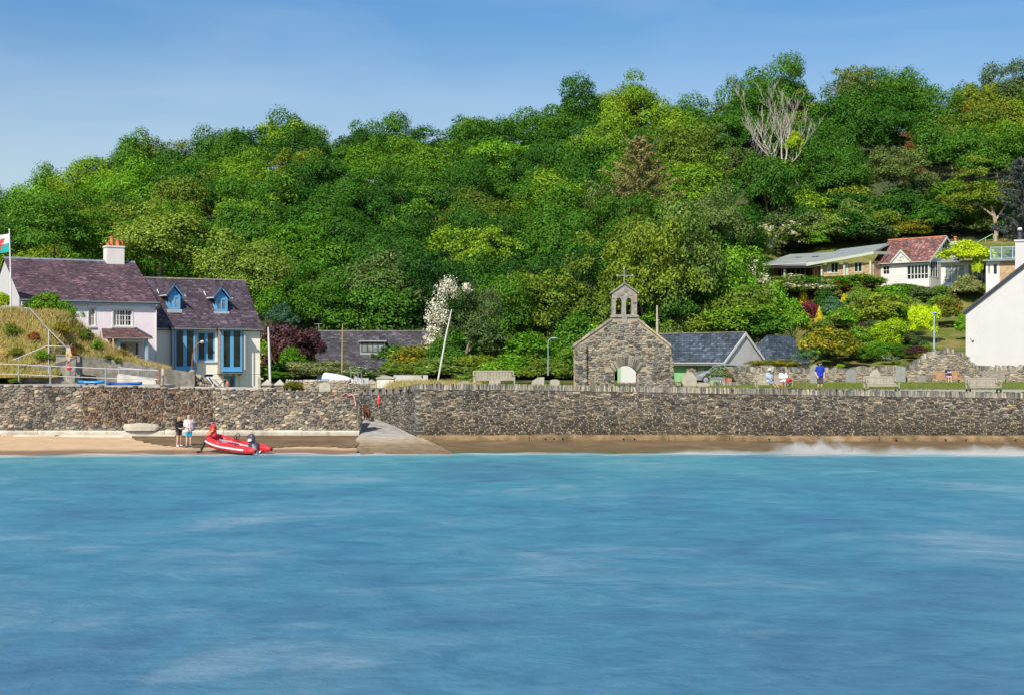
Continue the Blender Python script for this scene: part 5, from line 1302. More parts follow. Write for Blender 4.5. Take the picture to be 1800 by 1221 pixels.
# ---------------------------------------------------------------- posts, masts, lamps, aerials
def lamp_post(px, pb, pt, Y, side, lab, mat, arm=.7, r=.045):
    X = PX(px, Y); z0, z1 = PZ(pb, Y), PZ(pt, Y); h = z1 - z0
    t = thing('street_lamp', lab, 'street lamp', (X, Y, z0))
    mb = MB(); mb.tube([(0, 0, -.3), (0, 0, h * .35)], r * 1.35, 8); mb.tube([(0, 0, h * .35), (0, 0, h - .35), (side * .05, -.02, h - .15), (side * .2, -.05, h - .03), (side * arm * .7, -.1, h)], r, 8); mb.build('pole', mat, t)
    mb = MB(); mb.lathe([(.01, -.28), (.10, -.2), (.12, .1), (.07, .26), (.01, .28)], (side * arm, -.12, h), 8, 0, 'x', (1, 1, .6)); mb.build('lamp_head', mat, t)
    return t
lamp_post(963.5, 652, 594.5, 102, 1, 'slim grey hooked street lamp in front of the trees left of the church', 'lamp_grey', .42)
t = lamp_post(1642, 622, 550, 117, 1, 'tall pale blue street lamp behind the humped wall', 'pale_blue_paint', .0, .05)
t = thing('garden_lamp', 'rusty gooseneck lamp in front of the blue box window', 'lamp', (PX(337.5, 100), 100, 3.6))
z1 = PZ(601, 100) - 3.6; zb_ = PZ(648, 100) - 3.6; mb = MB()
mb.tube([(0, 0, -.3), (0, 0, zb_ + .3), (.05, 0, zb_ + .95), (.22, 0, zb_ + 1.5), (.45, 0, z1 - .08), (.62, 0, z1)], .045, 8); mb.build('pole', 'rust', t)
mb = MB(); mb.lathe([(.02, -.1), (.10, -.05), (.13, .08), (.08, .18), (.01, .2)], (.66, -.02, z1), 10, 0, 'x'); mb.build('lamp_head', 'concrete_pale', t)
def mast(name, px0, py0, px1, py1, Y, r, mat, lab, cat):
    a, b_ = P(px0, py0, Y), P(px1, py1, Y); t = thing(name, lab, cat, a)
    mb = MB(); mb.tube([(0, 0, -.6), tuple((b_ - a) * .6), tuple(b_ - a)], [r, r * .9, r * .55], 8); o = mb.build('pole', mat, t); return t, b_ - a
mast('boat_mast', 475, 662, 471.5, 575, 106, .10, 'white_paint', 'plain white mast standing right of the cream house', 'mast')
t, v = mast('boat_mast', 601, 655, 602, 569, 112, .055, 'pole_wood', 'thin varnished wooden mast in front of the slate cottage roof', 'mast')
mb = MB()
for dx in (-.5, -.25, .15): mb.tube([(dx, 0, 0), (v.x * .8, 0, v.z * .72)], .012, 4)
mb.build('rigging', 'dark_metal', t)
mast('boat_mast', 769, 659, 794, 544, 108, .07, MT.setdefault('mast_alloy', simple('mast_alloy', (.62, .58, .58), .5, .08, 3)), 'pale leaning mast in front of the white flowering tree', 'mast')
mast('utility_pole', 1155.5, 605, 1155, 537, 112, .10, 'pale_pole_wood', 'bare wooden pole standing behind the church ruin', 'pole')

t = thing('flagpole', 'white flagpole with a flag at the left edge of the photo', 'flagpole', P(19, 548, 97.2)); Y = 97.2
hz = PZ(405.5, Y) - PZ(548, Y)
mb = MB(); mb.tube([(0, 0, -.5), (-.02, 0, hz * .5), (-.10, 0, hz)], [.065, .055, .04], 10); mb.ball((-.1, 0, hz + .05), .07); mb.build('pole', 'white_paint', t)
t = thing('flag', 'white and green flag with a red dragon flying from the white flagpole', 'flag', (PX(15.5, Y), Y, PZ(443, Y)))
fh = PZ(411, Y) - PZ(443, Y); fl = 2.0; nu, nv = 26, 14
def fp(u, v): return (-u * fl, .14 * math.sin(u * 7 + v) * u ** .5, (v * fh) * (1 - .08 * u) - .22 * u * u - .06 * math.sin(u * 5) + .05 * u)
def flagm():
    m, nt, b = newmat('flag_cloth'); tc = nd(nt, 'ShaderNodeTexCoord'); sep = nd(nt, 'ShaderNodeSeparateXYZ', Vector=tc.outputs['UV'])
    nt.links.new(ramp(nt, sep.outputs[1], [(.485, (.0, .32, .30)), (.5, (.76, .76, .76))]), b.inputs['Base Color']); b.inputs['Roughness'].default_value = .8; return m
mb = MB()
for i in range(nu):
    for j in range(nv):
        u0, u1, v0, v1 = i / nu, (i + 1) / nu, j / nv, (j + 1) / nv
        mb.quad(fp(u0, v0), fp(u1, v0), fp(u1, v1), fp(u0, v1), [(u0, v0), (u1, v0), (u1, v1), (u0, v1)])
fo = mb.build('cloth', flagm(), t, smooth=True, recalc=False)
DR = [[(.22, .42), (.34, .30), (.52, .34), (.70, .38), (.78, .55), (.70, .70), (.60, .62), (.52, .60), (.40, .58), (.30, .55)],        # body
      [(.16, .56), (.30, .52), (.34, .62), (.28, .78), (.20, .80), (.10, .74), (.18, .68)],                                         # neck and head
      [(.40, .58), (.56, .60), (.62, .82), (.50, .74), (.44, .88), (.38, .72)],                                                    # wing
      [(.30, .36), (.36, .34), (.32, .20), (.36, .16), (.26, .16), (.27, .22)], [(.44, .36), (.52, .36), (.50, .20), (.54, .16), (.44, .16), (.45, .24)], [(.62, .38), (.70, .40), (.68, .2), (.72, .16), (.60, .16), (.63, .24)],
      [(.18, .48), (.26, .42), (.18, .34), (.10, .40)], [(.76, .54), (.84, .56), (.90, .74), (.84, .84), (.80, .74), (.84, .68), (.74, .62)]]
mb = MB()
for poly in DR:
    for s_ in (-.006, .006):
        q = []
        n = len(poly)
        for k in range(n):
            a, b_ = poly[k], poly[(k + 1) % n]
            for h in (0, .5): q.append((a[0] + (b_[0] - a[0]) * h, a[1] + (b_[1] - a[1]) * h))
        cu_ = sum(a for a, _ in q) / len(q); cv_ = sum(b_ for _, b_ in q) / len(q)
        vs = [fp(cu_, cv_)] + [fp(a, b_) for a, b_ in q]; vs = [(x, y + s_, z) for x, y, z in vs]
        mb.add(vs, [(0, k + 1, (k + 1) % len(q) + 1) for k in range(len(q))])
mb.build('emblem', simple('flag_red', (.62, .06, .05), .8, .1, 6), fo, recalc=False)

# ---------------------------------------------------------------- grass bank on the left with its retaining walls
def bankz(x, y):
    x = np.asarray(x, float); y = np.asarray(y, float); px = 900 + 2500 * x / y
    cr = np.interp(px, [-200, -60, 0, 120, 150, 180, 210, 245, 285, 300], [8.6, 8.5, 8.35, 8.1, 7.0, 6.15, 5.45, 4.75, 4.3, 4.2])
    y0 = np.interp(px, [-100, 100, 135, 300], [92.2, 92.4, 95.2, 95.4]); lo = np.interp(px, [-100, 100, 140, 330], [3.95, 4.0, 5.15, 4.25])
    wd = np.interp(px, [0, 140, 300], [5.0, 3.4, 2.4])
    t_ = np.clip((y - y0) / wd, 0, 1); z = lo + (cr - lo) * np.sin(t_ * PI / 2) ** .9
    z = z + .16 * np.sin(x * 1.7 + y) * np.sin(y * 1.3 - x * .4) * np.clip(t_ * 4, 0, 1)
    return z
def bank_mat():
    m, nt, b = newmat('bank_grass'); v = coords(nt); n = noise(nt, v, .55, 6, .65); n2 = noise(nt, v, 7, 5, .7)
    c = ramp(nt, n, [(.28, (.07, .11, .02)), (.45, (.20, .20, .045)), (.6, (.38, .27, .10)), (.72, (.28, .15, .06))])
    nt.links.new(mix(nt, 1.0, c, ramp(nt, n2, [(.25, grey(.6)), (.75, grey(1.25))]), 'MULTIPLY'), b.inputs['Base Color']); b.inputs['Roughness'].default_value = 1; b.inputs['Specular IOR Level'].default_value = .05
    bump(nt, b, n2, 1, .1); return m
MT['bank'] = bank_mat()
def bkeep(x, y):
    px = 900 + 2500 * x / y; lx = (x - L1.o.x) * L1.c + (y - L1.o.y) * L1.s; ly = -(x - L1.o.x) * L1.s + (y - L1.o.y) * L1.c
    return (px < 296) & (y > np.interp(px, [-100, 100, 135, 300], [92.2, 92.4, 95.2, 95.4]) - .2) & ~((lx > -.2) & (ly > .15))
struct(grid_mesh('grass_bank', np.arange(-50, -22, .35), np.arange(92, 106, .35), bankz, MT['bank'], bkeep))
# long grass growing on it
def grass_patch(name, pts, h0, h1, wd, mats, seed, lean=.35):
    r = np.random.default_rng(seed); n = len(pts); P0 = np.asarray(pts, float)
    a = r.uniform(0, 2 * PI, n); h = r.uniform(h0, h1, n); ln = r.normal(0, lean, (n, 2)); d = np.stack([np.cos(a), np.sin(a)], -1) * (wd * r.uniform(.6, 1.3, n))[:, None]
    V = np.zeros((n, 3, 3)); V[:, 0, :2] = P0[:, :2] - d; V[:, 1, :2] = P0[:, :2] + d; V[:, 0, 2] = V[:, 1, 2] = P0[:, 2] - .05
    V[:, 2, :2] = P0[:, :2] + ln * h[:, None]; V[:, 2, 2] = P0[:, 2] + h
    me = mesh_np(name, V.reshape(-1, 3), 3, mats); o = bpy.data.objects.new(name, me); COL.objects.link(o); return struct(o, 'stuff')
def grass_mat(name, cols, sc=.5):
    m, nt, b = newmat(name); isl = nd(nt, 'ShaderNodeNewGeometry').outputs['Random Per Island']; n = noise(nt, coords(nt), sc, 5, .65)
    f = math_(nt, 'ADD', math_(nt, 'MULTIPLY', isl, .45), math_(nt, 'MULTIPLY', math_(nt, 'SUBTRACT', n, .28), 1.25), True)
    nt.links.new(ramp(nt, f, [(i / (len(cols) - 1), c) for i, c in enumerate(cols)]), b.inputs['Base Color']); b.inputs['Roughness'].default_value = .8; b.inputs['Specular IOR Level'].default_value = .1; return m
MT['long_grass'] = grass_mat('long_grass', [(.07, .13, .02), (.15, .19, .035), (.33, .28, .075), (.52, .40, .17), (.40, .22, .09), (.22, .20, .05)])
MT['short_grass'] = grass_mat('short_grass', [(.055, .12, .02), (.10, .17, .025), (.17, .20, .045), (.33, .27, .10)], .4)
r = np.random.default_rng(12); xx = r.uniform(-48, -23, 90000); yy = r.uniform(92, 104, 90000); kp = bkeep(xx, yy); xx, yy = xx[kp], yy[kp]
grass_patch('long_grass', np.stack([xx, yy, bankz(xx, yy)], -1), .15, .48, .02, MT['long_grass'], 3, .5)
xx = r.uniform(-4, 47, 60000); yy = r.uniform(86.3, 113, 60000); px_ = 900 + 2500 * xx / yy; kp = (yy > wally(xx) + .75) & gkeep(xx, yy); xx, yy = xx[kp], yy[kp]
grass_patch('lawn_grass', np.stack([xx, yy, hillz(xx, yy)], -1), .05, .14, .014, MT['short_grass'], 4, .5)
xx = r.uniform(-10, -2, 9000); yy = r.uniform(92, 106, 9000); kp = gkeep(xx, yy) & (xx > -8.6); xx, yy = xx[kp], yy[kp]
grass_patch('dry_grass', np.stack([xx, yy, hillz(xx, yy)], -1), .15, .55, .02, grass_mat('dry_grass', [(.20, .20, .05), (.40, .33, .12), (.48, .38, .17)]), 5, .4)

def poly_wall(name, pts, th, mat, lab, cat='wall', parent=None):
    """upright slab whose face outline is given by sight lines at a distance"""
    mb = MB(); v = [P(*p) for p in pts]; mb.extr(v, (0, th, 0)); o = mb.build(name, mat, parent)
    if parent is None: tag(o, lab, cat)
    return o
poly_wall('retaining_wall', [(136, 690, 94.6), (136, 626, 94.6), (165, 627, 94.6), (205, 633, 94.6), (270, 644.5, 94.6), (342, 655, 94.6), (342, 690, 94.6)], .7, 'concrete_dark', 'dark grey concrete retaining wall sloping down below the pink house')
poly_wall('steps_wall', [(33, 690, 92.6), (33, 661, 92.6), (52, 647, 92.6), (72, 640.5, 92.6), (98, 638, 92.6), (98, 622, 92.9), (140, 626, 92.9), (140, 690, 92.6)], .6, 'concrete_dark', 'stained concrete wall of the steps behind the hanging red buoy')
poly_wall('white_wall', [(206, 688, 92.0), (206, 657.5, 92.0), (235, 661, 92.0), (273, 667, 92.0), (278, 688, 92.0)], .3, 'stained_white', 'low stained white painted wall behind the paddle boards')
t = thing('stone_bank', 'rough stone rubble end of the terrace wall beside the folding table', 'wall', P(352, 684, 95))
mb = MB(); rr = random.Random(6)
for k in range(120):
    u = rr.random(); z = rr.uniform(0, 1.25 * (1 - .75 * u)); mb.ball((-.65 + u * 1.6, rr.uniform(-.2, .15), z), 1, 7, 0, (rr.uniform(.08, .19), .16, rr.uniform(.06, .14)))
mb.build('stones', 'rubble_stone', t, recalc=False)
mb = MB(); mb.extr([(-.75, .05, 0), (1.0, .05, 0), (.75, .05, .3), (.2, .05, .8), (-.75, .05, 1.25)], (0, .5, 0)); mb.build('core', 'mortar', t)
# promenade kerb and path on top of the left sea wall
mb = MB(); mb.extr([(-50, 89.0, 2.9), (-50, 88.75, 3.4), (-50, 88.78, 3.52), (-50, 92.8, 3.56), (-50, 92.8, 2.9)], (50 + PX(283, 89), 0, 0)); struct(mb.build('path', 'concrete'))
mb = MB(); mb.extr([(-50, 89.35, 3.5), (-50, 89.35, 3.72), (-50, 89.6, 3.72), (-50, 89.6, 3.5)], (50 + PX(281, 89.4), 0, -.28)); o = mb.build('kerb', MT.setdefault('mossy_concrete', simple('mossy_concrete', (.24, .23, .16), .9, .3, 2, .5, 25)), None); struct(o)
mb = MB(); mb.extr([(PX(283, 89), 88.9, 2.6), (PX(283, 89), 88.8, 3.30), (PX(283, 89), 95.5, 3.36), (PX(283, 89), 95.5, 2.6)], (PX(470, 92) - PX(283, 89), 0, -.12)); struct(mb.build('terrace', 'concrete_pale'))
# railing along the promenade
t = thing('railing', 'two rail galvanised railing along the promenade above the left sea wall', 'railing', P(100, 684, 89.2))
Y = 89.2; mb = MB(); o0 = P(100, 684, Y)
def rl(px, py, Y=Y): return tuple(P(px, py, Y) - o0)
mb.tube([rl(-60, 636.5), rl(33, 640.2), rl(89, 643), rl(187, 647.5), rl(280, 650.5)], .027, 8); mb.tube([rl(-60, 655), rl(33, 657.5), rl(89, 660), rl(187, 664), rl(280, 666.5)], .024, 8); mb.build('rail', 'galv', t)
for px, pt, pb, w_ in ((-25, 637, 681, .04), (33, 640, 670, .045), (88.5, 642, 681, .055), (186, 647, 681, .06)):
    mb = MB(); mb.tube([rl(px, pb), rl(px, pt)], w_, 8); mb.build('post', 'galv', t)
mb = MB(); mb.tube([rl(280, 685), rl(280, 648.5)], .06, 8); mb.build('post', 'rust', t)['label'] = 'rusty end post'
o = thing('gate_post', 'pale timber post at the right end of the promenade railing', 'post', P(286, 686, 89.6)); mb = MB(); mb.box(-.07, .07, -.05, .05, 0, 1.36); mb.extr([(-.07, -.05, 1.36), (.07, -.05, 1.36), (0, -.05, 1.42)], (0, .1, 0)); mb.build('post', 'pale_pole_wood', o)
# handrail of the steps up the bank
t = thing('handrail', 'galvanised handrail climbing the steps on the grassy bank', 'railing', P(85, 655, 92.3)); o0 = P(85, 655, 92.3)
mb = MB(); mb.tube([rl(42, 541.5, 96), rl(52, 542, 96), rl(86, 580, 94), rl(114, 607.5, 92.3)], .035, 8); mb.tube([rl(23, 632.5, 92.2), rl(82, 608, 92.3), rl(122, 609, 92.3), rl(123.5, 660, 92.3)], .035, 8); mb.build('rail', 'galv', t)
for a, b_ in (((46.5, 541.5, 96), (46, 572, 96)), ((85.3, 579, 94), (85.3, 656, 92.3)), ((33, 628.5, 92.2), (33, 668, 92.2)), ((9, 531, 97), (9, 548, 97))):
    mb = MB(); mb.tube([rl(*a), rl(*b_)], .032, 8); mb.build('post', 'galv', t)
t = thing('mesh_railing', 'short railing with thin upright bars on the white painted wall', 'railing', P(240, 660, 92.3)); o0 = P(240, 660, 92.3); mb = MB()
mb.tube([rl(208, 645.5, 92.2), rl(276, 651.5, 92.2)], .03, 6); mb.tube([rl(208, 657, 92.2), rl(276, 665.5, 92.2)], .025, 6)
for k in range(24): f = k / 23; mb.tube([rl(208 + 68 * f, 645.5 + 6 * f, 92.2), rl(208 + 68 * f, 657 + 8.5 * f, 92.2)], .011, 4)
for f in (0, .5): mb.tube([rl(209 + 68 * f, 644.5 + 6 * f, 92.2), rl(209 + 68 * f, 660 + 8.5 * f, 92.2)], .03, 6)
mb.build('bars', 'galv', t)
t = thing('grey_gate', 'dark wire mesh gate at the top of the steps', 'gate', P(103, 640, 93)); o0 = P(103, 640, 93); mb = MB()
for k in range(9): mb.tube([rl(90 + k * 3.4, 611, 93), rl(90 + k * 3.4, 640, 93)], .01, 4)
for k in range(6): mb.tube([rl(89, 611 + 5.6 * k, 93), rl(119, 611 + 5.6 * k, 93)], .01, 4)
mb.build('mesh', 'dark_metal', t)
# buoys on their rope
t = thing('buoy', 'round red buoy hanging from the handrail', 'buoy', P(121.5, 646, 92.0)); mb = MB(); mb.ball((0, 0, 0), .175, 14); mb.lathe([(.05, .15), (.05, .25), (.02, .26)], (0, 0, 0), 8); mb.build('float', MT.setdefault('buoy_red', simple('buoy_red', (.72, .06, .045), .4, .08, 3)), t, smooth=True)
for px, py, rr_ in ((118, 622, .10), (125, 625, .11)):
    o = thing('fishing_float', 'small orange float hanging on the ropes, ' + ('left of the pair' if px < 120 else 'right of the pair'), 'float', P(px, py, 92.0), group='orange floats on the ropes'); mb = MB(); mb.ball((0, 0, 0), rr_, 10, 0, (.8, .8, 1.3)); mb.build('float', MT.setdefault('float_orange', simple('float_orange', (.65, .28, .04), .5, .1, 3)), o, smooth=True)
t = thing('rope', 'coiled pale ropes hanging from the handrail above the red buoy', 'rope', P(120, 620, 92.0)); o0 = P(120, 620, 92.0); mb = MB()
for k in range(4): mb.tube([rl(117 + k, 611, 92.05), rl(116 + k * 1.5, 625 + k * 3, 91.98), rl(119 + k, 634, 91.97), rl(121 + k * 1.3, 622, 92), rl(120 + k, 611, 92.05)], .022, 5)
mb.tube([rl(118, 634, 92), rl(116, 660, 91.95), rl(118, 668, 91.9), rl(122, 670, 91.9)], .022, 5); mb.build('coil', 'rope', t)
# paddle boards
def board(px0, px1, py, Y, lab, mat, mark):
    a, b_ = P(px0, py, Y), P(px1, py, Y); L = (b_ - a).length; t = thing('paddle_board', lab, 'paddle board', (a + b_) / 2, 0, 'blue paddle boards'); mb = MB(); n = 22; vs = []
    for i in range(n + 1):
        s_ = -1 + 2 * i / n; w_ = .38 * (1 - abs(s_) ** 3.2) ** .55 + .012; z = .05 * s_ * s_ ; x = s_ * L / 2
        for j in range(10):
            q = 2 * PI * j / 10; vs.append((x, w_ * math.cos(q), z + .10 * math.copysign(abs(math.sin(q)) ** .6, math.sin(q))))
    mb.add(vs, [(i * 10 + j, i * 10 + (j + 1) % 10, (i + 1) * 10 + (j + 1) % 10, (i + 1) * 10 + j) for i in range(n) for j in range(10)] + [tuple(range(10)), tuple(range(n * 10, n * 10 + 10))])
    mb.build('board', mat, t, smooth=True)
    mb = MB(); mb.extr([(-L * .12, -.02, -.1), (-L * .2, -.02, -.24), (-L * .24, -.02, -.24), (-L * .23, -.02, -.1)], (0, .03, 0)); mb.extr([(L * .2, -.02, -.1), (L * .12, -.02, -.2), (L * .08, -.02, -.2), (L * .1, -.02, -.1)], (0, .03, 0)); mb.build('fin', 'black', t)
    if mark:                        # white side lettering too small to read: a row of strokes
        mb = MB(); x = -L * .22
        for k, w_ in enumerate((.05, .09, .05, .08, .05, .09, .04, .08)):
            mb.extr([(x, -.392, -.03), (x + w_ * .7, -.392, -.03), (x + w_, -.385, .05), (x + w_ * .3, -.385, .05)], (0, .02, 0)); x += w_ * 1.3
        mb.build('lettering', 'white_paint', t)
    return t
MT['sup_blue'] = simple('board_blue', (.02, .22, .56), .35, .15, 1.5); MT['sup_deep'] = simple('board_deep_blue', (.012, .11, .46), .35, .15, 1.5)
board(137, 186, 671.3, 89.9, 'lighter blue paddle board with white lettering, the left of two', 'sup_blue', True)
board(187, 250, 674, 89.8, 'plain deep blue paddle board, the right of two', 'sup_deep', False)
# folding table and chair on the terrace
t = thing('folding_table', 'weathered wooden folding table on the terrace before the cream house', 'table', P(386, 686, 94)); mb = MB(); h = .76
for k in range(5): mb.box(-.46, .46, -.3 + k * .12, -.3 + k * .12 + .1, h - .03, h)
mb.build('tabletop', 'grey_wood', t)
for y in (-.25, .22):
    for a, b_ in ((-.36, .36), (.36, -.36)):
        mb = MB(); mb.tube([(a, y, 0), (b_, y, h - .03)], .022, 6); mb.build('leg', 'bench_dark', t)
t = thing('folding_chair', 'tilted folding chair leaning beside the wooden table', 'chair', P(375, 686, 94)); 
mb = MB()
for y in (-.2, .2): mb.tube([(.25, y, 0), (-.35, y, .92)], .022, 6); mb.tube([(-.2, y, 0), (.1, y, .5)], .02, 6)
mb.build('frame', 'white_paint', t); mb = MB(); mb.extr([(-.02, -.2, .42), (-.3, -.2, .86), (-.27, -.2, .88), (.02, -.2, .45)], (0, .4, 0)); mb.build('backrest', 'dark_metal', t)
mb = MB(); mb.extr([(.02, -.2, .42), (.26, -.2, .25), (.28, -.2, .28), (.03, -.2, .46)], (0, .4, 0)); mb.build('seat', 'dark_metal', t)
t = thing('gas_bottle', 'orange bottle standing by the blue door of the cream house', 'bottle', P(399.5, 683, 108)); mb = MB(); mb.lathe([(.13, 0), (.14, .06), (.14, .45), (.06, .58), (.04, .62), (.06, .66), (.06, .7)], (0, 0, 0), 12); mb.build('bottle', 'terracotta', t)
t = thing('signpost', 'grey wooden fingerpost at the corner of the cream house', 'sign', P(456, 684, 110)); mb = MB(); mb.box(-.11, .11, -.1, .1, -.2, 1.0); mb.build('post', 'grave_pale', t); mb = MB(); mb.box(-.1, .33, -.13, -.1, .78, .92); mb.build('arm', 'grave_pale', t)
t = thing('wall_planter', 'low iron trough rack on the terrace right of the cream house', 'rack', P(443, 688, 104)); mb = MB()
for k in range(9): a = PI * k / 8; mb.tube([(.35 * math.cos(a), -.2, .22 * math.sin(a)), (.35 * math.cos(a), .2, .22 * math.sin(a))], .012, 5)
mb.tube([(.35 * math.cos(PI * k / 8), -.2, .22 * math.sin(PI * k / 8)) for k in range(9)], .02, 5); mb.tube([(.35 * math.cos(PI * k / 8), .2, .22 * math.sin(PI * k / 8)) for k in range(9)], .02, 5); mb.build('frame', 'dark_metal', t)
# pillars and low walls between the cream house and the slipway
rr = random.Random(71)
for px, lab in ((470, 'stone pillar with a pyramid cap, nearer the cream house'), (492, 'stone pillar with a pyramid cap, farther from the cream house')):
    t = thing('gate_pillar', lab, 'pillar', P(px, 690, 101), group='pyramid capped pillars'); mb = MB(); mb.box(-.3, .3, -.25, .25, -.2, .62); mb.build('core', 'mortar', t); mb = MB()
    masonry(mb, rr, .6, lambda u: -.1, lambda u: .62, lambda u, z, d: (-.3 + u, -.25 - d, z), (.1, .18), (.18, .35), .02, (.02, .05)); masonry(mb, rr, .5, lambda u: -.1, lambda u: .62, lambda u, z, d: (-.3 - d, -.25 + u, z), (.1, .18), (.18, .35), .02, (.02, .05)); mb.build('stonework', 'pale_stone', t, recalc=False)
    mb = MB(); mb.add([(-.38, -.33, .6), (.38, -.33, .6), (.38, .33, .6), (-.38, .33, .6), (0, 0, .98), (-.38, -.33, .53), (.38, -.33, .53), (.38, .33, .53), (-.38, .33, .53)], [(0, 1, 4), (1, 2, 4), (2, 3, 4), (3, 0, 4), (5, 6, 1, 0), (6, 7, 2, 1), (7, 8, 3, 2), (8, 5, 0, 3)]); mb.build('cap', 'grave_pale', t)
for (pa, pb, pt, pbm, Y, lab) in ((502, 612, 666, 692, 101.5, 'low mixed stone garden wall behind the rounded yellowish headstone'), (612, 650, 671, 697, 100.5, 'white topped low wall behind the blue bollard'), (440, 466, 681, 690, 103, 'low stone edging beside the first pyramid capped pillar')):
    a, b_ = (PX(pa, Y), Y), (PX(pb, Y), Y); zt = PZ(pt + 3, Y); z0 = PZ(pbm, Y); t = thing('garden_wall', lab, 'wall', (a[0], Y, 0)); to3, L, _, _ = seg_to3(a, b_); mbc, mbs, mbk = MB(), MB(), MB()
    wall_core(mbc, a, b_, lambda u: z0, lambda u: zt, .35, 6); masonry(mbs, rr, L, lambda u: z0, lambda u: zt + .03, to3, (.12, .24), (.2, .5), .03, (.03, .08), None, 'mixed')
    u = 0
    while u < L: w_ = rr.uniform(.15, .4); c = to3(u + w_ / 2, zt, -.17); mbk.ball(c, 1, 7, 0, (w_ * .55, .22, rr.uniform(.06, .14))); u += w_
    build_at(mbc, 'core', 'mortar', t); build_at(mbs, 'stonework', 'pale_stone', t, recalc=False); build_at(mbk, 'coping', 'grave_pale', t, recalc=False)
t = thing('bollard', 'short blue bollard with a white band above the low wall', 'bollard', P(637.5, 680, 102)); mb = MB(); mb.lathe([(.13, -.2), (.13, .5), (.11, .56), (.01, .57)], (0, 0, 0), 10); mb.build('post', 'blue_paint', t); mb = MB(); mb.box(-.03, .03, -.145, -.12, .02, .45); mb.build('band', 'white_paint', t)
# dinghies laid up in the grass
def hull(name, loc, rz, tilt, L, wd, mat, lab, strake):
    t = thing('dinghy', lab, 'dinghy', loc, rz, 'dinghies laid up in the grass'); t.rotation_euler = (tilt[0], tilt[1], rz); mb = MB(); n = 12; m = 9; vs = []
    for i in range(n + 1):
        s_ = i / n; w_ = wd * (math.sin(PI * (.18 + .82 * s_)) ** .55 if s_ < 1 else 0) * (1 if s_ < .5 else (1 - ((s_ - .5) / .5) ** 2.4)) + .01; d = .34 * (1 - .5 * s_ ** 3)
        for j in range(m): q = PI * j / (m - 1); vs.append((s_ * L - L / 2, -w_ * math.cos(q), d * math.sin(q) ** .7 + .05))
    mb.add(vs, [(i * m + j, i * m + j + 1, (i + 1) * m + j + 1, (i + 1) * m + j) for i in range(n) for j in range(m - 1)] + [tuple(range(m))]); mb.build('hull', mat, t, smooth=True)
    mb = MB(); mb.tube([(vs[i * m][0], vs[i * m][1] - .01, .05) for i in range(n + 1)], .035, 6); mb.tube([(vs[i * m + m - 1][0], vs[i * m + m - 1][1] + .01, .05) for i in range(n + 1)], .035, 6); mb.build('gunwale', strake, t)
    return t
hull('dinghy', P(557, 676, 103.5), R(10), (0, 0), 1.9, .5, 'white_paint', 'small upturned white dinghy with a pink and blue edge', MT.setdefault('pink_paint', simple('pink_paint', (.6, .2, .3), .5, .1, 3)))
mb = MB(); mb.box(-.3, .42, -.3, .3, 0, .42); 
t = thing('blue_cover', 'folded blue tarpaulin at the right end of the upturned dinghy', 'tarpaulin', P(571, 676, 103.2)); mb = MB(); mb.lathe([(.02, .46), (.3, .42), (.42, .2), (.46, 0)], (0, 0, 0), 10, 0, 'z', (1, .7, 1)); mb.build('sheet', 'sup_blue', t)
t = hull('dinghy', P(598, 668, 106), R(-15), (R(14), R(9)), 2.6, .6, 'white_paint', 'white dinghy hull lying on its side by the thin wooden mast', 'white_paint')
t = thing('boat_trailer', 'small grey cage trailer among flowers below the slate cottage', 'trailer', P(626, 672, 105)); mb = MB()
for z in (.25, .75):
    for a, b_ in (((-.4, -.3), (.4, -.3)), ((.4, -.3), (.4, .3)), ((.4, .3), (-.4, .3)), ((-.4, .3), (-.4, -.3))): mb.tube([(a[0], a[1], z), (b_[0], b_[1], z)], .02, 5)
for x in (-.4, -.13, .13, .4): mb.tube([(x, -.3, .1), (x, -.3, .75)], .015, 5); mb.tube([(x, .3, .1), (x, .3, .75)], .015, 5)
mb.build('cage', 'galv', t); mb = MB()
for s_ in (-1, 1): mb.lathe([(.06, -.05), (.16, -.05), (.17, 0), (.16, .05), (.06, .05)], (s_ * .44, 0, .12), 12, 0, 'x')
mb.build('wheel', 'black', t)
# red rescue float and ropes by the slipway
t = thing('rescue_float', 'long red rescue float hung on the slipway wall', 'float', P(666, 703, 95.55)); mb = MB(); mb.lathe([(.02, -.34), (.10, -.3), (.11, -.1), (.08, -.06), (.12, 0), (.12, .16), (.08, .2), (.09, .34), (.02, .38)], (0, -.1, 0), 12); mb.build('float', 'buoy_red', t, smooth=True); mb = MB(); mb.tube([(.12, -.03, .35), (.13, -.03, -.62)], .025, 6); mb.build('line', 'rope', t)
t = thing('rope', 'pink and white rope draped over the end of the left sea wall', 'rope', P(615, 694, 87.9)); o0 = P(615, 694, 87.9); mb = MB()
mb.tube([rl(596, 693, 87.95), rl(602, 694, 87.9), rl(608, 690, 87.9), rl(614, 694, 87.88), rl(620, 693, 87.85), rl(623, 699, 87.83), rl(625, 707, 87.83), rl(625.5, 713, 87.83)], .035, 6); mb.build('line', 'rope_pink', t)

# ---------------------------------------------------------------- silver car behind the roses
t = thing('parked_car', 'silver car parked by the garage behind the rose bush', 'car', (PX(1264, 110), 110, 3.3), R(8))
MT['car_paint'] = simple('car_silver', (.50, .52, .55), .25, .04, 2, metal=.6, coat=.6)
prof = [(-2.05, .28), (-2.1, .62), (-1.95, .86), (-1.1, 1.0), (-.55, 1.42), (.1, 1.52), (1.2, 1.48), (1.85, 1.1), (2.05, .95), (2.08, .35), (1.9, .25)]
mb = MB(); n = len(prof); ys = [(-.84, 0), (-.86, .12), (-.70, .9), (0, 1), (.70, .9), (.86, .12), (.84, 0)]
for s_ in (-1, 1):
    low_ = [(x, s_ * .86, min(z, .98)) for x, z in prof]; up_ = [(x * (.97 if z > 1 else 1), s_ * (.86 if z < 1 else .66), z) for x, z in prof]
    if s_ < 0: A_ = up_
    else: B_ = up_
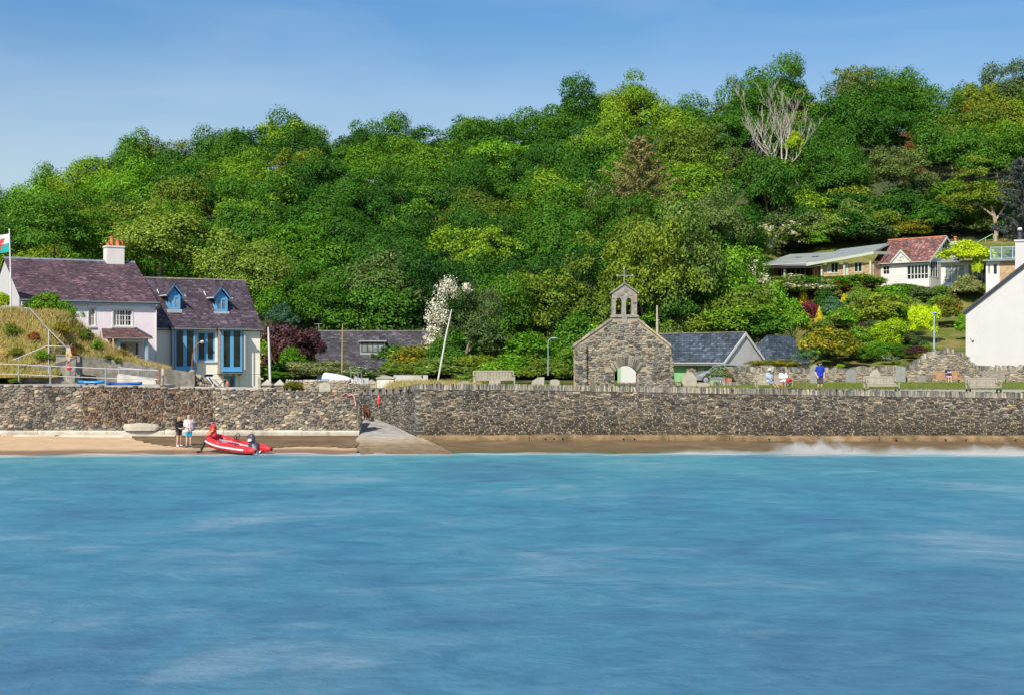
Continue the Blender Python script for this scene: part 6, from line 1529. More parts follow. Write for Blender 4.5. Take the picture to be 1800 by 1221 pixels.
mb.add(A_ + B_, [tuple(range(n)), tuple(range(n, 2 * n))[::-1]] + [(i, (i + 1) % n, n + (i + 1) % n, n + i) for i in range(n)]); mb.build('body', 'car_paint', t, smooth=False)
mb = MB(); 
for s_ in (-1, 1): mb.add([(-1.0, s_ * .845, 1.01), (-.5, s_ * .715, 1.38), (.2, s_ * .69, 1.43), (.2, s_ * .85, 1.01)], [(0, 1, 2, 3)]); mb.add([(.28, s_ * .85, 1.01), (.28, s_ * .69, 1.43), (1.15, s_ * .70, 1.40), (1.7, s_ * .84, 1.01)], [(0, 1, 2, 3)])
mb.quad((-1.1, -.62, 1.03), (-1.1, .62, 1.03), (-.6, .58, 1.41), (-.6, -.58, 1.41)); mb.build('window', 'glass', t, recalc=False)
for x in (-1.3, 1.3):
    for s_ in (-1, 1):
        mb = MB(); mb.lathe([(.1, -.1), (.3, -.1), (.32, 0), (.3, .1), (.1, .1)], (x, s_ * .8, .31), 16, 0, 'y'); w_ = mb.build('wheel', 'black', t); mb = MB(); mb.lathe([(.02, -.02), (.2, 0), (.2, .02)], (x, s_ * .9, .31), 12, 0, 'y'); mb.build('rim', 'galv', w_)
for s_ in (-1, 1):
    mb = MB(); mb.ball((-2.0, s_ * .62, .72), .14, 8, 0, (.6, 1, .7)); mb.build('headlight', 'glass_light', t)
    mb = MB(); mb.ball((-.85, s_ * .95, 1.02), .1, 8, 0, (.7, 1, .7)); mb.build('mirror', 'car_paint', t)
# garden path steps beside the white house
mb = MB()
for k in range(14):
    x, y = PX(1660 + k * 3.2, 116 + k * .55), 116 + k * .55; z = ground(x, y); mb.box(x - .9, x + .9, y - .3, y + .3, z - .2, z + .05 + .02 * (k % 2))
struct(mb.build('steps', 'concrete_pale'))
t = thing('post_fence', 'row of thin wooden posts on the bank in front of the pink house', 'fence', P(190, 620, 98)); o0 = P(190, 620, 98)
for px, pt, pb, Y in ((176, 582, 605, 99.5), (199, 595, 635, 97.5), (145, 569, 592, 99.5)):
    mb = MB(); mb.tube([rl(px, pb + 5, Y), rl(px, pt, Y)], .05, 7); mb.build('post', 'pale_pole_wood', t)
mb = MB(); mb.tube([rl(186, 617, 97.4), rl(195, 606, 97.3)], .05, 6); mb.build('stay', 'pole_wood', t)
# ---------------------------------------------------------------- vegetation
def leaves(name, Cn, Nn, size, asp, rg, mat):
    """one small four-sided leaf spray per centre, turned to its normal"""
    n = len(Cn); a = rg.normal(size=(n, 3)); t1 = np.cross(Nn, a); t1 /= np.linalg.norm(t1, axis=1, keepdims=True) + 1e-9
    t2 = np.cross(Nn, t1); t2 /= np.linalg.norm(t2, axis=1, keepdims=True) + 1e-9
    s_ = (size * rg.uniform(.6, 1.35, n))[:, None]; k = asp
    bend = Nn * s_ * .25
    V = np.stack([Cn - t1 * s_, Cn + t2 * s_ * k - bend, Cn + t1 * s_, Cn - t2 * s_ * k * .8 - bend], 1).reshape(-1, 3)
    return mesh_np(name, V, 4, mat)
def unit(rg, n): v = rg.normal(size=(n, 3)); return v / np.linalg.norm(v, axis=1, keepdims=True)
def crown_mesh(name, seed, Rr, nc, rc, nl, leaf, mat, cz=0.0, low=-.45, asp=.6, inner=.45, flat=.85, out=.55):
    """leafy crown: boughs (clumps) spread over an uneven ellipsoid, each one a shell of leaf sprays"""
    rg = np.random.default_rng(seed); d = unit(rg, nc * 3); d = d[d[:, 2] > low][:nc]; n = len(d)
    lob = 1 + .30 * np.sin(d[:, 0] * 3.1 + seed) * np.cos(d[:, 1] * 2.7 + seed * 2) + .22 * np.sin(d[:, 2] * 5 + seed * 3)
    rad = np.where(rg.random(n) < inner, rg.uniform(.25, .7, n), rg.uniform(.70, 1.0, n)) * lob
    cc = d * rad[:, None] * np.array(Rr); cc[:, 2] += cz; rcl = rc * rg.uniform(.6, 1.35, n)
    Cs, Ns = [], []
    for i in range(n):
        m = max(20, int(nl * (rcl[i] / rc) ** 2)); u = unit(rg, m * 2); keep = (u @ d[i] > -.35) & (u[:, 2] > -.55); u = u[keep][:m]; m = len(u)
        r_ = rcl[i] * rg.uniform(.62, 1.12, m) * (1 + .18 * np.sin(u[:, 0] * 7 + i) * np.sin(u[:, 2] * 6 + i * 2)); p = cc[i] + u * r_[:, None] * np.array([1, 1, flat])
        nn = u * .8 + rg.normal(size=(m, 3)) * out + np.array([0, 0, .35]); nn /= np.linalg.norm(nn, axis=1, keepdims=True); Cs.append(p); Ns.append(nn)
    return leaves(name, np.concatenate(Cs), np.concatenate(Ns), leaf, asp, rg, mat)
def limb_mesh(name, seed, h, r0, spread, nb=7, top=.9, mat='bark', sub=2):
    rr = random.Random(seed); mb = MB()
    def limb(p, d, ln, r, lev):
        pts = [p]; rs = [r]; k = 5; dd = d.copy()
        for i in range(k):
            dd = (dd + Vector((rr.uniform(-.22, .22), rr.uniform(-.22, .22), rr.uniform(-.05, .22)))).normalized(); pts.append(pts[-1] + dd * ln / k); rs.append(r * (1 - .78 * (i + 1) / k))
        mb.tube(pts, rs, 6 if lev == 0 else 5)
        if lev < sub:
            for _ in range(nb if lev == 0 else 4):
                i = rr.randint(2, k); a = rr.uniform(0, 2 * PI); e = Vector((math.cos(a), math.sin(a), rr.uniform(.25, 1.0))).normalized()
                limb(pts[i], (dd * .35 + e * spread).normalized(), ln * rr.uniform(.42, .65), rs[i] * .62 + .008, lev + 1)
    limb(Vector((0, 0, -.6)), Vector((0, 0, 1)), h * top, r0, 0)
    return mb.build(name, mat, None, recalc=False)
MT['bark'] = simple('bark', (.20, .165, .12), .9, .35, 4, .6, 20)
MT['dead_wood'] = simple('dead_wood', (.40, .36, .31), .85, .2, 4, .3, 20)
LF = {}
for k, a in dict(
    mid=((0.060, 0.170, 0.011), (0.111, 0.263, 0.017), (0.144, 0.268, 0.022)), dark=((0.037, 0.119, 0.011), (0.068, 0.185, 0.017), (0.060, 0.165, 0.020)),
    deep=((0.029, 0.098, 0.016), (0.052, 0.149, 0.017), (0.048, 0.141, 0.016)), bright=((0.094, 0.244, 0.011), (0.164, 0.354, 0.017), (0.131, 0.305, 0.025)),
    olive=((0.104, 0.177, 0.017), (0.182, 0.251, 0.030), (0.144, 0.220, 0.025)), greygreen=((0.083, 0.146, 0.033), (0.159, 0.226, 0.062), (0.111, 0.170, 0.049)),
    gold=((0.145, 0.173, 0.013), (0.266, 0.255, 0.022), (0.232, 0.202, 0.022)), ash=((0.099, 0.195, 0.025), (0.221, 0.311, 0.059), (0.164, 0.257, 0.041)),
    blue=((0.055, 0.134, 0.062), (0.111, 0.232, 0.107), (0.077, 0.183, 0.091))).items(): LF[k] = leaf_mat('leaf_' + k, *a)
LF['rust'] = leaf_mat('leaf_rust', (.28, .10, .03), (.36, .17, .04), (.30, .07, .03))
LF['brown'] = leaf_mat('leaf_brown', (.21, .195, .07), (.37, .32, .125), None, .15)
LF['lime'] = leaf_mat('leaf_lime', (.27, .42, .012), (.40, .54, .02), None)
LF['limedome'] = leaf_mat('leaf_lime_clipped', (.40, .60, .012), (.52, .70, .02), None)
LF['yellow'] = leaf_mat('leaf_yellow', (.36, .33, .012), (.58, .50, .03), None)
LF['purple'] = leaf_mat('leaf_purple', (.085, .042, .045), (.13, .06, .06), None)
LF['maroon'] = leaf_mat('leaf_maroon', (.12, .025, .04), (.20, .05, .07), None)
LF['cream'] = leaf_mat('blossom_cream', (.62, .60, .52), (.74, .71, .63), None, .2)
LF['roses'] = leaf_mat('leaf_roses', (.05, .13, .02), (.10, .2, .03), None, .25, ((.66, .62, .62), .52, 5.5))
LF['blossom'] = leaf_mat('leaf_with_blossom', (.085, .16, .02), (.17, .25, .035), None, .25, ((.62, .56, .46), .50, 1.9))
LF['berries'] = leaf_mat('leaf_with_berries', (.10, .15, .02), (.18, .22, .03), None, .25, ((.50, .13, .03), .56, 3.0))
LF['yflower'] = leaf_mat('leaf_yellow_flower', (.10, .14, .015), (.19, .21, .025), None, .25, ((.50, .36, .02), .54, 2.6))
LF['spruce'] = leaf_mat('needles_blue_grey', (.085, .105, .085), (.17, .19, .16), None, .1)
LF['variegated'] = leaf_mat('leaf_variegated', (.17, .22, .07), (.34, .37, .15), None, .25)
LF['palm'] = leaf_mat('leaf_palm', (.22, .22, .06), (.40, .36, .14), None, .2)
# prototypes (hidden crowns are only mesh data, shared by the copies)
PR = {}
for i in range(7): PR['tree%d' % i] = crown_mesh('crown', 100 + i, (3.9 + .25 * (i % 3), 3.9 + .2 * ((i + 1) % 3), 3.7 + .35 * (i % 4)), 46, 1.45, 330, .14, None, low=-.28, out=.36)
for i in range(3): PR['open%d' % i] = crown_mesh('crown', 200 + i, (3.9, 3.7, 4.1), 66, .85, 130, .125, None, low=-.3, inner=.5, flat=.7)
for i in range(3): PR['bush%d' % i] = crown_mesh('foliage', 300 + i, (.80, .80, .78), 46, .34, 110, .062, None, low=-.3, inner=.2)
PR['clip'] = crown_mesh('foliage', 320, (.78, .78, .80), 90, .24, 90, .040, None, low=-.35, inner=.05, out=.3)
PR['loose'] = crown_mesh('foliage', 321, (.82, .82, .85), 46, .24, 70, .055, None, low=-.35, inner=.45)
PR['cone'] = None
def cone_mesh(name, seed, n, leaf, mat=None):
    rg = np.random.default_rng(seed); z = 1 - np.sqrt(rg.random(n)); a = rg.uniform(0, 2 * PI, n); r_ = (.95 * (1 - z) ** .8) * rg.uniform(.7, 1.08, n) * (1 + .12 * np.sin(a * 5 + z * 9)); p = np.stack([np.cos(a) * r_, np.sin(a) * r_, z * 2 - 1], -1)
    nn = np.stack([np.cos(a), np.sin(a), .6 + 0 * a], -1) + rg.normal(size=(n, 3)) * .4; nn /= np.linalg.norm(nn, axis=1, keepdims=True); return leaves(name, p, nn, leaf, .55, rg, mat)
PR['cone'] = cone_mesh('foliage', 5, 3600, .065)
def box_leaf(name, seed, n, leaf):
    rg = np.random.default_rng(seed); p = rg.uniform(-1, 1, (n, 3)); ax = rg.integers(0, 3, n); sg = np.where(rg.random(n) < .5, -1, 1); sg[ax == 2] = 1; p[np.arange(n), ax] = sg * rg.uniform(.86, 1.04, n)
    nn = np.zeros((n, 3)); nn[np.arange(n), ax] = sg; p += .07 * np.sin(p[:, [1, 2, 0]] * 6 + seed); nn += rg.normal(size=(n, 3)) * .4; nn /= np.linalg.norm(nn, axis=1, keepdims=True); return leaves(name, p, nn, leaf, .6, rg, None)
PR['hedge'] = box_leaf('foliage', 9, 5200, .055)
PT = [limb_mesh('trunk', 400 + i, 8.5, .26, .9, 6, .78, 'bark', 2) for i in range(3)]
PTM = [o.data for o in PT]
for o in PT: bpy.data.objects.remove(o)
def child(name, me, parent, mat=None, loc=(0, 0, 0), sc=(1, 1, 1), rz=0):
    o = bpy.data.objects.new(name, me); COL.objects.link(o); o.parent = parent; o.location = loc; o.scale = sc; o.rotation_euler = (0, 0, rz)
    if mat is not None:
        if not me.materials: me.materials.append(None)
        o.material_slots[0].link = 'OBJECT'; o.material_slots[0].material = mat
    return o
CN = dict(mid='green', dark='dark green', deep='deep green', bright='bright green', olive='olive green', greygreen='grey green', gold='yellowing', ash='pale feathery', blue='blue green', rust='rusty orange', brown='brown')
TREES = []
def tree(x, y, z, h, w_, proto, mat, kind='broadleaf_tree', label=None, group='trees of the hillside wood'):
    t = thing(kind, label or '?', 'tree', (x, y, z), 0, group); r_ = random.Random(int(x * 97 + y * 31)); s_ = h / 9.0
    child('trunk', PTM[r_.randrange(3)], t, MT['bark'], (0, 0, 0), (s_ * .85, s_ * .85, s_ * .8), r_.uniform(0, 6))
    child('crown', PR[proto], t, LF[mat], (0, 0, h * (.53 if label is None else .49)), (w_ / 8.6, w_ / 8.6, h / (9.0 if label is None else 8.2)), r_.uniform(0, 6.28))
    if label is None: TREES.append((t, mat, proto))
    return t
rr = random.Random(2024)
def pick(px, py):
    if px > 1440: return rr.choices(['dark', 'mid', 'olive', 'gold', 'deep', 'bright', 'rust', 'greygreen'], [5, 4, 3.5, 2.6, 3.4, 1.2, .5, 1.8])[0]
    if px > 1030: return rr.choices(['mid', 'dark', 'bright', 'ash', 'olive', 'greygreen'], [4, 6, 1.4, 1.2, 1.2, 1.0])[0]
    if px > 330 and py > 330: return rr.choices(['dark', 'mid', 'deep', 'olive', 'bright', 'ash'], [5, 3.5, 5, .8, .6, .5])[0]
    if px > 480: return rr.choices(['dark', 'mid', 'deep', 'olive', 'bright'], [4, 6, 3.5, .7, .8])[0]
    return rr.choices(['mid', 'bright', 'dark', 'olive', 'gold'], [5, 2.2, 5, 1.2, .3])[0]
Y = 139.0
while Y < 247:
    step = 9.3 + (Y - 139) * .012; k0 = -1150 / 2500 * Y
    x = -1010 / 2500 * Y + rr.uniform(0, step)
    while x < 1230 / 2500 * Y:
        xx = x + rr.uniform(-1.7, 1.7); yy = Y + rr.uniform(-2.0, 2.0); px = 900 + 2500 * xx / yy; x += step
        if 1860 < px and yy < 172: continue
        if 1300 < px < 1860 and yy < np.interp(px, [1300, 1340, 1420, 1550, 1700, 1860], [168, 181, 190, 197, 205, 207]): continue
        if px > 1000 and yy < np.interp(px, [1000, 1180, 1300], [140, 152, 168]): continue
        if px < 470 and yy < 146: continue
        if 1325 < px < 1440 and 192 < yy < 209: continue
        z = ground(xx, yy); py = proj(xx, yy, z)[1]; h = rr.uniform(8.2, 11.8) if Y < 224 else rr.uniform(9.0, 10.4); w_ = rr.uniform(8.8, 12.4) if Y < 224 else rr.uniform(10.5, 13)
        if yy < 160 and px > 480: h *= .88; w_ *= .9
        mt = pick(px, py); pr_ = ('open%d' % rr.randrange(3)) if (mt in ('ash', 'gold', 'greygreen', 'rust') or rr.random() < .12) else 'tree%d' % rr.randrange(7)
        tree(xx, yy, z - .2, h, w_ * (.62 if mt == 'rust' else 1), pr_, mt)
    Y += 8.6
# skyline trees with their own outline
for px, pt, w_, mt, pr_ in ((1360, 108, 95, 'dark', 'tree2'), (1310, 138, 70, 'dark', 'tree4'), (1497, 104, 85, 'greygreen', 'open1'), (1592, 120, 105, 'dark', 'tree5'), (1720, 132, 100, 'olive', 'open2'), (1785, 116, 90, 'greygreen', 'tree2'), (1120, 143, 110, 'mid', 'tree1'), (1025, 152, 100, 'dark', 'tree6'),
                         (522, 202, 105, 'mid', 'tree3'), (392, 219, 90, 'dark', 'tree0'), (665, 206, 90, 'dark', 'tree2'), (838, 196, 80, 'mid', 'open1'), (90, 290, 90, 'mid', 'tree5'), (235, 240, 100, 'dark', 'tree1'), (18, 335, 70, 'mid', 'tree4')):
    Yt = 240.0; x = PX(px, Yt); z = ground(x, Yt); top = PZ(pt, Yt); h = max(7, min(15, top - z)); tree(x, Yt, z - .2, h, w_ * Yt / 2500 * 1.05, pr_, mt)
# unique labels from colour, tier and nearest landmark
LMK = [(190, 430, 'the pink chimney'), (300, 470, 'the left blue dormer'), (385, 470, 'the right blue dormer'), (500, 560, 'the purple shrub'), (650, 560, 'the slate cottage'), (800, 500, 'the white blossom'), (965, 590, 'the hooked lamp'), (1098, 480, 'the bellcote'), (1125, 300, 'the brown conifer'),
       (1380, 220, 'the dead tree'), (1350, 480, 'the bungalow veranda'), (1480, 430, 'the bungalow roof'), (1610, 420, 'the red tiled roof'), (1760, 450, 'the railed balcony'), (18, 410, 'the flagpole'), (1690, 330, 'the garden tree')]
NW = ['no', 'one', 'two', 'three', 'four', 'five', 'six', 'seven', 'eight', 'nine', 'ten', 'eleven', 'twelve']
OW = ['first', 'second', 'third', 'fourth', 'fifth', 'sixth', 'seventh', 'eighth', 'ninth', 'tenth', 'eleventh', 'twelfth']
def auto_labels(items, noun):
    used = {}
    for t, col, extra in items:
        x, y, z = t.location; px, py = proj(x, y, z + 4); l = min(LMK, key=lambda l: (abs(l[0] - px) + .25 * abs(l[1] - py)))
        d = py - float(np.interp(px, SKY[:, 0], SKY[:, 1])); dx = px - l[0]
        tier = 'on the skyline' if d < 55 else 'under the skyline' if d < 105 else 'high up' if d < 165 else 'midway up' if d < 240 else 'low down' if d < 320 else 'at the bottom'
        rel = 'straight above' if abs(dx) < 28 and py < l[1] else 'left of' if dx < 0 else 'right of'
        used.setdefault((col, tier, rel, l[2], extra), []).append((px, py, t))
    for (col, tier, rel, lm, extra), ts in used.items():
        ts.sort(key=lambda q: q[0]); n = min(len(ts), 12)
        for i, (px, py, t) in enumerate(ts):
            t['label'] = f'{col} {noun} {tier}' + (f', {OW[min(i, 11)]} of {NW[n]} from the left' if n > 1 else '') + f', {rel} {lm}'; t['label'] = t['label'] if len(t['label'].split()) < 17 else t['label'].replace(' from the left', '')
auto_labels([(t, CN[m], '') for t, m, p in TREES], 'tree')
# ---- single trees of the wood
def rooted(px, pb, wpx, hpx, ymin=100):
    x, y, z = ground_hit(px, pb, ymin); return x, y, z, wpx * y / 2500, hpx * y / 2500
def shrub(px, pb, wpx, hpx, proto, mat, label, Y=None, name='shrub', cat='shrub', dep=1.0, ymin=112.0, group='shrubs and bushes'):
    if Y is None: x, y, z, w_, h = rooted(px, pb, wpx, hpx, ymin)
    else: x, y, z = PX(px, Y), Y, PZ(pb, Y); w_, h = wpx * Y / 2500, hpx * Y / 2500
    o = bpy.data.objects.new(name, PR[proto]); COL.objects.link(o); o.location = (x, y, z + h * .47); o.scale = (w_ / 1.9, w_ / 1.9 * dep, h / 1.75); o.rotation_euler = (0, 0, random.Random(px * 3 + pb).uniform(0, 6.28) if proto != 'hedge' and dep == 1 else 0)
    if not PR[proto].materials: PR[proto].materials.append(None)
    o.material_slots[0].link = 'OBJECT'; o.material_slots[0].material = LF[mat]; tag(o, label, cat, group); return o
# brown conifer
def conifer(px, pb, Yc, hpx, wpx, mat, label, seed):
    x, z = PX(px, Yc), PZ(pb, Yc); h, w_ = hpx * Yc / 2500, wpx * Yc / 2500; t = thing('conifer', label, 'tree', (x, Yc, z)); rg = np.random.default_rng(seed); mb = MB(); mb.tube([(0, 0, -1), (0, 0, h * .6), (0, 0, h)], [.3, .16, .03], 7); Cs, Ns = [], []
    for k in range(64):
        f = .12 + .86 * k / 64; a = k * 2.4 + rg.uniform(-.3, .3); L = w_ / 2 * (1 - f) ** .6 * rg.uniform(.45, 1.2) + .25; d = np.array([math.cos(a), math.sin(a), .22]); b0 = np.array([0, 0, h * f]); mb.tube([tuple(b0), tuple(b0 + d * L * .5 - np.array([0, 0, .1])), tuple(b0 + d * L)], [.05, .03, .01], 4)
        m = int(60 + 60 * L); u = rg.random(m) ** .7; p = b0 + d * (u * L)[:, None] + rg.normal(size=(m, 3)) * np.array([.16, .16, .10]) * (1.2 - u * .5)[:, None]; p[:, 2] -= rg.uniform(0, .55, m) * (1 - u * .5); Cs.append(p); nn = rg.normal(size=(m, 3)) + np.array([0, 0, .7]); Ns.append(nn / np.linalg.norm(nn, axis=1, keepdims=True))
    mb.build('trunk', 'bark', t, recalc=False); o = bpy.data.objects.new('crown', leaves('crown', np.concatenate(Cs), np.concatenate(Ns), .15, .4, rg, LF[mat])); COL.objects.link(o); o.parent = t
conifer(1125, 395, 178, 158, 185, 'brown', 'tall brown tipped conifer standing out of the green wood above the church bellcote', 8)
conifer(1795, 440, 172, 165, 130, 'spruce', 'blue grey spruce with drooping boughs cut by the right edge of the photo', 9)
# dead tree with many bare limbs
rrd = random.Random(14); Yd = 204.0; t = thing('dead_tree', 'bare bleached dead tree with many upswept limbs near the skyline', 'tree', (PX(1376, Yd), Yd, PZ(300, Yd)))
mb = MB(); sc_ = Yd / 2500
def dl(p, d, ln, r, lev):
    pts = [p]; rs = [r]; dd = d.copy(); k = 7
    for i in range(k):
        dd = (dd + Vector((rrd.uniform(-.15, .15), rrd.uniform(-.12, .12), rrd.uniform(0, .16)))).normalized(); pts.append(pts[-1] + dd * ln / k); rs.append(max(.016, r * (1 - .85 * (i + 1) / k)))
    mb.tube(pts, rs, 6 if lev == 0 else 4)
    if lev < 3:
        for _ in range((6, 5, 3)[lev]):
            i = rrd.randint(2 if lev == 0 else 1, k); e = Vector((rrd.uniform(-1, 1), rrd.uniform(-.6, .6), rrd.uniform(.1, 1.2))).normalized(); dl(pts[i], (dd * .7 + e * .75).normalized(), ln * rrd.uniform(.38, .6), rs[i] * .55 + .012, lev + 1)
for (dx, dz, ln, r) in ((-1.0, .55, 6.2, .13), (-.6, 1.0, 8.2, .17), (-.15, 1.0, 8.6, .15), (.42, .9, 8.2, .16), (.85, .65, 6.0, .11), (-1.0, .2, 4.4, .09)):
    dl(Vector((0, 0, 0)), Vector((dx, rrd.uniform(-.3, .3), dz)).normalized(), ln, r, 0)
mb.tube([(0, 0, -1.2), (0, 0, .3)], [.42, .34], 8); mb.build('limbs', 'dead_wood', t, recalc=False)
child('ivy', PR['loose'], t, LF['lime'], (1.6, -.3, 3.6), (1.5, 1.2, 2.3))
# garden tree with a visible trunk
x, y, z, w_, h = rooted(1750, 424, 170, 140, 150)
t = thing('garden_tree', 'olive green garden tree with a bare pale trunk above the balcony', 'tree', (x, y, z)); mb = MB(); mb.tube([(0, 0, -.4), (.1, 0, 1.2), (-.1, 0, 3.0), (-.6, 0, 4.6)], [.34, .27, .25, .12], 8); mb.tube([(-.05, 0, 2.6), (.8, .2, 3.8), (1.6, .2, 5)], [.18, .13, .05], 6); mb.tube([(-.2, 0, 3.2), (-1.8, 0, 4.4), (-2.8, 0, 5.2)], [.15, .1, .04], 6); mb.build('trunk', simple('bark_pale', (.36, .29, .21), .9, .25, 4, .5, 15), t)
child('crown', PR['open0'], t, LF['olive'], (-1.3, 0, 5.7), (1.35, 1.1, .88)); 
# white flowering tree with its blossom heaped on the left side
x, y, z = PX(815, 125), 125.0, PZ(662, 125)
t = thing('flowering_tree', 'tree with masses of white blossom on its left side left of the church', 'tree', (x, y, z)); sc_ = y / 2500; child('trunk', PTM[1], t, MT['bark'], (0, 0, 0), (.85, .85, .85)); child('crown', PR['open1'], t, LF['greygreen'], (.6, .2, 4.6), (.70, .7, .95))
rg = np.random.default_rng(77); Cs, Ns = [], []
for cx_, cy_, cz_, r_ in ((780, 515, 0, 13), (770, 545, 0, 16), (765, 580, 0, 15), (758, 600, 0, 11), (790, 500, 0, 12), (822, 508, 0, 8), (778, 560, 0, 14), (768, 628, 0, 9), (755, 560, 0, 7), (800, 515, 0, 8)):
    m = int(r_ * 24); u = unit(rg, m); p = np.array([(cx_ - 815) * sc_, -1.6 - (.4 * rg.random()), (662 - cy_) * sc_]) + u * (r_ * sc_) * rg.uniform(.4, 1.45, (m, 1)); Cs.append(p); nn = u + rg.normal(size=(m, 3)) * .5; Ns.append(nn / np.linalg.norm(nn, axis=1, keepdims=True))
o = bpy.data.objects.new('blossom', leaves('blossom', np.concatenate(Cs), np.concatenate(Ns), .085, .8, rg, LF['cream'])); COL.objects.link(o); o.parent = t
# ---- trees and shrubs along the foot of the wood
for a in ((640, 585, 185, 130, 'tree3', 'greygreen', 'rounded grey green tree right behind the slate cottage roof', 141), (280, 500, 200, 125, 'tree1', 'ash', 'pale green bushy tree behind the purple roof between chimney and dormers', 138), (425, 560, 150, 130, 'tree4', 'ash', 'pale yellow green tree behind the right end of the cream house roof', 136), (560, 600, 130, 110, 'tree0', 'mid', 'green tree between the blue shrub and the slate cottage', 137),
          (1135, 610, 190, 240, 'open2', 'olive', 'tall airy olive tree rising behind the church bellcote', 137), (1210, 600, 160, 215, 'tree6', 'ash', 'tall pale flowering tree right of the church bellcote', 141), (1050, 640, 170, 190, 'open0', 'olive', 'yellowish loose tree left of the church bellcote', 136), (950, 640, 180, 180, 'open1', 'olive', 'brownish green airy tree behind the hooked street lamp', 137), (880, 645, 120, 150, 'tree2', 'mid', 'bushy green tree between the white blossom and the lamp', 135), (745, 620, 110, 120, 'tree5', 'dark', 'dark bushy tree at the right end of the slate cottage roof', 139),
          (1285, 600, 140, 160, 'tree2', 'bright', 'yellow green tree above the garage roof', 145), (470, 600, 110, 100, 'tree5', 'bright', 'bright green tree right behind the white mast', 134), (1240, 470, 110, 130, 'tree3', 'greygreen', 'tall grey green tree midway up the slope, up and right of the bellcote', 160), (90, 470, 170, 110, 'tree6', 'dark', 'dark green tree behind the pink house ridge', 137), (190, 470, 140, 90, 'tree2', 'mid', 'green tree immediately behind the pink house chimney', 141), (20, 480, 120, 110, 'tree0', 'deep', 'deep green tree behind the flag', 136), (365, 485, 120, 90, 'tree3', 'mid', 'green tree behind the ridge above the right blue dormer', 140)):
    px, pb, wpx, hpx, pr_, mt, lab, Yt = a; x = PX(px, Yt); z = PZ(pb, Yt); h = hpx * Yt / 2500; tree(x, Yt, z, h, wpx * Yt / 2500, pr_, mt, label=lab, group='trees at the foot of the wood')
S = shrub
S(515, 665, 95, 92, 'bush1', 'purple', 'dark purple leaved shrub behind the white mast', 125); S(548, 640, 45, 60, 'bush2', 'purple', 'purple leaved bush against the left end of the slate cottage', 126); S(512, 662, 50, 55, 'loose', 'bright', 'bright yellow green bush in front of the purple shrub', 122); S(560, 672, 115, 38, 'clip', 'variegated', 'wide pale variegated bush below the slate cottage', 118); S(497, 590, 60, 60, 'loose', 'blue', 'silvery blue shrub above the purple shrub', 131)
S(485, 668, 60, 16, 'clip', 'bright', 'low green mound behind the pyramid capped pillars', 113); S(586, 672, 44, 15, 'clip', 'bright', 'low bright mound beside the dinghies', 107); S(515, 688, 36, 18, 'bush1', 'berries', 'orange flowered plant in front of the low garden wall', 100.6); S(722, 668, 85, 56, 'bush0', 'yflower', 'yellow green bush at the right end of the slate cottage', 121); S(700, 668, 85, 32, 'loose', 'ash', 'pale rough bush below the cottage eave', 117); S(645, 672, 60, 24, 'loose', 'greygreen', 'greyish rough bush behind the blue bollard', 112); S(625, 668, 60, 26, 'loose', 'roses', 'white flowered bush under the slate cottage windows', 110.5)
S(765, 670, 130, 40, 'bush2', 'ash', 'rough pale scrub behind the dry grass', 113); S(830, 668, 110, 42, 'bush1', 'olive', 'scrub below the white flowering tree', 114); S(905, 672, 90, 48, 'bush0', 'bright', 'bright scrub at the right end of the left bench', 110); S(960, 675, 90, 42, 'bush2', 'olive', 'scrub behind the small headstones below the lamp', 106); S(1000, 672, 60, 60, 'bush1', 'mid', 'green bush against the left side of the church ruin', 108); S(930, 650, 100, 70, 'loose', 'bright', 'pale feathery bush left of the hooked lamp', 118); S(1015, 640, 80, 85, 'bush0', 'dark', 'dark bush behind the left shoulder of the church', 122); S(855, 640, 90, 80, 'loose', 'greygreen', 'greyish twiggy bush beside the white blossom tree', 120); S(780, 655, 70, 60, 'bush2', 'dark', 'dark bush under the white blossom', 122); S(850, 676, 120, 26, 'loose', 'ash', 'rough grass like scrub right behind the left bench', 101); S(716, 664, 40, 26, 'loose', 'olive', 'small olive bush right of the brick tomb', 110)
UND = []; ru = random.Random(88)
def under(px, pb, wpx, hpx, mats, Y=None, ymin=112.0):
    mt = ru.choice(mats); o = S(px, pb, wpx, hpx, ru.choice(['bush0', 'bush1', 'bush2', 'loose']), mt, '?', Y, 'undergrowth_bush', ymin=ymin, group='undergrowth bushes'); UND.append((o, {'mid': 'green', 'dark': 'dark green', 'bright': 'bright green', 'olive': 'olive', 'ash': 'pale green', 'greygreen': 'grey green', 'deep': 'deep green', 'blossom': 'white flowered', 'yflower': 'yellow flowered'}[mt], ''))
for k in range(16):
    px = 880 + k * 27 + ru.uniform(-8, 8); Yu = ru.uniform(136, 141); under(px, proj(0, Yu, ground(PX(px, Yu), Yu))[1] + 2, ru.uniform(80, 120), ru.uniform(90, 135), ['mid', 'olive', 'bright', 'ash', 'olive', 'greygreen'], Yu)
for k in range(30):
    px = 470 + k * 25 + ru.uniform(-8, 8); Yu = ru.uniform(129, 134); under(px, proj(0, Yu, ground(PX(px, Yu), Yu))[1] + 2, ru.uniform(70, 110), ru.uniform(55, 95), ['mid', 'dark', 'olive', 'bright', 'ash', 'deep'], Yu)
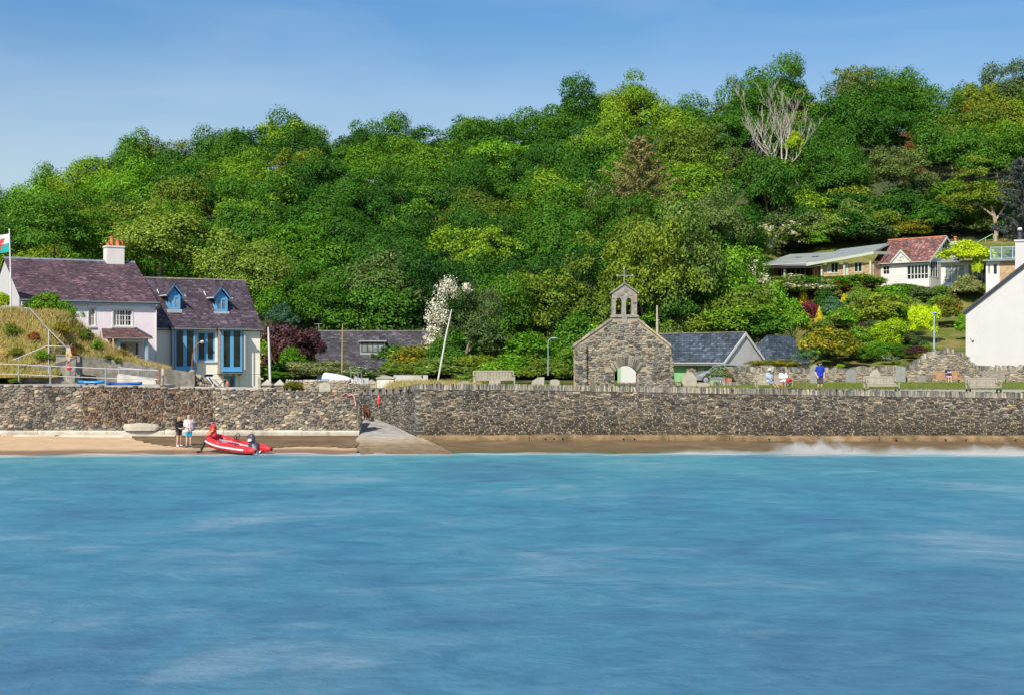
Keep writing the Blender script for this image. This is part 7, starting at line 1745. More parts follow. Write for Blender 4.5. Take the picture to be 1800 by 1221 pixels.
# hedge, roses and garage bushes
S(1358, 650, 100, 19, 'clip', 'yflower', 'clipped yellow green hedge on top of the back wall above the couple', 108.2, 'hedge', 'hedge', .3); S(1265, 672, 42, 28, 'bush0', 'roses', 'rose bush with white flowers in front of the silver car', 103); S(1258, 668, 32, 20, 'bush2', 'roses', 'smaller rose bush left of the white flowered one', 102.5)
S(1292, 600, 130, 62, 'bush1', 'mid', 'wide green bush behind the garage ridge', 134); S(1345, 605, 90, 55, 'bush2', 'dark', 'darker green bush right above the garage rear wing', 133); S(1395, 600, 50, 70, 'bush0', 'bright', 'green bush left of the spiky palm', 133)
S(1230, 560, 80, 80, 'bush1', 'mid', 'green bush in the gap right of the wooden pole', 140); S(1190, 580, 70, 70, 'bush2', 'deep', 'deep green bush right behind the bellcote', 137); S(1240, 605, 60, 40, 'loose', 'bright', 'bright loose bush at the left end of the garage ridge', 136)
# the garden slope, from the wall upward
def palm(px, pb, hpx, wpx, Y, label, mat='palm', n=70, seed=1):
    x, z = PX(px, Y), PZ(pb, Y); t = thing('spiky_palm', label, 'plant', (x, Y, z)); h = hpx * Y / 2500; w_ = wpx * Y / 2500 / 2; r_ = random.Random(seed); mb = MB(); mb.tube([(0, 0, -.2), (0, 0, h * .55)], .09, 6); mb.build('stem', 'bark', t); mb = MB()
    for k in range(n):
        a = r_.uniform(0, 6.28); e = r_.uniform(-.25, 1.2); d = Vector((math.cos(a), math.sin(a), 0)); s0 = Vector((0, 0, h * r_.choice([.1, .3, .5]))); L = w_ * r_.uniform(.7, 1.1); sd_ = Vector((-d.y, d.x, 0)) * .035
        m1 = s0 + d * L * .5 + Vector((0, 0, L * .55 * e)); m2 = s0 + d * L + Vector((0, 0, L * .7 * e - .15)); mb.add([s0 - sd_ * .6, s0 + sd_ * .6, m1 + sd_, m1 - sd_, m2], [(0, 1, 2, 3), (3, 2, 4)])
    mb.build('leaves', LF[mat], t, recalc=False)
palm(1392, 625, 62, 62, 125, 'pale spiky cordyline clump right of the garage roof', n=150, seed=3); palm(1398, 580, 26, 34, 133, 'small dark green spiky palm above the pale cordyline', 'blue', 50, 4)
for a in ((1462, 640, 100, 62, 'bush0', 'yflower', 'large rounded green garden tree behind the standing man', 118.5), (1420, 645, 40, 40, 'loose', 'blue', 'silvery low plant left of the standing man', 117), (1528, 640, 48, 33, 'clip', 'mid', 'clipped dark green dome on the wall left of the humped part', 117.5), (1508, 640, 44, 36, 'clip', 'olive', 'olive clipped dome half hidden by the green dome', 119), (1590, 632, 36, 26, 'clip', 'dark', 'small dark dome below the pink hydrangea', 117.5), (1612, 628, 50, 22, 'loose', 'purple', 'brownish heather growing over the humped wall', 115.5),
          (1478, 648, 16, 9, 'clip', 'lime', 'tiny lime mound on the wall right of the standing man', 114.8), (1574, 642, 26, 10, 'loose', 'ash', 'low pale tuft on the wall left of the humped part', 115.2),
          (1562, 622, 74, 62, 'clip', 'limedome', 'big lime green clipped dome in the middle of the garden'), (1597, 590, 60, 52, 'clip', 'bright', 'bright clipped bush up and right of the big lime dome'), (1622, 602, 52, 66, 'clip', 'limedome', 'tall lime green clipped column bush left of the blue lamp post'), (1580, 615, 40, 28, 'bush1', 'maroon', 'pink and mauve hydrangea at the foot of the lime dome'), (1515, 598, 30, 30, 'bush2', 'purple', 'dark purple small bush in the shade beside the lime dome'),
          (1440, 585, 28, 46, 'cone', 'yellow', 'yellow conical conifer above the large rounded garden tree'), (1420, 588, 44, 24, 'loose', 'yellow', 'spreading yellow shrub left of the yellow cone'), (1411, 552, 30, 50, 'cone', 'yellow', 'golden upright conifer below the white flowered hedge'), (1484, 545, 22, 28, 'loose', 'yellow', 'small golden shrub in the middle of the garden'), (1425, 575, 42, 42, 'bush1', 'maroon', 'maroon leaved shrub beside the yellow cone'), (1452, 555, 40, 44, 'bush0', 'deep', 'dark green pointed shrub right of the golden conifer'), (1466, 568, 46, 44, 'bush2', 'blue', 'blue green shrub in the garden below the bungalow'),
          (1550, 590, 120, 76, 'loose', 'olive', 'airy olive green small tree below the boarded cottage'), (1505, 580, 66, 50, 'loose', 'greygreen', 'twiggy grey green bush left of the airy olive tree'), (1630, 545, 100, 38, 'bush1', 'greygreen', 'wide grey green bush below the cottage front'), (1700, 532, 62, 50, 'loose', 'variegated', 'yellow variegated bush below the creeper'), (1662, 575, 62, 52, 'bush0', 'berries', 'bush with orange red flowers beside the white gable house'), (1690, 600, 30, 50, 'loose', 'bright', 'green bush right beside the edge of the white gable house'),
          (1740, 512, 70, 24, 'hedge', 'lime', 'clipped yellow green hedge under the boarded annexe'), (1480, 520, 40, 24, 'bush2', 'rust', 'orange brown shrub left of the airy olive tree'), (1510, 520, 46, 20, 'bush0', 'rust', 'reddish brown shrub under the bungalow door'), (1522, 511, 84, 26, 'bush1', 'mid', 'green hedge bush under the cottage left end'), (1486, 508, 56, 18, 'bush2', 'bright', 'bright bush under the bungalow windows'), (1590, 519, 80, 17, 'bush0', 'ash', 'low pale hedge below the glazed porch'),
          (1435, 506, 84, 17, 'hedge', 'bright', 'clipped bright hedge under the bungalow red wall'), (1372, 530, 100, 38, 'bush1', 'blossom', 'hedge full of white flowers below the veranda'), (1425, 528, 90, 34, 'bush2', 'blossom', 'white flowered climbing hedge below the bungalow middle'), (1310, 540, 100, 75, 'bush0', 'blossom', 'white flowered scrub left of the bungalow'), (1345, 580, 100, 60, 'bush1', 'bright', 'green bush down slope of the white flowers'), (1295, 585, 90, 70, 'bush2', 'bright', 'leafy bright bush above the garage'), (1372, 556, 46, 36, 'bush0', 'ash', 'pale green bush left of the golden conifer'),
          (1440, 620, 60, 40, 'bush2', 'olive', 'olive shrub right of the pale cordyline'), (1500, 628, 40, 40, 'bush1', 'dark', 'dark shrub in the shade beside the rounded garden tree'), (1548, 560, 80, 40, 'bush2', 'greygreen', 'grey green shrub up slope of the airy tree'), (1655, 522, 50, 18, 'bush0', 'mid', 'green shrub below the cottage side window'),
          # behind and above the houses
          (1392, 452, 105, 56, 'bush0', 'blossom', 'pale pink flowered scrub left above the bungalow roof'), (1325, 470, 80, 70, 'bush1', 'blossom', 'pale flowered scrub left of the veranda end'), (1440, 440, 46, 44, 'clip', 'bright', 'bright green round bush above the bungalow roof'), (1492, 437, 80, 58, 'bush2', 'deep', 'large dark blue green bush behind the bungalow roof'), (1550, 430, 60, 55, 'bush1', 'olive', 'olive bush behind the cottage ridge left end'), (1602, 424, 74, 36, 'clip', 'yflower', 'brown yellow clipped bush right behind the red tiled ridge'), (1655, 406, 30, 24, 'clip', 'mid', 'small round clipped bush on the mown slope'), (1432, 425, 34, 30, 'clip', 'olive', 'brownish round bush up left of the bright round bush'), (1595, 398, 28, 22, 'loose', 'rust', 'orange red azalea above the brown yellow bush'), (1640, 388, 46, 40, 'bush0', 'yflower', 'orange berried bush high on the mown slope'), (1700, 398, 40, 40, 'loose', 'gold', 'yellowish young tree on the mown slope'), (1560, 392, 70, 46, 'bush2', 'olive', 'olive scrub at the edge of the wood above the bungalow'), (1500, 395, 90, 55, 'bush1', 'dark', 'dark scrub at the edge of the wood above the round bushes'), (1420, 400, 90, 60, 'bush0', 'mid', 'green scrub beside the grey tree stump'), (1740, 420, 60, 40, 'loose', 'greygreen', 'grey twiggy bush beside the pale trunk'), (1648, 420, 40, 20, 'loose', 'blue', 'silvery low plant behind the cottage ridge'), (1345, 400, 80, 60, 'bush2', 'olive', 'olive scrub under the dead tree'),
          (1780, 400, 60, 50, 'bush2', 'dark', 'dark scrub behind the spruce'), (1670, 380, 60, 50, 'bush1', 'mid', 'green scrub at the wood edge above the mown slope')):
    S(a[0], a[1], a[2], a[3], a[4], a[5], a[6], a[7] if len(a) > 7 else None)
for k in range(34):
    px = ru.uniform(1280, 1640); pb = ru.uniform(530, 585) if px > 1400 else ru.uniform(530, 615)
    if any(abs(px - a) < 34 and 0 < pb - b < 70 for a, b in ((1562, 565), (1622, 540), (1440, 545), (1411, 505), (1462, 585), (1597, 550), (1392, 580))): pb -= 55
    hq = min(ru.uniform(26, 48), (pb - 500) / 1.12) if px > 1340 else ru.uniform(30, 50); under(px, pb, min(ru.uniform(42, 72), 1.7 * hq), hq, ['bright', 'ash', 'greygreen', 'bright', 'ash', 'mid', 'blossom', 'blossom'] if px < 1480 else ['bright', 'ash', 'greygreen', 'bright', 'yflower', 'mid'], ymin=118.0)
for k in range(15):
    under(1440 + k * 13.5 + ru.uniform(-6, 6), ru.uniform(626, 641), ru.uniform(30, 48), ru.uniform(18, 28), ['mid', 'olive', 'bright', 'greygreen', 'yflower', 'ash'], ymin=115.5)
for k in range(36):
    px = ru.uniform(1300, 1620) if k % 6 else ru.uniform(1640, 1800); under(px, ru.uniform(390, 450) - (px - 1300) * .06, ru.uniform(60, 105), ru.uniform(38, 66), ['mid', 'olive', 'dark', 'ash', 'greygreen', 'deep'], ymin=178.0)
auto_labels(UND, 'bush')
S(1372, 335, 110, 52, 'bush1', 'mid', 'green bush hiding the foot of the bare dead tree', 199); S(1330, 330, 90, 50, 'bush2', 'olive', 'olive bush left of the foot of the bare dead tree', 199)
for a in ((1545, 613, 58, 32, 'bush1', 'bright', 'bright bush left of the foot of the big lime dome'), (1602, 618, 46, 28, 'bush2', 'greygreen', 'grey green bush between the lime dome and the lime column'), (1512, 616, 54, 40, 'bush0', 'mid', 'green bush up slope of the green dome on the wall'), (1535, 598, 50, 34, 'bush2', 'greygreen', 'grey bush under the airy olive tree'), (1487, 632, 34, 24, 'loose', 'yflower', 'yellow flowered plant right of the large rounded garden tree'), (1632, 632, 44, 20, 'loose', 'ash', 'pale tuft behind the top of the humped wall'), (1650, 556, 46, 34, 'bush1', 'bright', 'bright bush up slope of the blue lamp post'), (1600, 556, 60, 30, 'bush0', 'ash', 'pale bush above the lime column'), (1560, 640, 40, 18, 'loose', 'roses', 'pale flowered plant along the wall left of the humped part'), (1448, 600, 44, 36, 'bush1', 'ash', 'pale green bush behind the yellow cone'), (1500, 560, 60, 36, 'bush0', 'bright', 'bright bush in the middle of the garden slope')):
    S(*a[:7], ymin=115.5)
# creeper over the garden room, bushes on the bank, stump
x, y = L9.w(2.6, -.9, 0)[:2]
for k, (px, pb, wpx, hpx, lab) in enumerate(((1697, 470, 95, 44, 'yellow green creeper covering the top of the garden room'),)):
    S(px, pb, wpx, hpx, 'bush0', 'lime', lab, 154.5, 'creeper', 'climber', .45)
S(1720, 496, 22, 62, 'bush1', 'lime', 'hanging strand of the creeper at the right of the garden room', 154, 'creeper', 'climber', .6)
S(82, 562, 60, 46, 'bush0', 'mid', 'leafy green bush on the bank left of the pink house windows', 98.4); S(60, 556, 36, 34, 'loose', 'mid', 'sparse tall stemmed bush at the foot of the flagpole', 98.6); S(115, 575, 46, 48, 'loose', 'bright', 'looser yellow green bush hiding the left end of the pink front', 98.2); S(8, 548, 24, 32, 'bush1', 'lime', 'dark leaved bush cut by the left edge below the flag', 99); S(135, 600, 26, 30, 'loose', 'olive', 'dry brownish tuft on the bank', 97.4); S(190, 637, 20, 14, 'loose', 'berries', 'reddish low plant on the concrete wall', 94.7); S(207, 637, 14, 9, 'bush1', 'olive', 'small green cushion plant on the sloping concrete wall', 94.6); S(24, 675, 22, 10, 'bush1', 'olive', 'grass tuft at the foot of the curved steps wall', 91.9)
x, y, z, _, _ = rooted(1408, 408, 10, 10, 150); t = thing('tree_stump', 'pale grey splintered tree stump above the white flowered scrub', 'stump', (x, y, z)); mb = MB(); rrs = random.Random(3)
for k in range(6): mb.tube([(-.5 + k * .2, 0, -.3), (-.5 + k * .2 + rrs.uniform(-.1, .1), 0, rrs.uniform(.7, 1.35))], [.16, .06], 6)
mb.build('wood', 'dead_wood', t)
S(1745, 520, 60, 22, 'bush0', 'bright', 'green bush below the boarded annexe'); S(1700, 520, 60, 20, 'bush2', 'mid', 'green bush below the garden room')
for k, (px, pb, w9, h9, mt, nm) in enumerate(((20, 590, 40, 22, 'olive', 'heathery olive'), (60, 600, 34, 18, 'rust', 'rust brown'), (110, 588, 44, 22, 'gold', 'straw coloured'), (150, 600, 40, 22, 'olive', 'dry olive'), (75, 632, 36, 18, 'bright', 'bright green'), (170, 615, 30, 18, 'bright', 'fresh green'), (30, 625, 40, 16, 'gold', 'golden'), (125, 625, 30, 18, 'rust', 'bracken brown'), (215, 628, 30, 16, 'gold', 'pale dry'))):
    xq = PX(px, 94.5); yq = next((q for q in np.arange(92.2, 103, .1) if PZ(pb, q) <= float(bankz(np.array([PX(px, q)]), np.array([q]))[0])), 95.0)
    S(px, pb + 6, w9 * .8, h9 * 1.35, 'loose', mt, nm + ' scrub tuft on the grassy bank', float(yq), 'scrub', 'scrub', group='scrub on the grassy bank')
t = thing('green_handrail', 'thin green handrail on the mown slope right behind the garden room', 'railing', P(1735, 425, 172)); o0 = P(1735, 425, 172); mb = MB(); mb.tube([rl(1718, 426, 172), rl(1746, 411, 172)], .05, 6)
for f in (0, .5, 1): mb.tube([rl(1718 + 28 * f, 426 - 15 * f, 172), rl(1718 + 28 * f, 434 - 15 * f, 172)], .04, 5)
mb.build('rail', 'green_paint', t)
# ---------------------------------------------------------------- people, dog and boat
def remeshed(name, mb, voxel, mat, parent, smooth_it=3):
    o = mb.build(name, mat, None, recalc=False)
    m = o.modifiers.new('r', 'REMESH'); m.mode = 'VOXEL'; m.voxel_size = voxel
    s_ = o.modifiers.new('s', 'SMOOTH'); s_.iterations = smooth_it; s_.factor = .5
    dg = bpy.context.evaluated_depsgraph_get(); me = bpy.data.meshes.new_from_object(o.evaluated_get(dg)); old = o.data
    o.modifiers.clear(); o.data = me; me.polygons.foreach_set('use_smooth', [True] * len(me.polygons)); me.name = name
    bpy.data.meshes.remove(old); o.parent = parent; return o
def caps(mb, p, q, r1, r2, n=10, fl=1.0):
    p, q = Vector(p), Vector(q); d = (q - p); L = d.length or 1e-6; d = d / L; pts, rs = [], []
    for a in (-90, -60, -30): pts.append(p + d * r1 * math.sin(R(a))); rs.append(max(.001, r1 * math.cos(R(a))))
    for k in range(5): f = k / 4; pts.append(p + d * L * f); rs.append(r1 + (r2 - r1) * f)
    for a in (30, 60, 90): pts.append(q + d * r2 * math.sin(R(a))); rs.append(max(.001, r2 * math.cos(R(a))))
    mb.tube(pts, rs, n, flat=fl)
def chain(mb, pts, rs, n=10):
    for k in range(len(pts) - 1): caps(mb, pts[k], pts[k + 1], rs[k], rs[k + 1], n)
def V3(*a): return Vector(a)
def person(label, loc, rz, J, kit, skin='skin', group=None, sc=1.0, fat=1.0):
    """J: joints in metres (x right as seen from the front turned away, facing -y). kit: clothing list"""
    t = thing('person', label, 'person', loc, rz, group, (sc, sc, sc)); mb = MB(); g = {k: Vector(v) for k, v in J.items()}
    pel, ch, nk, hd = g['pelvis'], g['chest'], g['neck'], g['head']; sp = pel.lerp(ch, .5)
    def torso(m, k, e=0.0):
        side = (g['sr'] - g['sl']).normalized(); hs = (g['hr'] - g['hl']).normalized()
        for s_ in (-1, 1):
            caps(m, pel + hs * s_ * .075, sp + side * s_ * .06, .115 * k + e, .105 * k + e); caps(m, sp + side * s_ * .06, ch + side * s_ * .085, .105 * k + e, .112 * k + e)
        caps(m, g['sl'], g['sr'], .062 + e, .062 + e); caps(m, ch, nk, .10 + e, .055 + e * .5)
    torso(mb, .93 * fat); caps(mb, nk, hd - (hd - nk).normalized() * .06, .052, .05)
    up = (hd - nk).normalized(); fw = g['look'].normalized() if 'look' in g else V3(0, -1, 0); sd_ = up.cross(fw).normalized()
    # head: skull, jaw, nose, ears
    hm = hd
    for a, b_, r1, r2 in ((hm + up * .03 + fw * -.015, hm + up * .03 + fw * .015, .092, .088), (hm, hm - up * .065 + fw * .035, .078, .05), (hm + fw * .088 + up * .01, hm + fw * .105 - up * .02, .012, .018)): caps(mb, a, b_, r1, r2)
    for s_ in (-1, 1): caps(mb, hm + sd_ * s_ * .085 + up * .015, hm + sd_ * s_ * .09 - up * .02, .018, .012)
    for s_ in ('l', 'r'):
        chain(mb, [g['s' + s_], g['e' + s_], g['w' + s_]], [.052 * fat ** .5, .041, .030])
        chain(mb, [g['h' + s_], g['k' + s_], g['a' + s_]], [.088 * fat ** .5, .056, .040]); caps(mb, g['a' + s_] - V3(0, 0, .02), g['t' + s_], .042, .032)
        wv = (g['w' + s_] - g['e' + s_]).normalized(); hv = g.get('f' + s_, wv); hv = hv.normalized(); ac = hv.cross(fw if abs(hv.dot(fw)) < .8 else up).normalized(); pn = ac.cross(hv)
        pm = g['w' + s_] + hv * .05; caps(mb, g['w' + s_], pm + hv * .03, .030, .036)
        for q, (o_, ln) in enumerate(((-.030, .068), (-.010, .078), (.010, .073), (.030, .056))):          # four fingers, slightly curled
            b0 = pm + hv * .05 + ac * o_; b1 = b0 + hv * ln * .55 + pn * .006; b2 = b1 + hv * ln * .4 + pn * .022; chain(mb, [b0, b1, b2], [.0105, .0095, .008], 6)
        th = pm + ac * -.034 - hv * .02; chain(mb, [th, th - ac * .03 + hv * .03, th - ac * .034 + hv * .062 + pn * .01], [.013, .011, .009], 6)      # thumb
    body = remeshed('body', mb, .0095, skin, t, 2)
    for s_ in (-1, 1):
        m = MB(); m.ball(hm + fw * .083 + sd_ * s_ * .033 + up * .028, .012, 8); m.build('eye', 'black', t)
    m = MB(); m.ball(hm + fw * .082 - up * .048, .02, 8, 0, (1, 1, .35)); m.build('mouth', MT.setdefault('lips', simple('lips', (.40, .14, .12), .6, .05, 9)), t)
    for name, mat, kind, val in kit:
        m = MB()
        if kind == 'top':                     # val = sleeve length 0..2 (upper arm, forearm), hem extra
            torso(m, 1.0 * fat, .022)
            for s_ in ('l', 'r'):
                a, b_, c = g['s' + s_], g['e' + s_], g['w' + s_]
                if val > 0: chain(m, [a, a.lerp(b_, min(1, val))], [.070, .060])
                if val > 1: chain(m, [b_, b_.lerp(c, val - 1)], [.058, .045])
        elif kind == 'vest': torso(m, 1.05 * fat, .050)
        elif kind == 'legs':                  # val = trouser length 0..2
            hs = (g['hr'] - g['hl']).normalized()
            for s_ in (-1, 1): caps(m, pel + hs * s_ * .075, sp + V3(0, 0, -.05) + hs * s_ * .06, .128 * fat, .115 * fat)
            for s_ in ('l', 'r'):
                a, b_, c = g['h' + s_], g['k' + s_], g['a' + s_]; chain(m, [a, a.lerp(b_, min(1, val))], [.108 * fat ** .5, .092 - .018 * min(1, max(0, val - .6) / .4)])
                if val > 1: chain(m, [b_, b_.lerp(c, val - 1)], [.074, .054])
        elif kind == 'skirt':
            hs = (g['hr'] - g['hl']).normalized(); chain(m, [g['hl'], g['kl'].lerp(g['hl'], 1 - val)], [.13, .11]); chain(m, [g['hr'], g['kr'].lerp(g['hr'], 1 - val)], [.13, .11]); caps(m, g['hl'].lerp(g['kl'], val * .8), g['hr'].lerp(g['kr'], val * .8), .10, .10); caps(m, pel - hs * .06, pel + hs * .06, .14, .14)
        elif kind == 'shoes':
            for s_ in ('l', 'r'):
                n_ = MB(); a = g['a' + s_]; caps(n_, a - V3(0, 0, .015), g['t' + s_] + V3(0, 0, .005), .054, .046); remeshed(name, n_, .012, mat, t, 1)
            continue
        elif kind == 'hair':                  # val = length
            caps(m, hm + up * .055 - fw * .02, hm + up * .06 + fw * .02, .094, .085); caps(m, hm + up * .03 - fw * .03, hm - up * (.02 + val) - fw * .055, .092, .062 if val > .05 else .07)
            if val > .05:
                for s2 in (-1, 1): caps(m, hm + up * .03 + sd_ * s2 * .05 - fw * .02, hm - up * val + sd_ * s2 * .065 - fw * .02, .06, .04)
        elif kind == 'cap':
            caps(m, hm + up * .062 - fw * .02, hm + up * .066 + fw * .02, .098, .092); caps(m, hm + up * .058 + fw * .08, hm + up * .05 + fw * .155, .05, .045, fl=.3)
        elif kind == 'hat':
            q = MB(); q.lathe([(.17, .045), (.175, .05), (.105, .06), (.10, .13), (.07, .155), (.01, .16)], hm, 16); o = q.build(name, mat, t); continue
        elif kind == 'glasses':
            q = MB()
            for s2 in (-1, 1): q.ball(hm + fw * .092 + sd_ * s2 * .033 + up * .028, .024, 8, 0, (1, .6, .75))
            q.build(name, mat, t); continue
        remeshed(name, m, .014, mat, t, 3)
    return t, g
def standing(**k):
    J = dict(pelvis=(0, 0, .93), chest=(0, .01, 1.28), neck=(0, 0, 1.49), head=(0, -.03, 1.63), sl=(-.19, 0, 1.43), sr=(.19, 0, 1.43), el=(-.25, .03, 1.14), er=(.25, .03, 1.14), wl=(-.24, -.06, .90), wr=(.24, -.06, .90), hl=(-.095, 0, .90), hr=(.095, 0, .90), kl=(-.11, -.02, .49), kr=(.11, -.02, .49), al=(-.115, .03, .085), ar=(.115, .03, .085), tl=(-.14, -.15, .035), tr=(.14, -.15, .035)); J.update(k); return J
cl = lambda n, c, **k: simple(n, c, .85, k.pop('var', .08), k.pop('scale', 6), **k)
black_top = cl('cloth_black', (.02, .02, .024)); white_tee = cl('cloth_white', (.72, .72, .74)); aqua = cl('cloth_aqua', (.02, .36, .60)); khaki = cl('cloth_dark_khaki', (.085, .075, .06)); navy = cl('cloth_navy', (.015, .025, .075)); wet = cl('wetsuit', (.035, .04, .06)); redv = cl('cloth_red', (.62, .03, .05)); orange = cl('cloth_orange', (.60, .20, .07), var=.5, scale=3.5); royal = cl('cloth_royal_blue', (.012, .04, .40)); slate_c = cl('cloth_charcoal', (.075, .075, .095)); shirt_w = cl('cloth_off_white', (.70, .71, .74)); pale_b = cl('cloth_pale_blue', (.38, .48, .60)); pattern_b = cl('cloth_blue_pattern', (.18, .27, .42), var=.9, scale=16); pattern_p = cl('cloth_mauve_pattern', (.36, .30, .42), var=.8, scale=18)
greyp = cl('cloth_mauve_grey', (.25, .22, .32)); trainers = cl('shoe_white', (.6, .6, .62)); green_shoe = cl('shoe_green', (.04, .16, .13), var=.7, scale=14)
sandz = lambda x, y: float(beachz(np.array([x]), np.array([y]))[0])
Yp = 80.6
x = PX(314.5, Yp); person('woman in a black top and dark shorts standing on the sand, back half turned', (x, Yp, sandz(x, Yp)), R(50), standing(wl=(-.10, -.25, 1.08), wr=(.12, -.27, 1.10), el=(-.24, -.02, 1.16), er=(.24, -.03, 1.16), fl=(.5, -.8, .1), fr=(-.5, -.8, .1), look=(0, -1, -.15)),
    [('top', black_top, 'top', 1.6), ('shorts', khaki, 'legs', .42), ('shoe', trainers, 'shoes', 0), ('hair', MT['hair_blond'], 'hair', .13)], 'skin_pink', 'people on the beach by the boat', .965)
x = PX(331.5, Yp); t, g = person('balding man in a white t-shirt and blue shorts standing on the sand', (x, Yp, sandz(x, Yp)), R(35), standing(wl=(-.12, -.26, 1.06), wr=(.10, -.20, 1.22), el=(-.27, -.02, 1.16), er=(.28, -.05, 1.18), fl=(.6, -.7, .2), fr=(-.3, -.5, .6), look=(.1, -1, -.1)),
    [('t_shirt', white_tee, 'top', .72), ('shorts', aqua, 'legs', .74), ('shoe', green_shoe, 'shoes', 0), ('hair', MT['hair_grey'], 'hair', .0)], 'skin_pink', 'people on the beach by the boat', 1.03, 1.14)
t = thing('buoyancy_aid', 'mauve grey buoyancy aid slung over the shoulder of the man in blue shorts', 'life jacket', (x + .20, Yp - .16, sandz(x, Yp) + 1.03)); mb = MB(); caps(mb, (0, 0, .30), (.05, -.04, .02), .10, .12); caps(mb, (.06, .05, .27), (.09, .04, .0), .09, .11); remeshed('jacket', mb, .015, greyp, t); mb = MB(); mb.tube([(-.12, -.02, .44), (-.02, -.1, .42), (.05, -.1, .34)], .03, 6); mb.build('strap', MT['float_orange'], t)
# seated man on the bow of the boat (placed after the boat below)
# --- inflatable boat
BA = R(-33); Yb = 79.0; bo = Vector((PX(418, 77.3), 77.3, 0)); 
t = thing('inflatable_boat', 'red inflatable boat with white side stripe and grey outboard at the water edge', 'boat', (bo.x, bo.y, .13), BA); t.rotation_euler = (R(2), R(4.5), BA); BT = t
MT['rib_red'] = simple('boat_red', (.66, .022, .028), .38, .06, 2, coat=.2); MT['rib_white'] = simple('boat_white', (.72, .70, .66), .5, .05, 3)
Lb, hw, tr = 3.7, .62, .235
def rib_path(n=46):
    pts = []
    for i in range(n + 1):
        f = i / n; a = f * 2 - 1                   # -1 near stern end .. 0 bow .. +1 far stern end
        s_ = abs(a)
        if s_ > .34: x = -Lb / 2 + .55 + (s_ - .34) / .66 * (Lb - .55); y = hw
        else: q = (s_ / .34) * PI / 2; x = -Lb / 2 + .55 - .62 * math.cos(q); y = hw * math.sin(q) ** .8
        z = .26 + .22 * max(0, (-x - .5) / 1.3) ** 1.6 if x < -.5 else .26
        pts.append(Vector((x, -y if a < 0 else y, z)))
    return pts
rp = rib_path(); n = len(rp); rs = [tr * (1 if 4 < i < n - 5 else (.32, .62, .82, .93, .985)[min(i, n - 1 - i)]) for i in range(n)]
mb = MB(); mb.tube(rp, rs, 16); mb.build('tube', 'rib_red', t, smooth=True)
for sg in (-1, 1):
    q = [p for p in rp if p.y * sg > .12]; mb = MB()
    for lo_, hi_, dd in ((-.005, .035, 0),):
        k = []
        for i, p in enumerate(q):
            tn = (q[min(i + 1, len(q) - 1)] - q[max(i - 1, 0)]).normalized(); o_ = Vector((tn.y, -tn.x, 0)); o_ = o_ if (o_.y * sg > 0 or (abs(o_.y) < .2 and o_.x < 0)) else -o_
            k.append((p + o_ * (tr * .985), o_))
        k = k[3:-3] if len(k) > 8 else k
        vs = []
        for p, o_ in k: vs += [p + V3(0, 0, lo_ - .05), p + o_ * .028 + V3(0, 0, lo_ - .02), p + o_ * .03 + V3(0, 0, hi_ - .02), p + V3(0, 0, hi_ + .01)]
        mb.add(vs, [(i * 4 + j, i * 4 + j + 1, i * 4 + j + 5, i * 4 + j + 4) for i in range(len(k) - 1) for j in range(3)])
    mb.build('rubbing_strake', 'rib_white', t, recalc=False)
mb = MB(); vs = []
for i in range(13):
    x = -Lb / 2 + .2 + i * (Lb - .75) / 12; w_ = .5 * min(1, (.15 + (i / 12) ** .5 * 1.2)); rise = .30 * max(0, 1 - i / 4) ** 2
    vs += [(x, -w_, .16 + rise), (x, -w_ * .55, .03 + rise * 1.1), (x, 0, -.06 + rise * 1.2), (x, w_ * .55, .03 + rise * 1.1), (x, w_, .16 + rise)]
mb.add(vs, [(i * 5 + j, i * 5 + j + 1, i * 5 + j + 6, i * 5 + j + 5) for i in range(12) for j in range(4)]); mb.build('hull', 'rib_white', t, smooth=True)
mb = MB(); mb.box(-1.1, 1.05, -.46, .46, .17, .20); mb.build('floor', MT.setdefault('boat_floor', simple('boat_floor', (.12, .125, .13), .8, .2, 6)), t)
mb = MB(); mb.box(1.02, 1.10, -.46, .46, .02, .56); mb.build('transom', 'grey_wood', t)
mb = MB(); mb.extr([(-.28, -.24, .19), (.10, -.24, .19), (.05, -.24, .58), (-.18, -.24, .66), (-.3, -.24, .5)], (0, .42, 0)); cs = mb.build('console', 'rib_red', t)
mb = MB(); ring = [Vector((-.06 + .06 * math.sin(a), -.03 + .19 * math.cos(a), .80 + .18 * math.sin(a))) for a in np.linspace(0, 2 * PI, 20)[:-1]]; mb.tube(ring, .017, 6, close=True)
for a in (.5, 2.6, 4.7): mb.tube([(-.07, -.03, .79), tuple(Vector((-.06 + .06 * math.sin(a), -.03 + .19 * math.cos(a), .80 + .18 * math.sin(a))))], .012, 5)
mb.tube([(-.07, -.03, .79), (-.14, -.03, .62)], .03, 6); mb.build('steering_wheel', 'black', t)
mb = MB(); mb.ball((.30, -.02, .36), .24, 12, 0, (1, 1, .85)); mb.build('fuel_tank', 'rib_red', t, smooth=True)
mb = MB(); mb.box(-.95, -.45, -.5, .5, .42, .47); mb.build('seat', MT['greyish'] if 'greyish' in MT else MT.setdefault('greyish', simple('boat_grey', (.33, .33, .36), .7, .15, 6)), t)
mb = MB(); mb.tube([(-1.2, -.2, .52), (.5, -.33, .50)], .035, 7); mb.tube([(-1.1, -.1, .5), (.2, -.1, .46)], .04, 7); mb.build('oar', 'greyish', t)
mb = MB(); mb.tube([(.55, -.40, .44), (1.15, -.42, .42)], .07, 8); mb.build('white_tube', 'rib_white', t)
for px_ in (.12,):
    mb = MB(); mb.extr([(.45, -.795, .40), (.62, -.795, .40), (.66, -.76, .48), (.42, -.76, .48)], (0, .03, .01)); mb.build('patch', 'black', t)
mb = MB(); x0 = -1.05                                       # small white lettering on the tube, too small to read
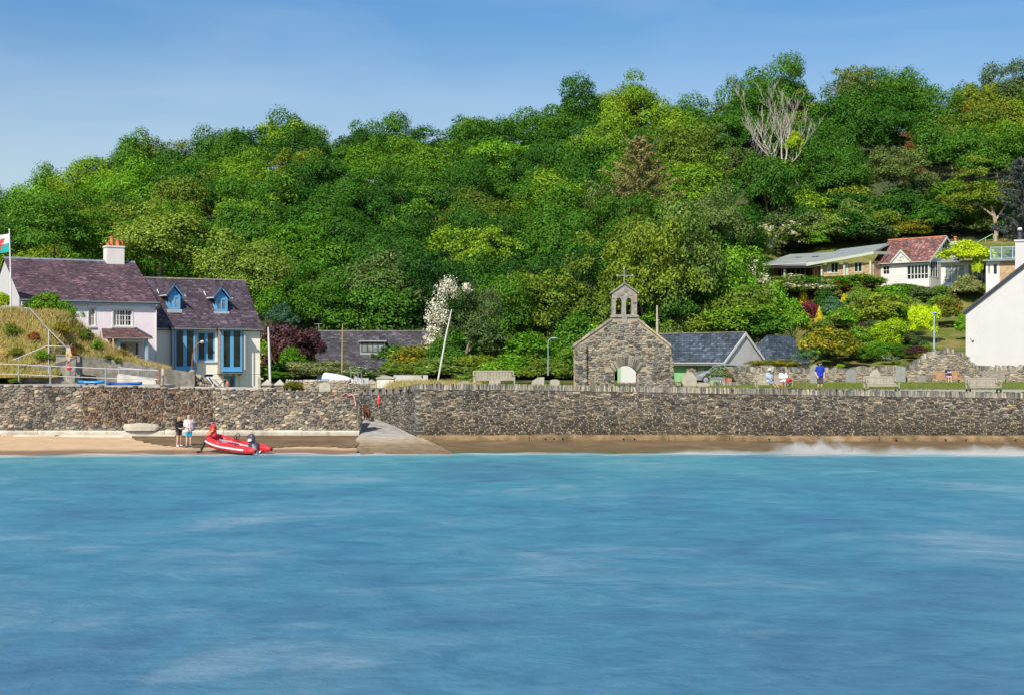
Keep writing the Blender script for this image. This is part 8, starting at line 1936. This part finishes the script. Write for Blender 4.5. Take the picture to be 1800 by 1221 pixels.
for k, (w_, h_) in enumerate(((.06, .10), (.045, .07), (.03, .1), (.05, .07), (.03, .1), (.05, .07))):
    mb.extr([(x0, -hw - tr * .72, .40), (x0 + w_ * .75, -hw - tr * .72, .40), (x0 + w_ * .8, -hw - tr * (.72 - h_ * 2.2), .40 + h_ * .75), (x0 + .01, -hw - tr * (.72 - h_ * 2.2), .40 + h_ * .75)], (0, -.02, .012)); x0 += w_ + .012
mb.build('lettering', 'rib_white', t)
mb = MB()
for sg in (-1, 1): e = rp[0] if sg < 0 else rp[-1]; mb.lathe([(.01, -.03), (.07, 0), (.085, .04)][::-1], e + V3(.0, 0, 0), 10, 0, 'x')
mb.build('end_cap', 'black', t)
# outboard motor
ob = bpy.data.objects.new('outboard', None); mb = MB()
prof = [(.02, .58), (.15, .55), (.20, .44), (.21, .28), (.18, .12), (.13, .04), (.02, .03)]; mb.lathe(prof, (0, 0, .55), 14, 0, 'z', (1.25, .85, 1.0)); om = mb.build('outboard', MT.setdefault('motor_dark', simple('motor_dark', (.045, .05, .075), .3, .1, 3, coat=.4)), t, smooth=True); om.location = (1.30, 0, 0); om.rotation_euler = (0, R(-24), 0)
mb = MB(); mb.box(-.10, .10, -.07, .07, .05, .62); mb.extr([(-.12, -.03, .06), (.14, -.03, .06), (.08, -.03, -.42), (-.06, -.03, -.42)], (0, .06, 0)); mb.box(-.16, .22, -.09, .09, -.12, -.10); mb.lathe([(.01, -.2), (.06, -.1), (.06, .14), (.03, .18)], (.02, 0, -.36), 10, 0, 'x'); mb.build('leg', 'greyish', om)
mb = MB(); mb.box(-.24, -.1, -.12, .12, .18, .62); mb.build('bracket', 'black', om)
mb = MB(); mb.extr([(-.10, -.182, .74), (.16, -.182, .72), (.18, -.175, .86), (-.06, -.182, .92)], (0, -.008, 0)); mb.build('decal', 'rib_white', om)
mb = MB(); mb.extr([(-.04, -.184, .86), (.17, -.180, .83), (.175, -.176, .86), (-.03, -.184, .90)], (0, -.010, 0)); mb.build('stripe', 'rib_red', om)
bpy.data.objects.remove(ob)
# white pump on the far tube
bpy.context.view_layer.update()
pw = BT.matrix_basis @ Vector((.25, hw, .26 + tr)); t2 = thing('water_container', 'white plastic container with a spout sitting on the far tube of the boat', 'container', pw, BA); mb = MB(); mb.lathe([(.01, -.01), (.14, 0), (.15, .1), (.09, .17), (.05, .22), (.04, .36), (.01, .37)], (0, 0, 0), 12); mb.build('body', 'rib_white', t2, smooth=True); mb = MB(); mb.lathe([(.03, 0), (.03, .05), (.01, .06)], (0, 0, .36), 8); mb.build('cap', 'black', t2)
# the seated man: hips on the near bow tube, feet on the sand
hip = BT.matrix_basis @ Vector((-1.62, -.22, .34 + tr + .13)); gx_, gy_ = hip.x - .78, hip.y - .38; gzz = sandz(gx_, gy_)
rs_ = R(-68)                                               # faces left along the beach
def back(v): d = Vector(v) - hip; c, s_ = math.cos(-rs_), math.sin(-rs_); return (d.x * c - d.y * s_, d.x * s_ + d.y * c, d.z)
J = dict(pelvis=(0, 0, 0.02), chest=(0, -.03, .37), neck=(0, -.05, .58), head=(0, -.09, .72), sl=(-.18, -.03, .52), sr=(.18, -.03, .52), el=(-.24, -.10, .26), er=(.24, -.10, .26), wl=(-.19, -.32, .14), wr=(.20, -.34, .12), fl=(0, -.7, -.5), fr=(0, -.7, -.5), hl=(-.095, -.02, 0), hr=(.095, -.02, 0), look=(0, -1, -.05))
fz = gzz - hip.z
J.update(kl=(-.13, -.40, -.18), kr=(.12, -.44, -.14), al=(-.14, -.66, fz + .085), ar=(.13, -.76, fz + .085), tl=(-.16, -.83, fz + .035), tr=(.15, -.93, fz + .035))
person('man in a red vest and navy cap sitting on the bow of the red boat', hip, rs_, J, [('wetsuit_top', orange, 'top', 1.9), ('vest', redv, 'vest', 0), ('wetsuit_legs', wet, 'legs', 1.9), ('boot', MT['black'], 'shoes', 0), ('cap', navy, 'cap', 0)], 'skin', 'people on the beach by the boat', 1.0)
# --- churchyard people
Ym = 92.5; zx = PZ(687.5, Ym); person('man in a royal blue polo shirt and charcoal shorts standing on the lawn', (PX(1441.5, Ym), Ym, zx), R(12), standing(wl=(-.22, -.07, .93), wr=(.22, -.07, .93), el=(-.30, .06, 1.16), er=(.30, .06, 1.16), look=(-.75, -.65, -.2)), [('polo_shirt', royal, 'top', .75), ('shorts', slate_c, 'legs', .95), ('hair', MT['hair_brown'], 'hair', 0), ('shoe', trainers, 'shoes', 0), ('sunglasses', MT['black'], 'glasses', 0)], 'skin_pink', 'people in the churchyard', 1.09, 1.06)
def seated(**k):
    J = dict(pelvis=(0, 0, .56), chest=(0, .05, .90), neck=(0, .02, 1.10), head=(0, -.02, 1.25), sl=(-.18, .04, 1.04), sr=(.18, .04, 1.04), el=(-.23, -.03, .80), er=(.23, -.03, .80), wl=(-.10, -.24, .74), wr=(.12, -.24, .76), hl=(-.09, -.02, .54), hr=(.09, -.02, .54), kl=(-.10, -.44, .52), kr=(.10, -.44, .52), al=(-.10, -.46, .085), ar=(.10, -.48, .085), tl=(-.11, -.63, .035), tr=(.11, -.65, .035)); J.update(k); return J
bl_ = Vector(BC.location); ca, sa = math.cos(R(6)), math.sin(R(6))
def onb(BLo, u, v, a): return (BLo.x + u * math.cos(a) - v * math.sin(a), BLo.y + u * math.sin(a) + v * math.cos(a), BLo.z)
person('person in a white sun hat and pale blue shirt on the shared bench', onb(bl_, -.30, -.16, R(6)), R(28), seated(kl=(-.10, -.46, .44), kr=(.10, -.47, .46), al=(-.08, -.82, .16), ar=(.10, -.84, .17), tl=(-.08, -.93, .12), tr=(.12, -.95, .13)), [('shirt', pale_b, 'top', .8), ('shorts', pattern_b, 'legs', .9), ('hat', shirt_w, 'hat', 0), ('sunglasses', MT['black'], 'glasses', 0)], 'skin_tan', 'people in the churchyard')
t, g = person('person in a loose white shirt bending over on the shared bench', onb(bl_, .62, -.16, R(6)), R(-4), seated(chest=(0, -.05, .88), neck=(0, -.13, 1.06), head=(0, -.2, 1.18), sl=(-.18, -.08, 1.0), sr=(.18, -.08, 1.0), el=(-.23, -.16, .78), er=(.24, -.18, .78), wl=(-.05, -.34, .72), wr=(.14, -.38, .74), look=(0, -.85, -.5)), [('shirt', shirt_w, 'top', 1.7), ('shorts', shirt_w, 'legs', .8), ('hair', MT['hair_brown'], 'hair', 0.02), ('shoe', trainers, 'shoes', 0)], 'skin_tan', 'people in the churchyard', 1.04, 1.06)
hp = onb(bl_, .92, -.52, R(6)); t = thing('red_hat', 'red hat held on the knee of the person in the white shirt', 'hat', (hp[0], hp[1], hp[2] + .66)); mb = MB(); mb.lathe([(.17, 0), (.17, .015), (.10, .03), (.095, .11), (.05, .14), (.01, .145)], (0, 0, 0), 14); o = mb.build('hat', redv, t, smooth=True); o.rotation_euler = (R(65), 0, R(15))
Yr_ = 111.2; bz = PZ(673.5, Yr_); person('reader in a navy top and mauve patterned skirt sitting on the brown bench', (PX(1665.5, Yr_), Yr_ - .16, bz), 0, seated(wl=(-.09, -.28, .80), wr=(.09, -.28, .80), fl=(.3, -.7, .2), fr=(-.3, -.7, .2), look=(0, -.8, -.6)), [('top', navy, 'top', .9), ('skirt', pattern_p, 'skirt', .8), ('hair', MT['hair_brown'], 'hair', .06), ('shoe', MT['black'], 'shoes', 0)], 'skin_pink', 'people in the churchyard', .98)
t = thing('open_book', 'open dark book held by the reader on the brown bench', 'book', (PX(1665.5, Yr_), Yr_ - .55, bz + .80)); mb = MB(); mb.extr([(-.15, 0, .05), (0, .02, 0), (.15, 0, .05), (.15, .14, .16), (0, .16, .11), (-.15, .14, .16)], (0, .012, -.014)); mb.build('cover', 'black', t); mb = MB(); mb.quad((-.14, -.004, .058), (-.005, .015, .008), (-.005, .15, .118), (-.14, .135, .168)); mb.quad((.005, .015, .008), (.14, -.004, .058), (.14, .135, .168), (.005, .15, .118)); mb.build('page', 'white_paint', t)
# --- dog seen from behind, walking up the slipway
Yd_ = 95.2; t = thing('dog', 'shaggy dark brown dog walking up the slipway, seen from behind', 'dog', (PX(645, Yd_), Yd_, PZ(737.5, Yd_)), R(14), None, (1.1, 1.1, 1.12)); mb = MB()
chain(mb, [(0, -.30, .56), (0, 0, .55), (0, .34, .56)], [.15, .145, .175]); caps(mb, (0, -.33, .52), (0, -.2, .50), .15, .15)          # rump towards the viewer, deep chest ahead
chain(mb, [(0, .40, .62), (0, .52, .76), (0, .60, .84)], [.13, .10, .09]); chain(mb, [(0, .60, .84), (0, .74, .80), (0, .82, .77)], [.095, .06, .045])
for s_ in (-1, 1):
    st = .05 * s_
    chain(mb, [(s_ * .085, -.30, .50), (s_ * .10, -.20 + st, .34), (s_ * .10, -.36 + st, .19), (s_ * .10, -.33 + st, .05), (s_ * .10, -.27 + st, .025)], [.10, .068, .042, .034, .034])
    chain(mb, [(s_ * .095, .34, .46), (s_ * .10, .32 - st, .26), (s_ * .10, .34 - st, .05), (s_ * .10, .39 - st, .025)], [.085, .05, .036, .034]); caps(mb, (s_ * .075, .58, .88), (s_ * .11, .56, .74), .035, .03)
remeshed('body', mb, .014, simple('fur_brown', (.075, .028, .016), .9, .5, 14, .8, 60), t)
mb = MB(); chain(mb, [(0, -.42, .60), (.02, -.52, .50), (.03, -.53, .36), (.03, -.50, .26)], [.035, .05, .055, .02]); remeshed('tail', mb, .012, simple('fur_ginger', (.20, .075, .03), .9, .4, 14, .8, 60), t)
